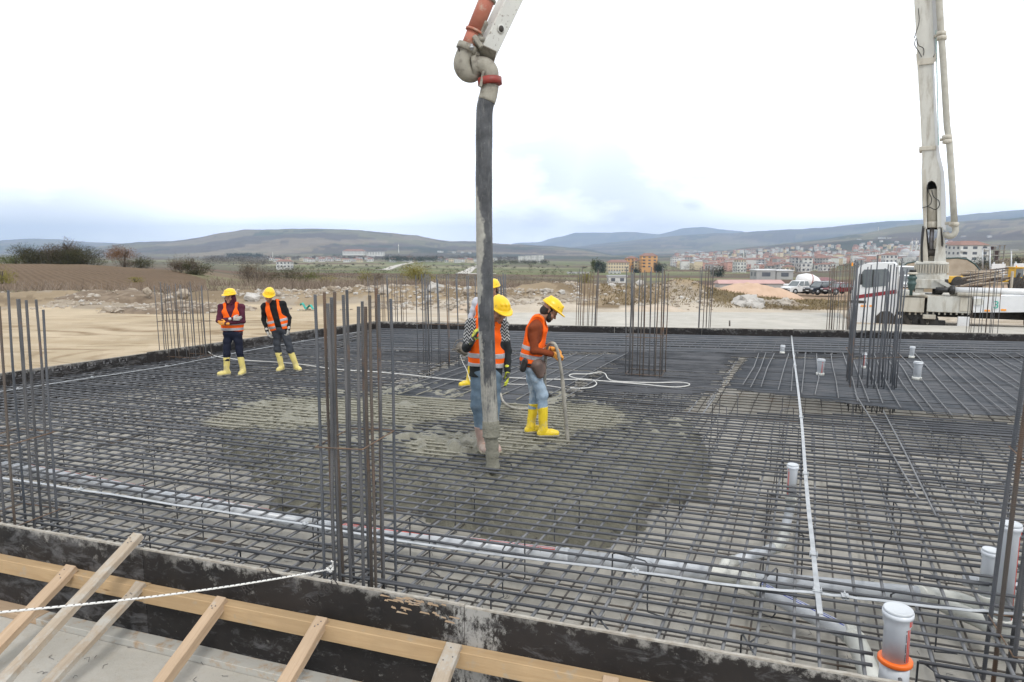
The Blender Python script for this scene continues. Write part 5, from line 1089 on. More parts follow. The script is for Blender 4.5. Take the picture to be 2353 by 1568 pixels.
def field(prims, h, pad=.03, grow=0.):
    lo = np.full(3, 1e9); hi = -lo
    for p in prims:
        if p[6] < 0: continue
        if p[0] == 'c': r = max(p[3], p[4])+grow; lo = np.minimum(lo, np.minimum(p[1], p[2])-r); hi = np.maximum(hi, np.maximum(p[1], p[2])+r)
        else: r = max(p[2])+grow; lo = np.minimum(lo, p[1]-r); hi = np.maximum(hi, p[1]+r)
    lo -= pad; hi += pad; n = np.ceil((hi-lo)/h).astype(int)+1
    ax = [lo[i]+np.arange(n[i])*h for i in range(3)]; D = np.full(n, .2, np.float32)
    for p in prims:
        if p[0] == 'c': r = max(p[3], p[4])+grow; a0 = np.minimum(p[1], p[2])-r; a1 = np.maximum(p[1], p[2])+r
        else: r = max(p[2])+grow; a0 = p[1]-r; a1 = p[1]+r
        m = p[5]+.05; i0 = np.clip(np.floor((a0-m-lo)/h).astype(int), 0, n-1); i1 = np.clip(np.ceil((a1+m-lo)/h).astype(int)+1, 1, n)
        if np.any(i1 <= i0): continue
        G = np.stack(np.meshgrid(*[ax[i][i0[i]:i1[i]] for i in range(3)], indexing='ij'), -1)
        if p[0] == 'c':
            ab = p[2]-p[1]; L2 = max(ab@ab, 1e-9); t = np.clip(((G-p[1])@ab)/L2, 0, 1); d = np.linalg.norm(G-p[1]-t[..., None]*ab, axis=-1) - (p[3]+(p[4]-p[3])*t) - grow
        else:
            Q = G-p[1]
            if p[3] is not None: Q = Q @ p[3]
            rr = p[2]+grow; k0 = np.linalg.norm(Q/rr, axis=-1); k1 = np.linalg.norm(Q/(rr*rr), axis=-1)+1e-9; d = k0*(k0-1)/k1
        sl = tuple(slice(i0[i], i1[i]) for i in range(3)); c = D[sl]; k = max(p[5], 1e-4)
        if p[6] > 0: hh = np.maximum(k-np.abs(c-d), 0)/k; D[sl] = np.minimum(c, d)-hh*hh*k*.25
        else: hh = np.maximum(k-np.abs(c+d), 0)/k; D[sl] = np.maximum(c, -d)+hh*hh*k*.25
    return D, ax, lo
def grown(name, prims, mat, parent, h=.01, post=None, grow=0., xf=None, label=None):
    D, ax, lo = field(prims, h, grow=grow)
    if post is not None:
        G = np.meshgrid(*ax, indexing='ij'); D = post(D, *G)
    D[0,:,:]=D[-1,:,:]=D[:,0,:]=D[:,-1,:]=D[:,:,0]=D[:,:,-1]=.1
    V, Fc = surfnet(D, lo, h)
    if len(Fc) == 0: print('EMPTY', name); return None
    if xf is not None: V = xf(V)
    me = bpy.data.meshes.new(name); V = V - np.array(wpos(parent)) if parent is not None else V
    c0 = V.mean(0); V = V-c0
    me.from_pydata(V.tolist(), [], Fc.tolist()); me.polygons.foreach_set('use_smooth', [True]*len(Fc)); me.materials.append(mat)
    o = bpy.data.objects.new(name, me); sc.collection.objects.link(o); o.parent = parent; o.location = c0
    if label: o['label'] = label
    return o
def rotm(yaw=0, pitch=0, roll=0):   # pitch > 0 nods forward (face towards -y and down)
    return np.array(Matrix.Rotation(yaw, 3, 'Z') @ Matrix.Rotation(roll, 3, 'Y') @ Matrix.Rotation(pitch, 3, 'X'))
def v3(*a): return np.array(a, float)
def unit(v): return v/np.linalg.norm(v)
def hand(w, d, pn, side, curl=.5, s=1., grip=None):
    """w wrist, d direction to the knuckles, pn palm normal, side +1/-1 puts the thumb"""
    d = unit(v3(*d)); pn = v3(*pn); pn = unit(pn-d*(pn@d)); lat = np.cross(d, pn)*side; w = v3(*w); P = []
    L = [(.040,.024,.018),(.045,.028,.020),(.041,.026,.019),(.031,.019,.016)]; o = [.030,.010,-.011,-.030]; base = [.086,.090,.086,.078]; rr = [.0105,.011,.0105,.0092]
    for i in range(4):
        kn = w + d*base[i]*s + lat*o[i]*s; P.append(rc(w+lat*o[i]*.5*s+d*.012*s, kn, .0165*s, .0125*s, .014*s))
        dirv = d + lat*o[i]*1.6; dirv = unit(dirv); p = kn; ang = 0
        for j, l in enumerate(L[i]):
            ang += curl*(.75, .95, .7)[j]*(1+.12*(i-1)); dv = dirv*math.cos(ang) + pn*math.sin(ang); q = p+dv*l*s; P.append(rc(p, q, rr[i]*s*(1-.08*j), rr[i]*s*(.94-.09*j), .003*s)); p = q
    t0 = w+lat*.026*s+d*.018*s+pn*.008*s; t1 = t0+unit(lat*.75+d*.75+pn*.35)*.040*s; t2 = t1+unit(lat*.25+d*1.0+pn*(.2+.6*curl))*.032*s; t3 = t2+unit(d*1.0+pn*(.2+.9*curl)-lat*.1)*.025*s
    P += [rc(t0, t1, .0165*s, .013*s, .014*s), rc(t1, t2, .012*s, .0115*s, .004*s), rc(t2, t3, .0115*s, .0095*s, .004*s), rc(w-d*.05*s, w+d*.015*s, .030*s, .027*s, .02*s)]
    return P
def fabric(name, c1, c2, wr=.5, bs=14, rough=.85, **k): return mk(name, c1, c2, 6, rough, bump=wr, bs=bs, spec=.15, **k)
M_skin = mk('skin', (.43,.235,.16), (.36,.18,.12), 12, .55); M_skin2 = mk('tanned_skin', (.34,.185,.12), (.27,.135,.09), 12, .55)
M_hair = mk('black_hair', (.012,.010,.009), (.03,.022,.018), 60, .7, bump=.8, bs=120); M_eye = mk('dark_eye', (.02,.014,.01), rough=.3); M_lip = mk('lips', (.33,.13,.10))
M_helm = mk('yellow_helmet_shell', (.86,.56,.012), (.80,.50,.01), 3, .34, c3=(.62,.42,.05), s3=9, th3=(.66,.76), spec=.5)
M_vest = fabric('orange_vest_cloth', (.95,.150,.016), (.86,.115,.012), .55, 9); M_refl = mk('reflective_band', (.42,.42,.44), (.34,.34,.36), 14, .45, .1, bump=.3, bs=25)
M_boot = mk('yellow_rubber', (.72,.61,.20), (.62,.52,.19), 5, .55, c3=(.50,.43,.22), s3=4, th3=(.50,.66), bump=.15, bs=12); M_boot2 = mk('bright_yellow_rubber', (.80,.60,.03), (.72,.52,.03), 5, .42, c3=(.55,.47,.22), s3=6, th3=(.54,.68), bump=.12, bs=12)
M_sole = mk('boot_sole', (.33,.30,.22), (.22,.21,.17), 14); M_maroon = fabric('maroon_knit', (.085,.022,.040), (.06,.016,.030), .7); M_navy = fabric('navy_trousers', (.012,.015,.030), (.018,.021,.036), .6)
M_black = fabric('black_fleece', (.012,.012,.013), (.02,.02,.022), .5); M_greyj = fabric('dark_grey_jeans', (.035,.04,.05), (.055,.06,.07), .7); M_brown = fabric('rust_brown_jumper', (.22,.055,.022), (.17,.042,.018), .6, c3=(.14,.034,.016))
M_denim = fabric('pale_denim', (.34,.43,.52), (.22,.30,.39), .8, 10, c3=(.45,.50,.53), s3=5); M_denim2 = fabric('blue_denim', (.15,.21,.27), (.10,.145,.19), .7, 10, c3=(.20,.25,.29), s3=4)
M_white = fabric('pale_grey_sleeve', (.55,.57,.62), (.46,.48,.54), .6); M_glove = mk('white_glove', (.50,.49,.46), (.40,.39,.36), 9, .8); M_palm = mk('orange_glove', (.75,.33,.05), (.62,.26,.04), 14, .7)
M_yglove = mk('yellow_glove', (.62,.66,.06), (.05,.055,.05), 12, .7, lo=.5, hi=.56); M_pink = mk('pale_pink_rubber', (.42,.29,.25), (.33,.24,.20), 7, .5, c3=(.40,.36,.30))
M_leather = mk('pouch_leather', (.16,.105,.085), (.10,.07,.06), 6, .6, bump=.3, bs=20)
# knitted jumper: white zigzag rows on black down to the elbow, plain dark green cuffs below
m, t, b = newmat('patterned_jumper'); v = coords(t, 'World'); sp = N(t, 'ShaderNodeSeparateXYZ', {0: v})
xs = N(t, 'ShaderNodeMath', {0: N(t, 'ShaderNodeMath', {0: sp.outputs[0], 1: 34.}, operation='MULTIPLY').outputs[0], 1: 0., 2: 1.}, operation='PINGPONG'); xs.inputs[1].default_value = 1.0
zs = N(t, 'ShaderNodeMath', {0: N(t, 'ShaderNodeMath', {0: sp.outputs[2], 1: 26.}, operation='MULTIPLY').outputs[0], 1: xs.outputs[0]}, operation='ADD').outputs[0]
fr = N(t, 'ShaderNodeMath', {0: zs}, operation='FRACT').outputs[0]; pat = ramp(t, N(t, 'ShaderNodeMath', {0: fr, 1: ramp(t, noise(t, v, 60, 2), .3, .7, -.12, .12)}, operation='ADD').outputs[0], .52, .58)
zmask = ramp(t, sp.outputs[2], .55+1.34, .55+1.37); c = mixc(t, N(t, 'ShaderNodeMath', {0: pat, 1: zmask}, operation='MULTIPLY').outputs[0], (.012,.016,.018), (.42,.42,.42))
t.links.new(c, b.inputs['Base Color']); b.inputs['Roughness'].default_value = .9; M_knit = m

def person(label, P, origin, yaw, J, s=1., mats=None, head=(0,0,0), hvox=.0075, vest='closed', hood=False, beard=False, hem=-.02, glove=None, boots='yellow', hidef=True, hairline=True, extras=None):
    Rz = rotm(yaw); org = np.array(origin, float)
    root = thing('person', label, 'person', origin, 'workers in yellow helmets')
    xf = lambda V: (Rz @ V.T).T + org
    hd = v3(*J['head']); Hm = rotm(*head); H = lambda x, y, z: hd + Hm @ (v3(x, y, z)*s)
    hipc = (v3(*J['hipL'])+v3(*J['hipR']))/2; nk = v3(*J['neck']); sh = (v3(*J['shL'])+v3(*J['shR']))/2
    up = unit(nk-hipc); lat = v3(*J['shR'])-v3(*J['shL']); lat = unit(lat-up*(lat@up)); fr = np.cross(up, lat)      # fr points to the back (+y)
    TL = np.linalg.norm(nk-hipc)
    def T(x, y, z): return hipc + lat*x*s + fr*y*s + up*z*TL
    def tc(X, Y, Z): Q = np.stack([X, Y, Z], -1)-hipc; return (Q@lat)/s, (Q@fr)/s, (Q@up)/TL
    torso = [rc(T(-.085,.01,.0), T(-.085,.005,.30), .108*s, .098*s, .05), rc(T(.085,.01,.0), T(.085,.005,.30), .108*s, .098*s, .05), rc(T(-.085,.0,.30), T(-.098,.005,.74), .100*s, .108*s, .05), rc(T(.085,.0,.30), T(.098,.005,.74), .100*s, .108*s, .05), rc(T(0,0,.2), T(0,-.01,.75), .10*s, .105*s, .05),
             rc(J['shL'], T(-.04,.01,.93), .062*s, .060*s, .05), rc(J['shR'], T(.04,.01,.93), .062*s, .060*s, .05)]
    arms = []
    for q in 'LR': arms += [rc(J['sh'+q], J['el'+q], .058*s, .045*s, .035), rc(J['el'+q], J['wr'+q], .043*s, .031*s, .02)]
    legs = []
    for q in 'LR': legs += [rc(J['hip'+q], J['kn'+q], .088*s, .062*s, .03), rc(J['kn'+q], J['an'+q], .060*s, .050*s, .03)]
    pel = [el(hipc+up*.03, (.165*s,.115*s,.13*s), .05)]
    neckp = [rc(T(0,.01,.88), H(0,.02,-.07), .058*s, .052*s, .03)]
    headp = [rc(H(0,-.012,.035), H(0,.035,.042), .076*s, .084*s, .03), rc(H(0,-.040,-.035), H(0,-.026,.03), .050*s, .062*s, .03), rc(H(0,-.058,-.086), H(0,-.02,-.05), .027*s, .046*s, .03), rc(H(-.04,-.055,-.03), H(.04,-.055,-.03), .030*s, .030*s, .02),
             rc(H(0,-.094,.004), H(0,-.112,-.030), .008*s, .0135*s, .008), rc(H(-.012,-.098,-.034), H(.012,-.098,-.034), .010*s, .010*s, .006), rc(H(-.034,-.082,.018), H(.034,-.082,.018), .013*s, .013*s, .01), sub(el(H(-.031,-.104,-.004), (.016*s,)*3, .01)), sub(el(H(.031,-.104,-.004), (.016*s,)*3, .01)),
             rc(H(-.017,-.092,-.060), H(.017,-.092,-.060), .0085*s, .0085*s, .006), rc(H(-.018,-.086,-.071), H(.018,-.086,-.071), .0085*s, .0085*s, .006), rc(H(0,-.078,-.098), H(0,-.078,-.096), .020*s, .020*s, .015),
             rc(H(-.080,.012,-.018), H(-.084,.018,.020), .010*s, .013*s, .008), rc(H(.080,.012,-.018), H(.084,.018,.020), .010*s, .013*s, .008)]
    small_arms = [(*p[:3], p[3]*.8, p[4]*.8, p[5], 1) for p in arms]; slegs = [(*p[:3], p[3]*.82, p[4]*.8, p[5], 1) for p in legs]; st = [(*p[:3], p[3]*.86, p[4]*.86, p[5], 1) for p in torso]
    hands = [rc(J['wr'+q], v3(*J['wr'+q])+unit(v3(*J['hd'+q][0]))*.085*s, .022*s, .018*s, .015) for q in 'LR']
    feet = [rc(J['an'+q], v3(*J['an'+q])+v3(math.sin(J['ft'+q])*.11, -math.cos(J['ft'+q])*.11, -.04)*s, .036*s, .026*s, .02) for q in 'LR']
    grown('body', headp+neckp+st+small_arms+slegs+[(*pel[0][:2], pel[0][2]*.9, *pel[0][3:])]+hands+feet, mats['skin'], root, hvox, xf=xf)
    for sx in (-1, 1): grown('eye', [el(H(sx*.031,-.0885,-.004), (.0105*s,.006*s,.006*s), .001, Hm)], M_eye, root, .0028, xf=xf)
    grown('eyebrow', [rc(H(sx*.046,-.093,.018), H(sx*.018,-.099,.021), .0045*s, .0055*s, .002) for sx in (-1, 1)], M_hair, root, .003, xf=xf)
    grown('mouth', [rc(H(-.020,-.0975,-.0655), H(.020,-.0975,-.0655), .0042*s, .0042*s, .003)], M_lip, root, .003, xf=xf)
    if hairline: grown('hair', [rc(H(0,.03,.03), H(0,.05,-.03), .084*s, .070*s, .03), rc(H(-.072,-.01,.03), H(-.074,.0,-.005), .014*s, .010*s, .01), rc(H(.072,-.01,.03), H(.074,.0,-.005), .014*s, .010*s, .01), sub(el(H(0,-.06,-.02), (.078*s,.06*s,.1*s), .01))], M_hair, root, .006, xf=xf)
    if beard: grown('beard', [rc(H(0,-.062,-.095), H(0,-.02,-.07), .034*s, .048*s, .02), rc(H(-.055,-.02,-.03), H(-.045,-.045,-.07), .022*s, .030*s, .02), rc(H(.055,-.02,-.03), H(.045,-.045,-.07), .022*s, .030*s, .02), rc(H(-.02,-.098,-.052), H(.02,-.098,-.052), .006*s, .006*s, .004), sub(el(H(0,-.12,-.035), (.035*s,.04*s,.03*s), .004))], M_hair, root, .005, xf=xf)
    def wr(D, X, Y, Z, a=.005, f=26): return D + a*(np.sin(f*X+9*Z+3*np.sin(11*Y))*np.sin(f*1.3*Z+7*X)+.6*np.sin(f*2.1*Z+13*Y+5*X))
    if hood: grown('hood', [rc(H(0,.02,.03), H(0,.045,-.05), .100*s, .095*s, .03), rc(H(0,.04,-.10), T(0,.03,.95), .085*s, .10*s, .04), rc(H(-.085,-.03,-.02), H(-.05,-.055,-.13), .022*s, .025*s, .02), rc(H(.085,-.03,-.02), H(.05,-.055,-.13), .022*s, .025*s, .02), sub(el(H(0,-.11,-.01), (.075*s,.10*s,.115*s), .012))], mats['jacket'], root, .007, xf=xf)
    # jacket
    def pj(D, X, Y, Z):
        tx, ty, tz = tc(X, Y, Z); return np.maximum(wr(D, X, Y, Z, .004), (-tz-.04-.01)*TL)
    grown('jacket', torso+arms+[rc(T(0,.02,.86), T(0,.012,.96), .075*s, .066*s, .03)], mats['jacket'], root, .0095, pj, .006, xf)
    # trousers
    grown('trousers', [p for p in legs]+pel, mats['trousers'], root, .0095, lambda D, X, Y, Z: np.maximum(np.maximum(wr(D, X, Y, Z, .006, 22), J.get('cuff', .30)-Z), Z-(hipc[2]+.10*s)), .008, xf)
    # boots
    for q in 'LR':
        an = v3(*J['an'+q]); kn = v3(*J['kn'+q]); a = J['ft'+q]; d = v3(math.sin(a), -math.cos(a), 0); z0 = an[2]-.09*s; tp = an+(kn-an)*min(.92, (J.get('boot', .36)*s-.09*s)/(kn[2]-an[2])); heel = an+d*-.035*s; heel[2] = z0+.035*s; toe = an+d*.165*s; toe[2] = z0+.04*s; ball = an+d*.10*s; ball[2] = z0+.045*s
        prims = [rc(an+v3(0,0,.0), tp, .050*s, .064*s, .03), rc(heel, an, .044*s, .048*s, .03), rc(heel, ball, .040*s, .047*s, .02), rc(ball, toe, .047*s, .040*s, .02)]
        grown('boot', prims, mats['boot'], root, .008, lambda D, X, Y, Z: np.maximum(np.maximum(D+.0025*np.sin(40*Z+8*X)*np.sin(17*X+21*Y), z0+.012-Z), (Z-tp[2])), .004, xf, label=J.get('bl'+q))
        grown('sole', [rc(heel+v3(0,0,-.02), toe+v3(0,0,-.022), .047*s, .047*s, .01), rc(heel+v3(0,0,-.02), ball+v3(0,0,-.02), .046*s, .052*s, .01)], M_sole, root, .008, lambda D, X, Y, Z: np.maximum(np.maximum(D, z0-Z), Z-(z0+.024*s)), .004, xf)
    for q in 'LR':
        hdv, pn, side, curl = J['hd'+q]
        if glove and q in glove: grown('glove', hand(J['wr'+q], hdv, pn, side, curl, s*1.08), glove[q], root, .0042, xf=xf)
        elif glove is None or q not in glove: grown('hand', hand(J['wr'+q], hdv, pn, side, curl, s), mats['skin'], root, .004, xf=xf)
    # vest
    ah = [sub(rc(T(-.215,-.0,.93), T(-.225,-.01,.62), .078*s, .085*s, .02)), sub(rc(T(.215,-.0,.93), T(.225,-.01,.62), .078*s, .085*s, .02))]
    tv = torso[:5]+[rc(T(-.15,.01,.90), T(-.05,.01,.95), .070*s, .068*s, .04), rc(T(.15,.01,.90), T(.05,.01,.95), .070*s, .068*s, .04)]
    def cut(D, X, Y, Z, lo=None, hi=None):
        tx, ty, tz = tc(X, Y, Z); hemz = hem + .03*np.sin(7*tx+2)
        D = np.maximum(D, (hemz-tz)*TL)
        if vest == 'open': w = .052+.03*np.clip(tz, 0, 1)+.03*np.clip(.5-tz, 0, 1)
        else: w = np.clip((tz-.52)*.24, -.05, .085)
        D = np.maximum(D, np.where(ty < .0, (w-np.abs(tx-(.02 if vest == 'open' else 0)))*s, -1))
        D = np.maximum(D, ((tx**2+(ty-.0)**2)**.5 < .075)*(tz > .80)*.02-.01*((tz<=.80)|((tx**2+ty**2)**.5 >= .075)))
        if lo is not None: D = np.maximum(D, np.maximum(lo-tz, tz-hi)*TL)
        return D
    grown('safety_vest', tv+ah, M_vest, root, .008, lambda D, X, Y, Z: cut(wr(D, X, Y, Z, .005, 17), X, Y, Z), .024, xf)
    for lo_, hi_ in ((.13,.22),(.31,.40)):
        o_ = grown('reflective_band', tv+ah, M_refl, root, .006, lambda D, X, Y, Z: cut(wr(D, X, Y, Z, .005, 17), X, Y, Z, lo_, hi_), .0275, xf)
    # helmet
    hp = [el(H(0,.008,.064), (.118*s,.148*s,.125*s), .01, Hm), rc(H(0,-.10,.149), H(0,.10,.159), .018*s, .018*s, .02), rc(H(-.045,-.09,.144), H(-.045,.09,.154), .012*s, .012*s, .02), rc(H(.045,-.09,.144), H(.045,.09,.154), .012*s, .012*s, .02)]
    brim = [el(H(0,-.012,.066), (.132*s,.168*s,.011*s), .012, Hm), el(H(0,-.095,.061), (.095*s,.105*s,.010*s), .02, Hm)]
    def ph(D, X, Y, Z):
        Q = (np.stack([X, Y, Z], -1)-hd)@Hm/s; inner = (np.sqrt((Q[...,0]/.108)**2+((Q[...,1]-.008)/.136)**2+((Q[...,2]-.059)/.112)**2)-1)*.1
        D = np.maximum(D, (.052+.10*np.clip(Q[...,1]-.05,-1,1)*0-Q[...,2])*s); return np.maximum(D, -inner)
    hm = grown('helmet', hp+brim, M_helm, root, .0052, ph, xf=xf)
    for sx in (-1, 1):
        for k in range(2): grown('vent_slot', [rc(H(sx*(.098-.004*k),-.02-.03*k,.118), H(sx*(.104-.004*k),-.02-.03*k,.106), .0035*s, .0035*s, .001)], M_blackplastic, hm, .003, xf=xf)
    if extras: extras(root, T, H, xf, s, tc, J)
    return root
Z0 = .552
# --- worker with crossed arms
g = at(540, 861, Z0)
def ex1(root, T, H, xf, s, tc, J):
    grown('belt', [rc(T(-.085,.01,-.02), T(.085,.01,-.02), .125*s, .125*s, .02)], M_blackplastic, root, .008, lambda D, X, Y, Z: np.maximum(D, np.abs(Z-J['hipL'][2]-.03)-.018), xf=xf)
person('worker in a maroon hooded jumper standing with arms crossed on the mat', None, (g.x, g.y, Z0), R(10), dict(
    hipL=(-.085,0,.80), hipR=(.085,0,.80), knL=(-.125,-.03,.44), knR=(.115,-.02,.44), anL=(-.150,0,.083), anR=(.150,.02,.083), ftL=-.9, ftR=-.15,
    shL=(-.185,.0,1.325), shR=(.185,.0,1.325), neck=(0,.0,1.385), head=(-.012,-.02,1.515), elL=(-.225,-.10,1.075), elR=(.225,-.11,1.06), wrL=(.06,-.215,1.115), wrR=(-.07,-.225,1.03),
    hdL=((1,.0,.05),(0,1,0),1,.5), hdR=((-1,.15,.1),(0,1,0),-1,.4), cuff=.28, boot=.38), .925, dict(skin=M_skin, jacket=M_maroon, trousers=M_navy, boot=M_boot), head=(R(-22),R(4),0), hood=True, glove=dict(L=M_glove, R=M_palm), hem=.10, extras=ex1)
# --- worker in black with an open vest
g = at(664, 851, Z0)
person('worker in a black jumper and open orange vest leaning with hands at hips', None, (g.x, g.y, Z0), R(0), dict(
    hipL=(-.22,0,.80), hipR=(-.055,0,.80), knL=(-.20,-.04,.44), knR=(.05,-.04,.44), anL=(-.15,0,.083), anR=(.145,.02,.083), ftL=-.1, ftR=.75,
    shL=(-.44,.0,1.30), shR=(-.07,.02,1.345), neck=(-.265,-.01,1.385), head=(-.315,-.06,1.505), elL=(-.47,.02,1.03), elR=(.035,.04,1.06), wrL=(-.375,-.08,.80), wrR=(.045,-.06,.83),
    hdL=((.35,-.1,-1),(1,.2,.3),-1,.55), hdR=((-.15,-.1,-1),(-1,.2,0),1,.6), cuff=.30, boot=.40), .925, dict(skin=M_skin, jacket=M_black, trousers=M_greyj, boot=M_boot), head=(R(12),R(22),R(10)), vest='open', glove=dict(L=M_glove, R=M_glove), hem=.04)
# --- worker guiding the hose
g = at(1122, 1036, Z0)
person('worker in a black and white patterned jumper holding the thick concrete hose upright', None, (g.x, g.y, Z0), R(0), dict(
    hipL=(-.115,.0,.95), hipR=(.065,.0,.95), knL=(-.135,-.05,.60), knR=(.08,-.04,.60), anL=(-.075,0,.10), anR=(.055,.03,.10), ftL=.25, ftR=.4,
    shL=(-.20,-.0,1.545), shR=(.175,.03,1.52), neck=(0,-.0,1.60), head=(.135,-.10,1.705), elL=(-.245,-.14,1.275), elR=(.235,.04,1.235), wrL=(-.150,-.375,1.425), wrR=(.235,-.03,.99),
    hdL=((.35,-.35,.85),(.9,.35,-.1),-1,.75), hdR=((.05,-.1,-1),(-1,0,0),1,.35), cuff=.28, boot=.30), 1.0, dict(skin=M_skin2, jacket=M_knit, trousers=M_denim2, boot=M_pink), head=(R(32),R(27),R(2)), hvox=.007, vest='closed', glove=dict(L=M_yglove, R=M_yglove), hem=.13)
# --- bearded worker with the vibrator
g = at(1240, 999, Z0)
def ex4(root, T, H, xf, s, tc, J):
    grown('belt', [rc(T(-.085,.01,.03), T(.085,.01,.03), .124*s, .124*s, .02)], M_blackplastic, root, .008, lambda D, X, Y, Z: np.maximum(D, np.abs(tc(X,Y,Z)[2]-.03)*.6-.022), xf=xf)
    grown('phone_pouch', [rc(T(-.185,.06,-.10), T(-.195,.05,.06), .045, .045, .01)], M_blackplastic, root, .007, lambda D, X, Y, Z: np.maximum(D, np.abs(tc(X,Y,Z)[0]+.205)-.025), xf=xf)
    grown('tool_pouch', [rc(T(-.15,-.10,.03), T(-.14,-.17,-.16), .085, .05, .03), rc(T(-.02,-.15,.03), T(-.05,-.18,-.12), .06, .05, .03)], M_leather, root, .008, xf=xf)
    grown('torn_knee', [el(v3(-.082,-.105,.545), (.010,.05,.024), .002), el(v3(-.08,-.10,.565), (.012,.03,.012), .002)], M_blackplastic, root, .004, xf=xf, label='frayed dark hole at the knee')
person('bearded worker in a rust brown jumper and pale torn jeans bending over the vibrator hose', None, (g.x, g.y, Z0), R(90), dict(
    hipL=(-.085,.13,.955), hipR=(.085,.13,.955), knL=(-.085,-.03,.555), knR=(.085,.06,.55), anL=(-.08,-.045,.09), anR=(.085,.115,.095), ftL=0, ftR=.05,
    shL=(-.185,.085,1.435), shR=(.185,.03,1.43), neck=(0,.01,1.545), head=(0,-.12,1.635), elL=(-.235,.085,1.16), elR=(.20,-.02,1.15), wrL=(-.14,-.155,1.095), wrR=(.03,-.14,1.14),
    hdL=((.1,-1,-.05),(.55,.1,-.8),-1,.9), hdR=((.0,-1,-.1),(-.6,0,-.8),1,.9), cuff=.33, boot=.40), 1.0, dict(skin=M_skin2, jacket=M_brown, trousers=M_denim, boot=M_boot2), head=(0,R(38),0), hvox=.007, beard=True, glove=dict(L=M_palm, R=M_palm), hem=.02, extras=ex4)
# --- worker half hidden behind the hose
g = at(1112, 890, Z0)
person('worker in pale grey sleeves half hidden behind the concrete hose, holding the vibrator motor', None, (g.x, g.y, Z0), R(-25), dict(
    hipL=(-.07,0,.93), hipR=(.12,0,.93), knL=(-.20,-.02,.50), knR=(.15,-.02,.50), anL=(-.31,.02,.09), anR=(.16,.02,.09), ftL=-.5, ftR=.2,
    shL=(-.14,.0,1.52), shR=(.30,.0,1.46), neck=(.09,0,1.58), head=(.20,-.03,1.735), elL=(-.24,-.02,1.25), elR=(.36,.0,1.2), wrL=(-.27,-.12,1.02), wrR=(.30,-.12,1.0),
    hdL=((-.3,-.3,-1),(1,0,0),-1,.6), hdR=((0,-.1,-1),(-1,0,0),1,.5), cuff=.3, boot=.38), 1.02, dict(skin=M_skin, jacket=M_white, trousers=M_greyj, boot=M_boot2), head=(0,R(8),0), hvox=.010, glove=dict(L=M_glove, R=M_glove), hem=.02)
# ================================================================ background: trees, rubble, vehicles, buildings
def gp(vx, d): 
    x = deep(vx, 600, d).x; return Vector((x, d, gz(x, d)))
def leafmat(name, c1, c2, tr=0.):
    m, t, b = newmat(name); v = coords(t, 'World'); oi = N(t, 'ShaderNodeNewGeometry').outputs['Random Per Island']
    t.links.new(mixc(t, oi, c1, c2), b.inputs['Base Color']); b.inputs['Roughness'].default_value = .85; b.inputs['Specular IOR Level'].default_value = .1; return m
M_twig = leafmat('grey_brown_twigs', (.085,.065,.048), (.17,.135,.10)); M_twigd = leafmat('dark_olive_twigs', (.035,.035,.018), (.095,.088,.045)); M_rustleaf = leafmat('russet_leaves', (.13,.075,.04), (.24,.14,.08)); M_yel = leafmat('yellow_green_leaves', (.17,.15,.035), (.27,.24,.075)); M_conif = leafmat('dark_conifer', (.018,.028,.018), (.045,.06,.035)); M_brush = leafmat('dry_brush', (.13,.10,.08), (.29,.235,.19)); M_barkd = mk('dark_bark', (.05,.04,.032), (.085,.07,.055), 6, .9)
M_greenb = leafmat('olive_green_leaves', (.06,.075,.02), (.14,.15,.05)); M_woodgrey = leafmat('bare_wood_haze', (.07,.06,.05), (.14,.12,.10))
def slivers(mb, c, rx, ry, rz, n, ln, w, mi=0, up=.5, shell=.35, lump=6):
    lumps = [(rng.normal(size=3), rng.uniform(.25,.6)) for _ in range(lump)]
    for _ in range(n):
        if lump:
            l, s_ = lumps[rng.integers(lump)]; l = l/np.linalg.norm(l); l = l*np.array([1,1,.8])*.55; p = l + rng.normal(size=3)*.30*s_*2
        else: p = rng.normal(size=3)*.5
        r = np.linalg.norm(p); 
        if r > 1.08: p = p/r*rng.uniform(.8,1.05)
        if p[2] < -.9: p[2] = rng.uniform(-.8, 0)
        q = c + Vector((p[0]*rx*1.3, p[1]*ry*1.3, p[2]*rz*1.15)); d = Vector((p[0]*.7+rng.normal()*.5, p[1]*.7+rng.normal()*.5, up+rng.normal()*.45)).normalized()*ln*rng.uniform(.5,1.3)
        s = Vector((rng.normal(), rng.normal(), rng.normal())).cross(d).normalized()*w*rng.uniform(.6,1.4)
        mb.add([q-s, q+s, q+d+s*.3, q+d-s*.3], [(0,1,2,3)], mi)
def limbs(mb, p, d, L, r, depth, spread=.55):
    q = p + d*L*.55 + Vector((random.gauss(0,.06), random.gauss(0,.06), 0))*L; e = p + d*L; mb.tube([p, q, e], [r, r*.8, r*.6], 5, cap=False); tips = [e]
    if depth == 0: return tips
    for k in range(3 if depth > 1 else 4):
        a = random.uniform(0, 6.28); nd = (d + Vector((math.cos(a), math.sin(a), random.uniform(-.1,.5)))*spread).normalized(); tips += limbs(mb, p+(e-p)*random.uniform(.55,1), nd, L*random.uniform(.55,.8), r*.6, depth-1, spread)
    return tips
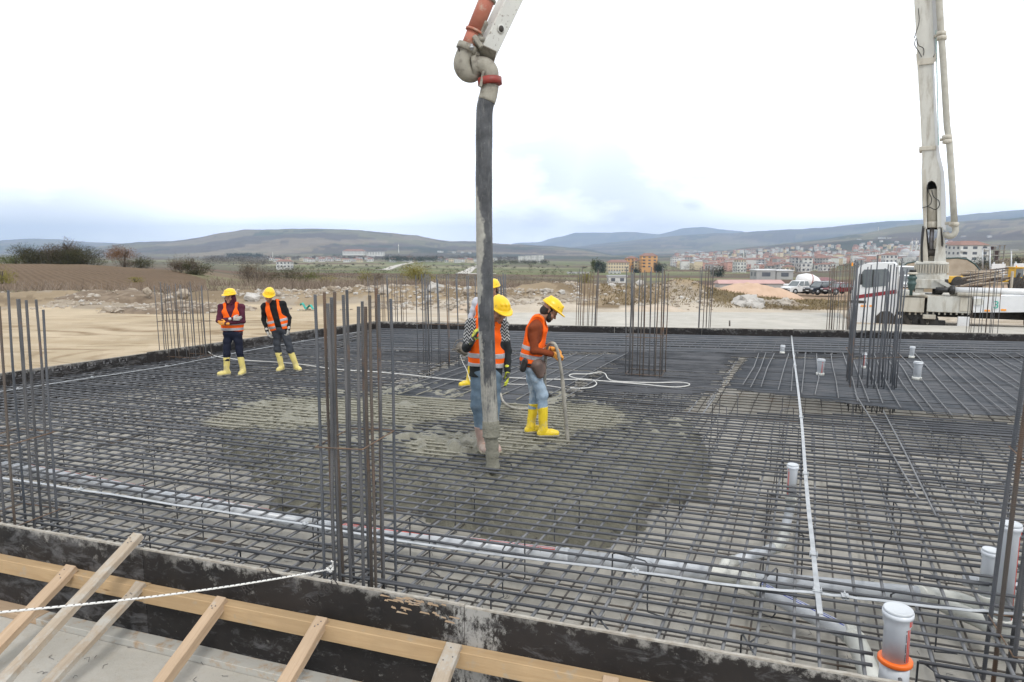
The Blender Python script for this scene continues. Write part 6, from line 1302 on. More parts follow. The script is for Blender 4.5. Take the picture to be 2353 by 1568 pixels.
def shrub(label, vx, d, w, h, mat, n=1400, group='shrubs and trees on the field edge', trunk=False, name='shrub', crown_lo=.0, ln=None, wd=None, lump=7):
    h *= 1.0; n = int(n*(3.0 if 'thicket' in label else 2.2)); g = gp(vx, d); root = thing(name, label, 'tree' if trunk else 'bush', g, group); mb = MB(); px = d/F
    if trunk:
        tm = MB(); limbs(tm, Vector((g.x,g.y,g.z-.3)), Vector((random.gauss(0,.05),0,1)).normalized(), h*.42, h*.028+.03, 3); tm.build('trunk', M_barkd, root)
        slivers(mb, g+Vector((0,0,h*(.5+crown_lo*.5))), w/2, w/2, h*(.5-crown_lo*.5), n, ln or h*.10, wd or px*.30, lump=lump)
        mb.build('crown', mat, root)
    else:
        tm = MB()
        for k in range(7): a = random.uniform(0,6.28); o_ = random.uniform(0,.25)*w; tm.tube([(g.x+.02*k, g.y, g.z-.2), (g.x+math.cos(a)*o_*1.4, g.y+math.sin(a)*o_*1.4, g.z+h*.6)], .04, 4)
        tm.build('stems', M_barkd, root); slivers(mb, g+Vector((0,0,h*.36)), w/2, w/2, h*.62, n, ln or h*.13, wd or px*.32, lump=lump); mb.build('foliage', mat, root)
    return root
random.seed(51); rng = np.random.default_rng(51)
shrub('small round green bush left of the field-edge trees', 32, 138, 4.2, 2.6, M_greenb, 900); shrub('small round dark tree between the green bush and the long thicket', 54, 138, 5.2, 4.0, M_twigd, 900, trunk=True, name='tree')
shrub('left lobe of the long dark thicket on the field crest', 103, 138, 7.5, 4.0, M_twigd, 1800); shrub('middle lobe of the long dark thicket on the field crest', 133, 140, 7.0, 4.1, M_twig, 1600); shrub('olive lobe of the thicket below the tall bare tree', 160, 138, 7.0, 3.4, M_twigd, 1700); shrub('right lobe of the long dark thicket on the field crest', 193, 138, 6.5, 3.5, M_twigd, 1700)
shrub('tall bare tree rising out of the long thicket', 170, 141, 3.8, 5.6, M_twig, 500, trunk=True, name='tree'); shrub('russet crowned tree standing alone on the field crest', 286, 136, 5.0, 4.4, M_rustleaf, 1100, trunk=True, name='tree', crown_lo=.25)
shrub('grey bush at the foot of the russet tree', 284, 134, 3.8, 1.9, M_twig, 700); shrub('dark round bush right of the russet tree', 319, 134, 4.6, 2.3, M_twigd, 1000)
shrub('left half of the double bush beside the pale green field', 414, 112, 4.6, 3.0, M_twig, 1300); shrub('right half of the double bush beside the pale green field', 448, 110, 4.4, 2.4, M_twigd, 1300)
shrub('yellow green shrub cut by the left edge of the photo', 2, 66, 2.0, 2.0, M_yel, 700); shrub('low yellow shrub on the ploughed field', 305, 72, 1.8, .6, M_yel, 400, lump=4)
shrub('dark bush on the slope above the worker in black', 566, 150, 6, 3.6, M_twig, 900, group='bushes on the valley edge'); shrub('grey bush left of the worker in black', 590, 92, 4.2, 2.6, M_twig, 1000, group='bushes on the valley edge'); shrub('olive bush above the shoulder of the worker in black', 660, 98, 5.4, 2.6, M_twigd, 1300, group='bushes on the valley edge'); shrub('second olive bush running right of the worker in black', 694, 104, 4.6, 2.1, M_greenb, 900, group='bushes on the valley edge')
shrub('yellow tinged shrub between the worker in black and the near cage', 744, 96, 2.6, 1.6, M_yel, 500, group='bushes on the valley edge'); shrub('small yellow tree left of the rust-brown cage', 834, 100, 2.2, 1.9, M_yel, 500, group='bushes on the valley edge'); shrub('tall yellow green tree behind the sparse grey cage', 958, 105, 4.6, 3.2, M_yel, 1200, group='bushes on the valley edge', lump=9); shrub('bare brown bush right of the near cage', 860, 90, 2.4, 2.0, M_twig, 500, group='bushes on the valley edge')
shrub('yellow green shrub behind the rusty grey far cage', 1346, 120, 2.2, 2.6, M_yel, 500, group='bushes on the valley edge')
for lab, vx, d, w, h, mt in (('dark conifer in front of the cream building', 1380, 640, 10, 11, M_conif), ('tall slim tree left of the cream building', 1368, 645, 7, 14, M_greenb), ('dark conifer right of the orange block', 1521, 640, 9, 9, M_conif), ('bare tree right of the orange block', 1512, 660, 6, 13, M_twig), ('round dark tree in the brown field behind the narrow cage', 1650, 470, 8, 8, M_conif), ('dark tree at the right edge above the road', 2347, 180, 4.6, 4.6, M_conif), ('dark bush below the unfinished concrete building', 2262, 260, 8, 5, M_conif), ('bare brown bush below the white apartment block', 2235, 255, 9, 3.6, M_twig), ('low conifer between the orange blocks', 1465, 655, 6, 5, M_conif)):
    shrub(lab, vx, d, w, h, mt, 700, group='trees near the far buildings', name='tree', trunk=True, wd=d/F*.45, ln=h*.09, crown_lo=-.15)
# dry brush bands, uncountable
mb = MB(); 
for _ in range(22000):
    vx = rng.uniform(-60, 1640); d = rng.uniform(47, 82)**1.0 if rng.random() < .8 else rng.uniform(43, 48); x = deep(vx, 640, d).x
    if fbm(np.array([x*.12]), np.array([d*.12]), 61, 3)[0] < .43: continue
    if vx < 480 and d > 58: continue
    z = gz(x, d)-.05; hgt = rng.uniform(.2,.9)*(1.1 if d > 50 else .45); q = Vector((x, d, z)); e = q+Vector((rng.normal()*.42, rng.normal()*.3, hgt)); s = Vector((rng.uniform(.010,.028),0,0)); mb.add([q-s, q+s, e+s*.4, e-s*.4], [(0,1,2,3)])
tag(mb.build('dry_brush', M_brush), 'dry brown brush and weeds growing behind the rubble', 'brush', kind='stuff')
mb = MB()
for _ in range(9000):
    vx = rng.uniform(1380, 2240); d = rng.uniform(35.5, 46); x = deep(vx, 640, d).x
    if vx > 1930 and d < 39: continue
    z = gz(x, d)-.03; hgt = rng.uniform(.06,.20); q = Vector((x, d, z)); e = q+Vector((rng.normal()*.1, rng.normal()*.1, hgt)); s = Vector((rng.uniform(.012,.03),0,0)); mb.add([q-s, q+s, e+s*.3, e-s*.3], [(0,1,2,3)])
M_grassd = leafmat('dry_bank_grass', (.13,.10,.05), (.26,.205,.115)); tag(mb.build('dry_grass', M_grassd), 'dry brown grass on the bank behind the pale concrete', 'grass', kind='stuff')
# rubble
M_rock = mk('pale_rubble', (.37,.32,.26), (.26,.215,.165), 1.6, .9, bump=.4, bs=9, coord='World', c3=(.41,.38,.34), s3=.9, th3=(.5,.62)); M_rockw = mk('white_rubble', (.50,.48,.455), (.38,.365,.34), 2, .9, bump=.4, bs=9, coord='World')
def rockgeo(mb, c, r, sq=(1,1,.7), mi=0, n=1):
    from itertools import product
    V = []; R_ = Matrix.Rotation(random.uniform(0,6.28),3,Vector((random.gauss(0,1),random.gauss(0,1),random.gauss(0,1))).normalized())
    ico = [(0,0,1)]+[(math.cos(a)*.89,math.sin(a)*.89,.45) for a in [k*1.2566 for k in range(5)]]+[(math.cos(a)*.89,math.sin(a)*.89,-.45) for a in [k*1.2566+.628 for k in range(5)]]+[(0,0,-1)]
    f = [(0,1+k,1+(k+1)%5) for k in range(5)]+[(1+k,6+k,1+(k+1)%5) for k in range(5)]+[(6+k,6+(k+1)%5,1+(k+1)%5) for k in range(5)]+[(11,6+(k+1)%5,6+k) for k in range(5)]
    for p in ico: w = R_ @ (Vector(p)*random.uniform(.65,1.2)); V.append(Vector(c)+Vector((w.x*sq[0], w.y*sq[1], w.z*sq[2]))*r)
    mb.add(V, f, mi)
random.seed(61); mb = MB()
for _ in range(9000):
    vx = random.uniform(-40, 1640); d = random.uniform(34.5, 45); x = deep(vx, 640, d).x
    k = fbm(np.array([x*.22]), np.array([d*.3]), 71, 4)[0]
    dens = 1.0 if 700 < vx < 1330 else (.6 if 440 < vx < 700 else (.45 if vx < 440 else .25))
    if k < .50 or random.random() > dens: continue
    r = abs(random.gauss(0, .075))+.03; rockgeo(mb, (x, d, gz(x, d)+r*.1), r, mi=0 if random.random() < .88 else 1)
tag(mb.build('rubble', [M_rock, M_rockw]), 'loose pale rubble scattered over the earth bank', 'rubble', kind='stuff')
for i, (vx, vy, r, lab) in enumerate([(577,690,.62,'big pale boulder right of the worker with crossed arms'),(340,672,.42,'pale boulder at the left end of the long rubble ridge'),(420,676,.55,'pale rounded boulder in the rubble ridge behind the thin cage'),(382,690,.34,'tilted white concrete block on the dark debris heap'),(885,700,.45,'pale boulder between the near cage and the rust-brown cage'),(1001,665,.62,'large flat faced boulder on the bank behind the sparse cage'),(1010,700,.42,'white boulder low on the bank behind the sparse cage'),(1072,706,.40,'pale block beside the upright hose'),(1220,702,.38,'whitish boulder below the bearded workers helmet'),(1256,694,.33,'small pale boulder right of the bearded workers helmet'),(1290,722,.30,'pale rock at the foot of the bank beside the bearded worker'),(760,664,.36,'rock on the bank above the near cage'),(640,676,.3,'grey rock behind the shoulder of the worker in black'),(422,716,.16,'small white rock on the edge of the sand near the thin cage'),(205,706,.25,'grey slab fragment left of the rubble ridge'),(1470,651,.3,'round pale rock on the bank behind the tall middle cage')]):
    d = 37.5; c = deep(vx, vy, d); mb = MB(); random.seed(100+i); c.z = max(c.z, gz(c.x, d)+r*.3); rockgeo(mb, c, r*.72, (1.1,.9,.85)); o = mb.build('boulder', M_rock if i % 5 else M_rockw, local=tuple(c)); 
    md = o.modifiers.new('s', 'SUBSURF'); md.levels = md.render_levels = 2; md.subdivision_type = 'SIMPLE'; tx = bpy.data.textures.new('rocktex', 'CLOUDS'); tx.noise_scale = .25; dm = o.modifiers.new('d', 'DISPLACE'); dm.texture = tx; dm.strength = r*.35; tag(o, lab, 'boulder', 'boulders on the earth bank')
# heaps
def heap(name, label, x0, x1, ytop, ybase, d, mat, rocks=0, seed=0, rs=.12, amp=.2):
    a, b_ = deep(x0, ybase, d), deep(x1, ybase, d); w = (b_.x-a.x)/2; cx_ = (a.x+b_.x)/2; h = deep(CX, ytop, d).z - deep(CX, ybase, d).z; z0 = deep(CX, ybase, d).z; ny = 24; nx = 60; V = []; dep = max(w*.55, h*1.5)
    for j in range(ny+1):
        for i in range(nx+1):
            u_, v_ = i/nx*2-1, j/ny*2-1; r = math.sqrt(u_*u_+v_*v_); n_ = float(fbm(np.array([u_*w*.6+seed]), np.array([v_*dep*.6]), seed, 4)[0])
            prof = max(0, 1-r**1.6); hh = h*prof*(.75+.9*(n_-.4))*(1 if not rocks else 1) ; V.append((cx_+u_*w, d+v_*dep+dep*.3, z0-.35+hh*1.15+.35*min(1,prof*3)))
    me = bpy.data.meshes.new(name); me.from_pydata(V, [], [(j*(nx+1)+i, j*(nx+1)+i+1, (j+1)*(nx+1)+i+1, (j+1)*(nx+1)+i) for j in range(ny) for i in range(nx)]); me.polygons.foreach_set('use_smooth', [True]*len(me.polygons)); me.materials.append(mat[0]); o = bpy.data.objects.new(name, me); sc.collection.objects.link(o)
    if rocks:
        random.seed(seed); mb = MB()
        for _ in range(rocks):
            k = random.randrange(len(V)); p = V[k]; u_ = (p[0]-cx_)/w; 
            if p[2] < z0-.1: continue
            r = abs(random.gauss(0, rs))+.04; rockgeo(mb, (p[0]+random.gauss(0,.1), p[1]+random.gauss(0,.1), p[2]), r)
        root = thing(name, label, 'heap', (cx_, d, z0)); o.parent = root; o.location = -Vector(root.location); o.name = 'mound'; tag(mb.build('stones', mat[1], root), kind='stuff')
    else: tag(o, label, 'heap')
M_sand = mk('pinkish_sand', (.53,.38,.28), (.45,.315,.225), 1.2, .95, coord='World', bump=.3, bs=8); M_earth = mk('dark_spoil', (.13,.095,.065), (.22,.17,.12), 2.2, .95, coord='World', bump=.6, bs=6); M_dirt = mk('sandy_dirt', (.50,.43,.35), (.42,.34,.26), 1.5, .95, coord='World', bump=.3, bs=8)
heap('sand_heap', 'long low heap of pinkish sand left of the parked cars', 1585, 1870, 653, 688, 66, (M_sand,), seed=3); heap('gravel_heap', 'heap of white broken rock behind the narrow cage', 1684, 1752, 690, 714, 36.5, (M_dirt, M_rockw), 800, 4, .15); heap('gravel_heap', 'pinkish rubble heap right of the white rock heap', 1735, 1868, 690, 715, 37.5, (M_sand, M_rock), 520, 5, .13); heap('earth_heap', 'small red-brown earth heap left of the white rock heap', 1600, 1690, 692, 712, 37, (M_sand,), seed=6)
heap('earth_heap', 'dark heap of soil and debris on the left behind the sand', 70, 420, 668, 696, 38, (M_earth, M_rock), 130, 7, .10); heap('earth_heap', 'ochre earth heap with stones at the right of the sparse cage', 1020, 1110, 690, 735, 33.5, (M_dirt, M_rock), 160, 8, .08); heap('earth_heap', 'pale dirt ridge along the back of the pale concrete', 1330, 1700, 706, 722, 34.5, (M_dirt,), seed=9); heap('earth_heap', 'low grey debris heap on the sand at the left', 180, 620, 700, 718, 34, (M_earth, M_rock), 420, 10, .09)
c = at(703, 704, .1); c = deep(703, 702, 34.5); mb = MB(); V = []
for i in range(9):
    for j in range(4): V.append((c.x+(i-4)*.08, c.y+j*.1, c.z+.10*math.sin(i*1.3)+.06*math.cos(j*2+i)-.02*i))
mb.add(V, [(i*4+j, i*4+j+1, i*4+j+5, i*4+j+4) for i in range(8) for j in range(3)]); o = mb.build('plastic_sheet', mk('teal_sheet', (.04,.40,.33), (.03,.28,.24), 5, .5), local=tuple(c)); md = o.modifiers.new('s','SOLIDIFY'); md.thickness = .01; tag(o, 'crumpled teal plastic sheet on the dirt right of the worker in black', 'plastic sheet')
# stake in the pale concrete
P = [deep(2919/1.741*1.0, 750, 24.5), deep(2919/1.741, 737, 24.5)]; tag(MB().tube(P, .03, 8).build('stake', M_low, local=tuple(P[0])), 'short steel stake sticking up from the pale concrete beyond the far formwork', 'stake')
# ---------------------------------------------------------------- vehicles
def car(name, label, vx, vbase, d, L, W, H, yaw, paint, kind='suv', group=None):
    g = deep(vx, vbase, d); root = thing(name, label, 'car' if name != 'pickup_truck' else 'pickup', g, group); Rm = Matrix.Rotation(yaw, 3, 'Z')
    def sect(prof, w0, w1, zsplit, nm, mat, parent=root):
        V = []; n = len(prof)
        for sy in (-1, 1):
            for (x, z) in prof:
                k = w0 + (w1-w0)*max(0, min(1, (z-zsplit)/max(H-zsplit,1e-6))); V.append(Rm @ Vector((x, sy*k/2, z)) + g)
        mb = MB(); mb.add(V, [tuple(range(n)), tuple(range(2*n-1,n-1,-1))]+[(i,i+n,(i+1)%n+n,(i+1)%n) for i in range(n)]); o = mb.build(nm, mat, parent, local=tuple(g)); bmfix(o); md = o.modifiers.new('b','BEVEL'); md.width = .05; md.segments = 2; md.limit_method = 'ANGLE'; return o
    hl = L/2; zb = .32; hood = H*.56; belt = H*.60
    body = [(-hl,zb+.05),(-hl,hood*.80),(-hl+.15,hood*.94),(-hl+L*.24,hood*1.02),(-hl+L*.28,belt),(hl-.15,belt),(hl,belt*.94),(hl,zb+.05),(hl-.1,zb),(-hl+.1,zb)]
    if kind == 'pickup': body = [(-hl,zb+.1),(-hl,hood*.85),(-hl+.15,hood*.97),(-hl+L*.22,hood*1.04),(-hl+L*.27,belt),(hl-.02,belt*1.03),(hl,zb+.2),(hl-.1,zb),(-hl+.1,zb)]
    bo = sect(body, W, W, H, 'body', paint)
    g0, g1, g2, g3 = {'suv': (-hl+L*.25, -hl+L*.38, hl-L*.13, hl-L*.04), 'sedan': (-hl+L*.27, -hl+L*.40, hl-L*.28, hl-L*.13), 'pickup': (-hl+L*.25, -hl+L*.36, hl-L*.36, hl-L*.32), 'van': (-hl+L*.10,-hl+L*.22,hl-L*.03,hl-L*.01)}[kind]
    sect([(g0,belt-.02),(g1,H-.06),(g2,H-.06),(g3,belt-.02)], W*.97, W*.80, belt, 'window_glass', M_glass, bo)
    sect([(g1-.05,H-.08),(g1+.05,H),(g2-.05,H),(g2+.05,H-.08)], W*.84, W*.78, belt, 'roof', paint, bo)
    for f in (.0, .5, 1.0):
        xb = g0+(g3-g0)*f; xt = g1+(g2-g1)*f
        for sy in (-1, 1): MB().tube([Rm@Vector((xb, sy*W*.487, belt-.02))+g, Rm@Vector((xt, sy*W*.405, H-.05))+g], .05, 6).build('pillar', paint, bo, local=tuple(g))
    for fx in (-hl+L*.18, hl-L*.2):
        for sy in (-1, 1):
            c = Rm@Vector((fx, sy*(W/2-.10), .35))+g; axx = Rm@Vector((0,sy,0)); w = MB().lathe([(.20,-.10),(.34,-.10),(.36,-.05),(.36,.08),(.33,.11),(.22,.11)], tuple(c), tuple(axx), 18).build('wheel', M_tyre, root, local=tuple(c)); MB().lathe([(.03,.09),(.21,.10),(.22,.115),(.05,.12)], tuple(c), tuple(axx), 14).build('rim', M_zinc, w, local=tuple(c))
            a_ = MB().lathe([(.40,.0),(.43,.0),(.43,.115),(.40,.115)], tuple(c), tuple(axx), 20).build('wheel_arch', M_blackplastic, bo, local=tuple(c))
    for sy in (-1, 1): p = Rm@Vector((-hl+.03, sy*W*.38, hood*.80))+g; MB().bbox(p, (.10,.36,.15), Rm).build('headlight', mk('lamp_glass_'+name, (.6,.62,.65), rough=.1), root, local=tuple(p)); p = Rm@Vector((hl-.1, sy*W*.46, belt*.85))+g; MB().bbox(p, (.16,.12,.2), Rm).build('tail_light', M_redc, root, local=tuple(p))
    p = Rm@Vector((-hl+.02, 0, .46))+g; MB().bbox(p, (.14,W*.96,.28), Rm, b=.04).build('bumper', M_blackplastic, root, local=tuple(p)); p = Rm@Vector((-hl-.0, 0, hood*.70))+g; MB().bbox(p, (.08,W*.5,.15), Rm).build('grille', M_dark, root, local=tuple(p)); p = Rm@Vector((-hl-.06, 0, .47))+g; MB().bbox(p, (.02,.50,.11), Rm, b=.004).build('number_plate', M_cab, root, local=tuple(p))
    for sy in (-1, 1): p = Rm@Vector((g0+.25, sy*(W/2+.08), belt+.08))+g; MB().bbox(p, (.10,.18,.14), Rm, b=.03).build('mirror', paint, root, local=tuple(p))
    return root
M_navycar = mk('dark_blue_car_paint', (.018,.024,.035), (.022,.03,.042), 2, .22, spec=.7); M_redcar = mk('dark_red_car_paint', (.14,.012,.02), (.11,.01,.015), 2, .25, spec=.7)
car('pickup_truck', 'white pickup with black front bumper parked left of the dark car', 1837, 675.5, 94, 5.2, 1.85, 1.8, R(22), M_cab, 'pickup'); car('parked_car', 'dark blue estate car parked between the white pickup and the red car', 1887, 676, 90, 4.6, 1.85, 1.65, R(20), M_navycar, 'suv', 'cars parked beyond the site'); car('parked_car', 'dark red saloon half hidden behind the rusty cage', 1928, 676, 88, 4.5, 1.75, 1.45, R(20), M_redcar, 'sedan', 'cars parked beyond the site'); car('van', 'white van seen from the front left of the green motor', 2075, 664, 70, 4.8, 2.0, 2.3, R(75), M_cab, 'van'); car('parked_car', 'pale car low in front of the white van', 2079, 668, 60, 4.0, 1.7, 1.35, R(60), M_cab, 'sedan', 'cars parked beyond the site')
g = deep(1855, 660, 108); root = thing('mixer_truck', 'white concrete mixer drum showing behind the white pickup', 'mixer truck', g); MB().lathe([(.35,-1.9),(.7,-1.75),(1.15,-.6),(1.2,.3),(.95,1.3),(.55,1.9),(.5,2.0)], tuple(g+Vector((.1,0,.9))), (.96,.1,-.22), 24).build('drum', M_cab, root, local=tuple(g)); MB().lathe([(1.20,.0),(1.22,.02),(1.22,.12),(1.20,.14)], tuple(g+Vector((.1,0,.9))), (.96,.1,-.22), 24).build('drum_band', M_redc, root, local=tuple(g)); MB().bbox(g+Vector((0,0,-.9)), (6.5,2.2,.5)).build('chassis', M_dark, root, local=tuple(g)); MB().bbox(g+Vector((2.1,0,-.2)), (.9,1.6,1.0)).build('rear_frame', M_redc, root, local=tuple(g)); MB().bbox(g+Vector((-2.7,0,-.3)), (1.4,2.2,1.5), b=.1).build('cab', M_cab, root, local=tuple(g))
for x in (-2.4, 1.0, 2.2): c = g+Vector((x,-1.0,-1.3)); MB().lathe([(.2,0),(.5,0),(.5,.3),(.2,.3)], tuple(c), (0,1,0), 18).build('wheel', M_tyre, root, local=tuple(c))
M_yelm = mk('machine_yellow', (.62,.38,.04), (.5,.30,.04), 3, .5)
def digger(label, vx, vb, d, s=1.):
    g = deep(vx, vb, d); root = thing('yellow_loader', label, 'digger', g, 'yellow machines beyond the truck')
    def bx(n, c, dm, mt, par=root, b=.06): return MB().bbox(g+Vector(c)*s, [q*s for q in dm], None, b=b).build(n, mt, par, local=tuple(g+Vector(c)*s))
    bx('body', (0.6,0,1.2), (3.2,1.8,1.0), M_yelm); cb_ = bx('cab_frame', (-.9,0,2.2), (1.3,1.5,1.7), M_yelm); bx('cab_glass', (-.9,-.03,2.3), (1.1,1.52,1.2), M_glass, cb_, .02); bx('cab_roof', (-.9,0,3.1), (1.6,1.7,.14), M_yelm, cb_); bx('beacon', (-.9,0,3.25), (.15,.15,.2), M_reflor, cb_, .02); bx('bucket_arm', (-2.2,0,1.1), (1.8,.3,.3), M_yelm)
    for x in (-1.2, 1.3): c = g+Vector((x,-1.0,.65))*s; MB().lathe([(.25,0),(.65,0),(.65,.35),(.25,.35)], tuple(c), (0,1,0), 20).build('wheel', M_tyre, root, local=tuple(c))
digger('yellow wheel loader with glazed cab behind the thin rusty cage', 2172, 660, 66, .62); digger('yellow machine partly hidden by the stacked poles', 2225, 660, 70, .42); digger('yellow machine at the right edge behind the truck', 2345, 664, 60, .6)
g = deep(2270, 668, 52); root = thing('pole_stack', 'stack of rusty scaffold poles lying behind the truck', 'pole stack', g); random.seed(71)
for k in range(22):
    a = random.gauss(.12,.10); p = g+Vector((random.uniform(-1.3,.2), random.uniform(-.3,.3), .35+k*.055)); MB().tube([p-Vector((math.cos(a),0,math.sin(a)*1.0))*1.0, p+Vector((math.cos(a),0,math.sin(a)))*1.6], .06, 6).build('pole', M_cagerust if k % 2 else M_wood3, root, local=tuple(p))
for k in range(4): p = g+Vector((1.6+k*.35,-.2,.7)); MB().bbox(p, (.14,.14,1.5-.2*k), Matrix.Rotation(.3*k,3,'Y')).build('bracket', M_dark if k else M_trd, root, local=tuple(p))
# ---------------------------------------------------------------- buildings
M_wallw = mk('white_wall', (.62,.62,.60), (.55,.55,.53), .2, .9, coord='World'); M_wallc = mk('cream_wall', (.62,.53,.38), (.56,.48,.34), .2, .9, coord='World'); M_wallo = mk('orange_wall', (.62,.35,.15), (.56,.31,.13), .2, .9, coord='World'); M_wallp = mk('pink_wall', (.55,.33,.27), (.48,.30,.25), .2, .9, coord='World'); M_wallg = mk('grey_wall', (.40,.40,.39), (.33,.33,.33), .2, .9, coord='World'); M_roof = mk('red_roof', (.26,.155,.13), (.21,.13,.11), .5, .9, coord='World'); M_roofg = mk('grey_roof', (.40,.41,.42), (.33,.33,.34), .5, .7, coord='World'); M_win = mk('far_window', (.07,.08,.10), (.12,.13,.15), .3, .3, coord='World'); M_conc = mk('raw_concrete', (.30,.28,.25), (.24,.22,.19), .5, .9, coord='World'); M_roofp = mk('pale_red_roof', (.50,.33,.31), (.45,.29,.27), .5, .8, coord='World'); M_blue = mk('blue_sheet', (.10,.20,.33))
def house(name, label, cat, vx, vb, d, w, h, dep, wall, roof, rtype='hip', yaw=0., floors=None, group=None, z=None, tiny=False, cols=None, balc=False):
    g = gp(vx, d) if vb is None else deep(vx, vb, d)
    if z is not None: g.z = z
    Rm = Matrix.Rotation(yaw, 3, 'Z'); mb = MB(); mb.box(g+Rm@Vector((0,dep/2,h/2-2)), (w, dep, h+4), Rm, 0)
    fl = floors or max(1, int(h/3)); nc = cols or max(2, int(w/3.2)); wd_ = .45*w/nc; fh = h/fl; wins = mb; WL = []
    for f in range(fl):
        for c in range(nc):
            x = (c+.5)/nc*w-w/2; (wins if tiny else WL.append(MB()) or WL[-1]).box(g+Rm@Vector((x,-.02,f*fh+fh*.55)), (wd_, .12, fh*.48), Rm, 2 if tiny else 0)
        ns = max(1, int(dep/3.5)); 
        for c in range(ns):
            for sx in (-1, 1): (wins if tiny else WL.append(MB()) or WL[-1]).box(g+Rm@Vector((sx*w/2,(c+.5)/ns*dep,f*fh+fh*.55)), (.12, dep/ns*.4, fh*.45), Rm, 2 if tiny else 0)
    rf = MB() if not tiny else mb; e = .5 if h > 4 else .3; ri = 1 if tiny else 0; rh_ = min(w, dep)*.22
    a = [Vector((-w/2-e,-e,h)), Vector((w/2+e,-e,h)), Vector((w/2+e,dep+e,h)), Vector((-w/2-e,dep+e,h))]
    if rtype == 'flat': rf.box(g+Rm@Vector((0,dep/2,h+.2)), (w+.6, dep+.6, .5), Rm, ri)
    else:
        k = rh_*1.4 if rtype == 'hip' else -e*0; 
        if w >= dep: r0, r1 = Vector((-w/2+k,dep/2,h+rh_)), Vector((w/2-k,dep/2,h+rh_)); fs = [(0,1,5,4),(2,3,4,5),(1,2,5),(3,0,4),(3,2,1,0)]
        else: r0, r1 = Vector((0,k,h+rh_)), Vector((0,dep-k,h+rh_)); fs = [(1,2,5,4),(3,0,4,5),(0,1,4),(2,3,5),(3,2,1,0)]
        rf.add([g+Rm@p for p in a+[r0, r1]], fs, ri)
    if tiny: o = mb.build(name, [wall, roof, M_win], local=tuple(g)); return tag(o, label, cat, group)
    root = thing(name, label, cat, g, group); mb.build('walls', wall, root, local=tuple(g)); [q_.build('window', M_win, root, local=tuple(q_.v[0])) for q_ in WL]; rf.build('roof', roof, root, local=tuple(g))
    if balc:
        bm_ = MB()
        for f in range(1, fl): bm_.box(g+Rm@Vector((-w*.40,-.6,f*fh)), (w*.22, 1.2, .9), Rm)
        bm_.build('balconies', wall, root, local=tuple(g))
    return root
house('apartment_block', 'long cream building with a red roof beside the orange blocks', 'building', 1421, 626, 680, 21, 9.5, 12, M_wallc, M_roof, floors=3, cols=8); house('apartment_block', 'taller cream and orange building joined to the right of the long cream one', 'building', 1453, 622, 690, 11, 12, 14, M_wallo, M_roof, floors=4); house('apartment_block', 'narrow cream building between the two orange blocks', 'building', 1465, 620, 684, 7, 8.5, 12, M_wallc, M_roof, floors=3)
house('apartment_block', 'free standing bright orange apartment block, rightmost of the hilltop group', 'building', 1492, 617, 670, 15.5, 12, 12, M_wallo, M_roof, floors=4, cols=3, balc=True); house('shed', 'small white shed below the cream building', 'shed', 1383+50-20, 636, 600, 10, 4, 6, M_wallw, M_roofg, 'flat')
house('hut', 'white container hut with one dark window behind the tall middle cage', 'hut', 1419, 652, 250, 6.6, 2.5, 4, M_wallw, M_roofg, 'flat', cols=2, floors=1); house('shed', 'low grey building left of the white hut', 'shed', 1330, 636, 560, 18, 3, 8, M_wallw, M_roofg, 'flat')
house('warehouse', 'grey metal warehouse behind the sand heap', 'warehouse', 1760, 642, 350, 9.6, 4.4, 10, M_wallg, M_cab, 'flat', cols=1, floors=1); house('warehouse', 'second grey metal warehouse, right of the first', 'warehouse', 1803, 642, 352, 8.6, 4.2, 10, M_wallg, M_cab, 'flat', cols=1, floors=1); house('shed', 'long low shed with a pale pink roof behind the sand heap', 'shed', 1727, 655, 170, 16, .3, 4, M_wallg, M_roofp, 'gable', cols=1, floors=1); house('hut', 'small open hut with a dark red roof behind the parked cars', 'hut', 1901, 658, 150, 3.6, 1.2, 3, M_wallw, M_redcar, 'hip', floors=1)
house('apartment_block', 'white apartment block with a red roof on the rise right of the mast', 'building', 2238, 602, 400, 17, 9.5, 12, M_wallw, M_roof, floors=3, cols=3, balc=True)
house('apartment_block', 'white block with balconies behind the mosque domes right of the mast', 'building', 2204, 601, 420, 8, 10.5, 10, M_wallw, M_roof, floors=3, cols=3, balc=True)
g = deep(2283, 600, 400); root = thing('unfinished_building', 'unfinished concrete frame building with open floors at the right', 'building', g); random.seed(81)
for f in range(4): MB().box(g+Vector((0,4,f*3.0)), (12.5, 9, .35)).build('floor_slab', M_conc, root, local=tuple(g))
for c in range(5):
    for r_ in range(3): MB().box(g+Vector((-5.8+c*2.9, .2+r_*3.8, 4.3)), (.5,.5,9.2)).build('column', M_conc, root, local=tuple(g))
for c, f in ((0,0),(3,0),(1,1),(4,1),(2,2)): MB().box(g+Vector((-4.4+c*2.9-(2.9 if c == 4 else 0), 3.9, f*3+1.6)), (2.4,.3,2.5)).build('infill_wall', M_roof, root, local=tuple(g))
house('school', 'long white building with a red roof on the village ridge', 'building', 812, 584, 1900, 60, 7.5, 25, M_wallw, M_roof, floors=3, cols=16); house('factory', 'broad white building right of the long white school', 'building', 861, 586, 1920, 46, 8, 30, M_wallw, M_roofg, 'flat', floors=2, cols=6); house('house', 'lone house with a bright red roof in the valley left of the near cage', 'house', 651, 617, 620, 13, 6, 9, M_wallw, M_roof, floors=2)
for i, (vx, n_) in enumerate(((1198,'first'),(1213,'second'),(1228,'third'),(1243,'fourth'))): house('apartment_block', n_+' white slab block from the left in the row beyond the bearded worker', 'building', vx, 603+i*.8, 1500, 13, 13+i*1.5, 12, M_wallw, M_roofg, 'flat', floors=5, cols=4, group='white slab blocks in a row')
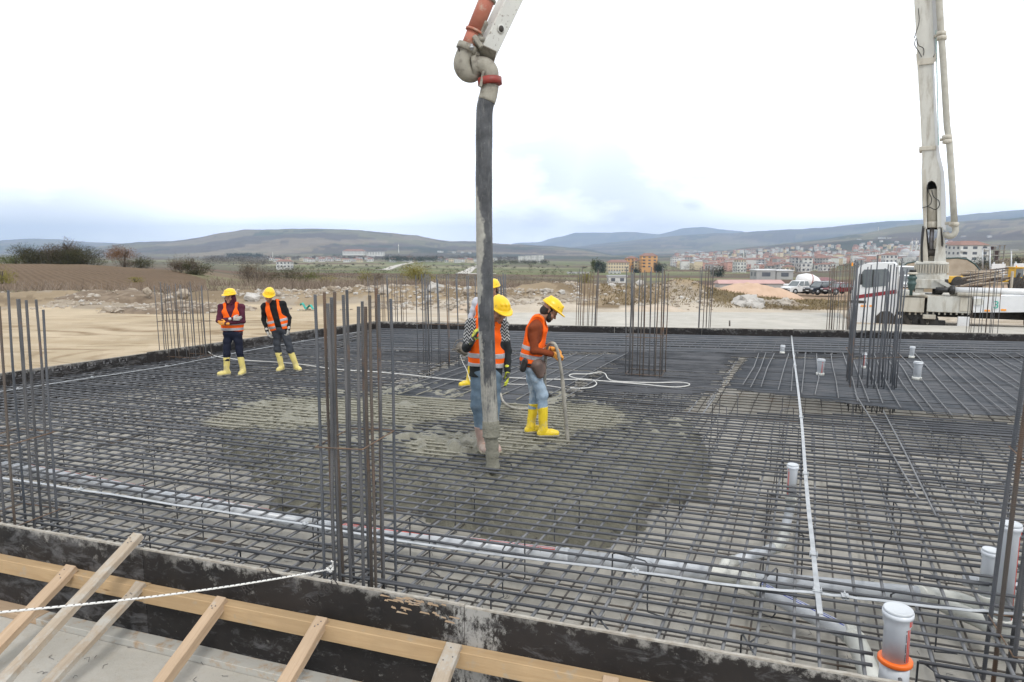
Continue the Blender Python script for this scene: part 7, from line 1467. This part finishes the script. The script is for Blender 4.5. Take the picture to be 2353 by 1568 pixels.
def minaret(label, vx, vb, vt, d, two=False):
    g = deep(vx, vb, d); h = deep(vx, vt, d).z-g.z; root = thing('minaret', label, 'minaret', g, 'minarets'); r = max(h*.035, d/F*.65)
    MB().lathe([(r*1.3,0),(r*1.3,h*.15),(r,h*.18),(r,h*.62),(r*1.5,h*.64),(r*1.5,h*.67),(r*.9,h*.67),(r*.9,h*.82)], tuple(g), (0,0,1), 12).build('shaft', M_wallw, root, local=tuple(g)); MB().lathe([(r*.9,h*.82),(.05,h)], tuple(g), (0,0,1), 12).build('spire', M_wallg, root, local=tuple(g))
minaret('white minaret with a balcony on the left village ridge', 627, 594, 563, 1700) if False else minaret('slim white minaret on the left part of the village ridge', 627, 592, 578, 1700); minaret('tall white minaret left of the hose', 916, 582, 558, 2000); minaret('tall pale minaret right of the orange blocks', 1708, 602, 573, 1400); minaret('thin white minaret in the middle of the town', 1783, 602, 578, 1300); minaret('small white minaret right of the orange block', 1549, 605, 596, 1300)
minaret('left one of the twin minarets beside the big domes', 2094, 585, 547, 900); minaret('right one of the twin minarets beside the big domes', 2103.5, 585, 547, 900); minaret('far minaret high on the hillside', 2061-43, 531, 520, 3500)
def mosque(label, vx, vb, d, r, hb):
    g = deep(vx, vb, d); root = thing('mosque', label, 'mosque', g, 'mosques with pale domes'); MB().box(g+Vector((0,0,hb/2-2)), (r*2.3,r*2.3,hb+4)).build('hall', M_wallw, root, local=tuple(g)); MB().lathe([(r,0)]+[(r*math.cos(a), r*.85*math.sin(a)) for a in [k*.16 for k in range(1,10)]], tuple(g+Vector((0,0,hb))), (0,0,1), 24).build('dome', M_roofg, root, local=tuple(g)); MB().lathe([(r*1.05,-.8),(r*1.05,.3)], tuple(g+Vector((0,0,hb))), (0,0,1), 24).build('drum', M_wallw, root, local=tuple(g))
mosque('mosque with a silvery dome left of the twin minarets', 2080, 590, 920, 6.5, 5); mosque('nearer mosque with a broad pale dome beside the mast', 2105, 601, 700, 8.0, 4)
# town on the slope
random.seed(91); walls = [M_wallw, M_wallw, M_wallw, M_wallw, M_wallc, M_wallp, M_wallg, M_wallg]; wn_ = {'white_wall':'white','cream_wall':'cream','pink_wall':'pink','grey_wall':'grey'}
cnt = 0; tries = 0
while cnt < 285 and tries < 6000:
    tries += 1; vx = random.uniform(1545, 2215); d = 620*math.exp(random.random()**.8*1.45)
    if vx < 1700 and d < 1000: continue
    if vx < 1850 and d < 620: continue
    if 2170 < vx < 2215 and d < 500: continue
    k = fbm(np.array([vx*.02]), np.array([d*.004]), 77, 3)[0]
    if k < .40: continue
    big = random.random() < .24; wl = random.choice(walls); h = random.uniform(10,16) if big else random.uniform(5,8); w = random.uniform(8,12) if big else random.uniform(7,10); rf = M_roof if random.random() < .68 else M_roofg
    lab = ('far tall ' if big else 'far low ')+wn_[wl.name]+(' town block' if big else ' town house')+(' under a red roof' if rf is M_roof else ' under a grey roof'); 
    house('town_house', lab, 'house', vx, None, d, w, h, random.uniform(8,12), wl, rf, 'hip' if rf is M_roof else 'flat', yaw=random.uniform(-.5,.5), group=lab+'s of the town', tiny=True); cnt += 1
def massbox(mb, g, w, h, dep, yaw, wi, ri):
    Rm = Matrix.Rotation(yaw, 3, 'Z'); mb.box(g+Rm@Vector((0,dep/2,h/2-2)), (w,dep,h+4), Rm, wi); rh_ = 1.6
    a = [Vector((-w/2-.4,-.4,h)), Vector((w/2+.4,-.4,h)), Vector((w/2+.4,dep+.4,h)), Vector((-w/2-.4,dep+.4,h)), Vector((-w/2+2,dep/2,h+rh_)), Vector((w/2-2,dep/2,h+rh_))]; mb.add([g+Rm@p for p in a], [(0,1,5,4),(2,3,4,5),(1,2,5),(3,0,4),(3,2,1,0)], ri)
mb = MB(); c_ = 0
while c_ < 620:
    vx = random.uniform(1560, 2260); d = 850*math.exp(random.random()*1.15)
    if fbm(np.array([vx*.02]), np.array([d*.004]), 77, 3)[0] < .36: continue
    g = gp(vx, d); massbox(mb, g, random.uniform(7,12), random.uniform(5,13), 9, random.uniform(-.6,.6), random.choice((0,0,0,1,2,3)), random.choice((4,4,4,5))); c_ += 1
tag(mb.build('town_houses', [M_wallw, M_wallc, M_wallp, M_wallg, M_roof, M_roofg]), 'dense mass of small far town houses filling the slope', 'houses', kind='stuff')
cnt = 0
while cnt < 64:
    vx = random.choice([random.gauss(760,60), random.gauss(900,80), random.gauss(1060,40), random.uniform(600,1190)]); d = random.choice((random.uniform(1350, 1640), random.uniform(1500, 2300)))
    if vx < 560 or vx > 1190: continue
    wl = random.choice(walls[:5]); rf = M_roof if random.random() < .75 else M_roofg; lab = 'far '+wn_[wl.name]+' village house'+(' under a red roof' if rf is M_roof else ' under a grey roof')
    house('village_house', lab, 'house', vx, None, d, random.uniform(9,14), random.uniform(5,8), 10, wl, rf, 'hip' if rf is M_roof else 'flat', yaw=random.uniform(-.5,.5), group=lab+'s on the ridge', tiny=True); cnt += 1
for k in range(26):
    vx, vy, d = random.choice([(random.gauss(2024,12),None,3300),(random.gauss(1610,25),None,6000),(random.uniform(1900,2350),None,3000),(random.gauss(1030,40),None,3200)]); house('hill_house', 'tiny white house far up on the hillside', 'house', vx, None, d+random.uniform(-200,200), 14, 8, 10, M_wallw, M_roof if k%2 else M_roofg, 'flat', group='tiny white houses on the hillsides', tiny=True)
# woods, one mass each
def wood(label, x0, x1, d0, d1, n, mat, h=8, seed=0):
    rr = np.random.default_rng(seed); mb = MB()
    for _ in range(n):
        vx = rr.uniform(x0, x1); d = rr.uniform(d0, d1); g = gp(vx, d); w = rr.uniform(.7,1.3)*h*.9; hh = rr.uniform(.7,1.25)*h
        for k in range(46):
            p = rr.normal(size=3)*.42; q = g+Vector((p[0]*w, p[1]*w, hh*(.55+p[2]*.5))); s = d/F*.35; a, b_ = Vector(rr.normal(size=3))*s*1.6, Vector(rr.normal(size=3))*s*1.6; mb.add([q-a, q+b_, q+a*.6-b_*.8], [(0,1,2)])
    tag(mb.build('woodland', mat), label, 'woods', kind='stuff')
wood('bare grey woods along the village ridge', 480, 1190, 1650, 2250, 380, M_woodgrey, 10, 1); wood('dark conifer wood left of the hose', 885, 1015, 1350, 1500, 150, M_conif, 13, 2); wood('dark conifer belt on the left hillside', 525, 600, 2300, 2500, 90, M_conif, 16, 3); wood('bare grey trees at the foot of the ploughed crest', 470, 620, 700, 1100, 130, M_woodgrey, 10, 4); wood('scattered bushes across the valley pastures', 560, 1380, 220, 1100, 230, M_twigd, 3.2, 5); wood('bare trees between the town houses', 1540, 2200, 420, 1500, 420, M_woodgrey, 8, 6); wood('bare brush on the near valley edge', 560, 1420, 95, 200, 260, M_twig, 2.0, 7); wood('dark trees below the white slab blocks', 1110, 1260, 1150, 1350, 120, M_twigd, 8, 8); wood('bare scrub on the embankment at the right', 2180, 2360, 150, 380, 90, M_twig, 2.2, 9)
# valley roads
M_road = mk('pale_gravel_road', (.50,.47,.43), (.42,.40,.36), .1, .95, coord='World')
def road(pts, w):
    P = smoothpath([gp(x, d)+Vector((0,0,.35)) for x, d in pts], 10)
    for p in P: p.z = gz(p.x, p.y)+.5
    mb = MB(); V = []
    for i, p in enumerate(P):
        t_ = (P[min(i+1,len(P)-1)]-P[max(i-1,0)]).normalized(); s = Vector((t_.y,-t_.x,0)).normalized()
        for q in (p-s*w/2, p+s*w/2): V += [Vector((q.x,q.y,gz(q.x,q.y)+.5)), Vector((q.x,q.y,gz(q.x,q.y)-.5))]
    mb.add(V, [f for i in range(len(P)-1) for f in ((i*4,i*4+2,i*4+6,i*4+4),(i*4+1,i*4+5,i*4+7,i*4+3),(i*4,i*4+4,i*4+5,i*4+1),(i*4+2,i*4+3,i*4+7,i*4+6))]); o = mb.build('road', M_road); bmfix(o); tag(o, kind='structure')
road([(872,640),(890,700),(906,900),(920,1080),(938,1250),(948,1400),(930,1500)], 9); road([(1060,480),(1074,620),(1084,800),(1100,1050),(1112,1200),(1095,1300)], 9); road([(1060,490),(1090,500),(1130,520)], 8)
# retaining wall, boards and posts at the right
M_stone = mk('beige_retaining_wall', (.42,.35,.27), (.34,.28,.21), .6, .9, coord='World'); wallp = [(2062,655,622),(2085,655,606),(2120,655,600),(2160,654,596),(2200,653,594),(2222,654,597),(2240,656,608),(2262,660,634),(2275,664,652)]
mb = MB(); V = []
for i, (x, yb, yt) in enumerate(wallp): V += [deep(x, yb+8, 150), deep(x, yt, 150), deep(x, yt, 150)+Vector((0,.6,0)), deep(x, yb+8, 150)+Vector((0,.6,0))]
n_ = len(wallp); mb.add(V, [f for i in range(n_-1) for f in [(i*4+k, i*4+(k+1)%4, i*4+4+(k+1)%4, i*4+4+k) for k in range(4)]]+[(0,1,2,3),((n_-1)*4+3,(n_-1)*4+2,(n_-1)*4+1,(n_-1)*4)]); root = thing('retaining_wall', 'tall beige retaining wall with a dark green railing on top behind the truck', 'wall', V[0]); o = mb.build('wall', M_stone, root, local=tuple(V[0])); bmfix(o)
MB().tube([deep(x, yt-1, 150) for x, yb, yt in wallp], .16, 6).build('railing', M_green, root, local=tuple(V[0]))
def board(label, x0, x1, y0, y1, d, feet, yf):
    c = deep((x0+x1)/2, yf, d); root = thing('billboard', label, 'billboard', c, 'billboards behind the truck'); MB().vbox(x0, y0, x1, y1, d, .15).build('panel', M_cab, root, local=tuple(deep(x0,y0,d)))
    for x in feet: MB().tube([deep(x, yf, d+.3), deep(x, y0-4, d+.3)], .10, 8).build('post', M_zinc, root, local=tuple(deep(x, yf, d+.3)))
    for y in (y0+(y1-y0)*.25, y0+(y1-y0)*.95): MB().tube([deep(x0-3, y, d+.25), deep(x1+14, y, d+.25)], .07, 6).build('rail', M_zinc, root, local=tuple(deep(x0,y,d)))
board('white back of a billboard on grey posts right of the truck turntable', 2279, 2310, 607, 633, 88, (2284, 2305), 668); board('white billboard cut by the right edge of the photo', 2330, 2380, 606, 632, 88, (2334, 2370), 668)
for i, (x, yt, yb, lab) in enumerate(((2258,572,625,'thin lamp pole below the unfinished building'),(2275,566,668,'tall lamp pole left of the white billboard'),(2324,575,668,'lamp pole between the two billboards'))):
    c = deep(x, yb, 92); root = thing('lamp_pole', lab, 'lamp pole', c, 'lamp poles at the right'); MB().tube([c, deep(x, yt, 92)], [.11,.07], 8).build('pole', M_zinc, root, local=tuple(c)); MB().bbox(deep(x, yt, 92)+Vector((.4,0,0)), (1.0,.2,.1)).build('lamp_head', M_zinc, root, local=tuple(c))
# ================================================================ air
HM, ht, hb_ = newmat('air'); ht.nodes.remove(hb_); vo = ht.nodes.new('ShaderNodeVolumePrincipled'); vo.inputs['Density'].default_value = 9.5e-5; vo.inputs['Color'].default_value = (.55,.73,1.0,1); vo.inputs['Anisotropy'].default_value = 0.0
ht.links.new(vo.outputs[0], [n for n in ht.nodes if n.type == 'OUTPUT_MATERIAL'][0].inputs['Volume'])
zmin = float(Z.min())-1; zmax = float(Z.max())+15; mb = MB(); mb.box((0, 0, (zmin+zmax)/2), (36800, 36800, zmax-zmin)); o = mb.build('haze', HM); tag(o, kind='stuff'); o['label'] = 'thin blue haze over the valley and hills'; o['category'] = 'haze'
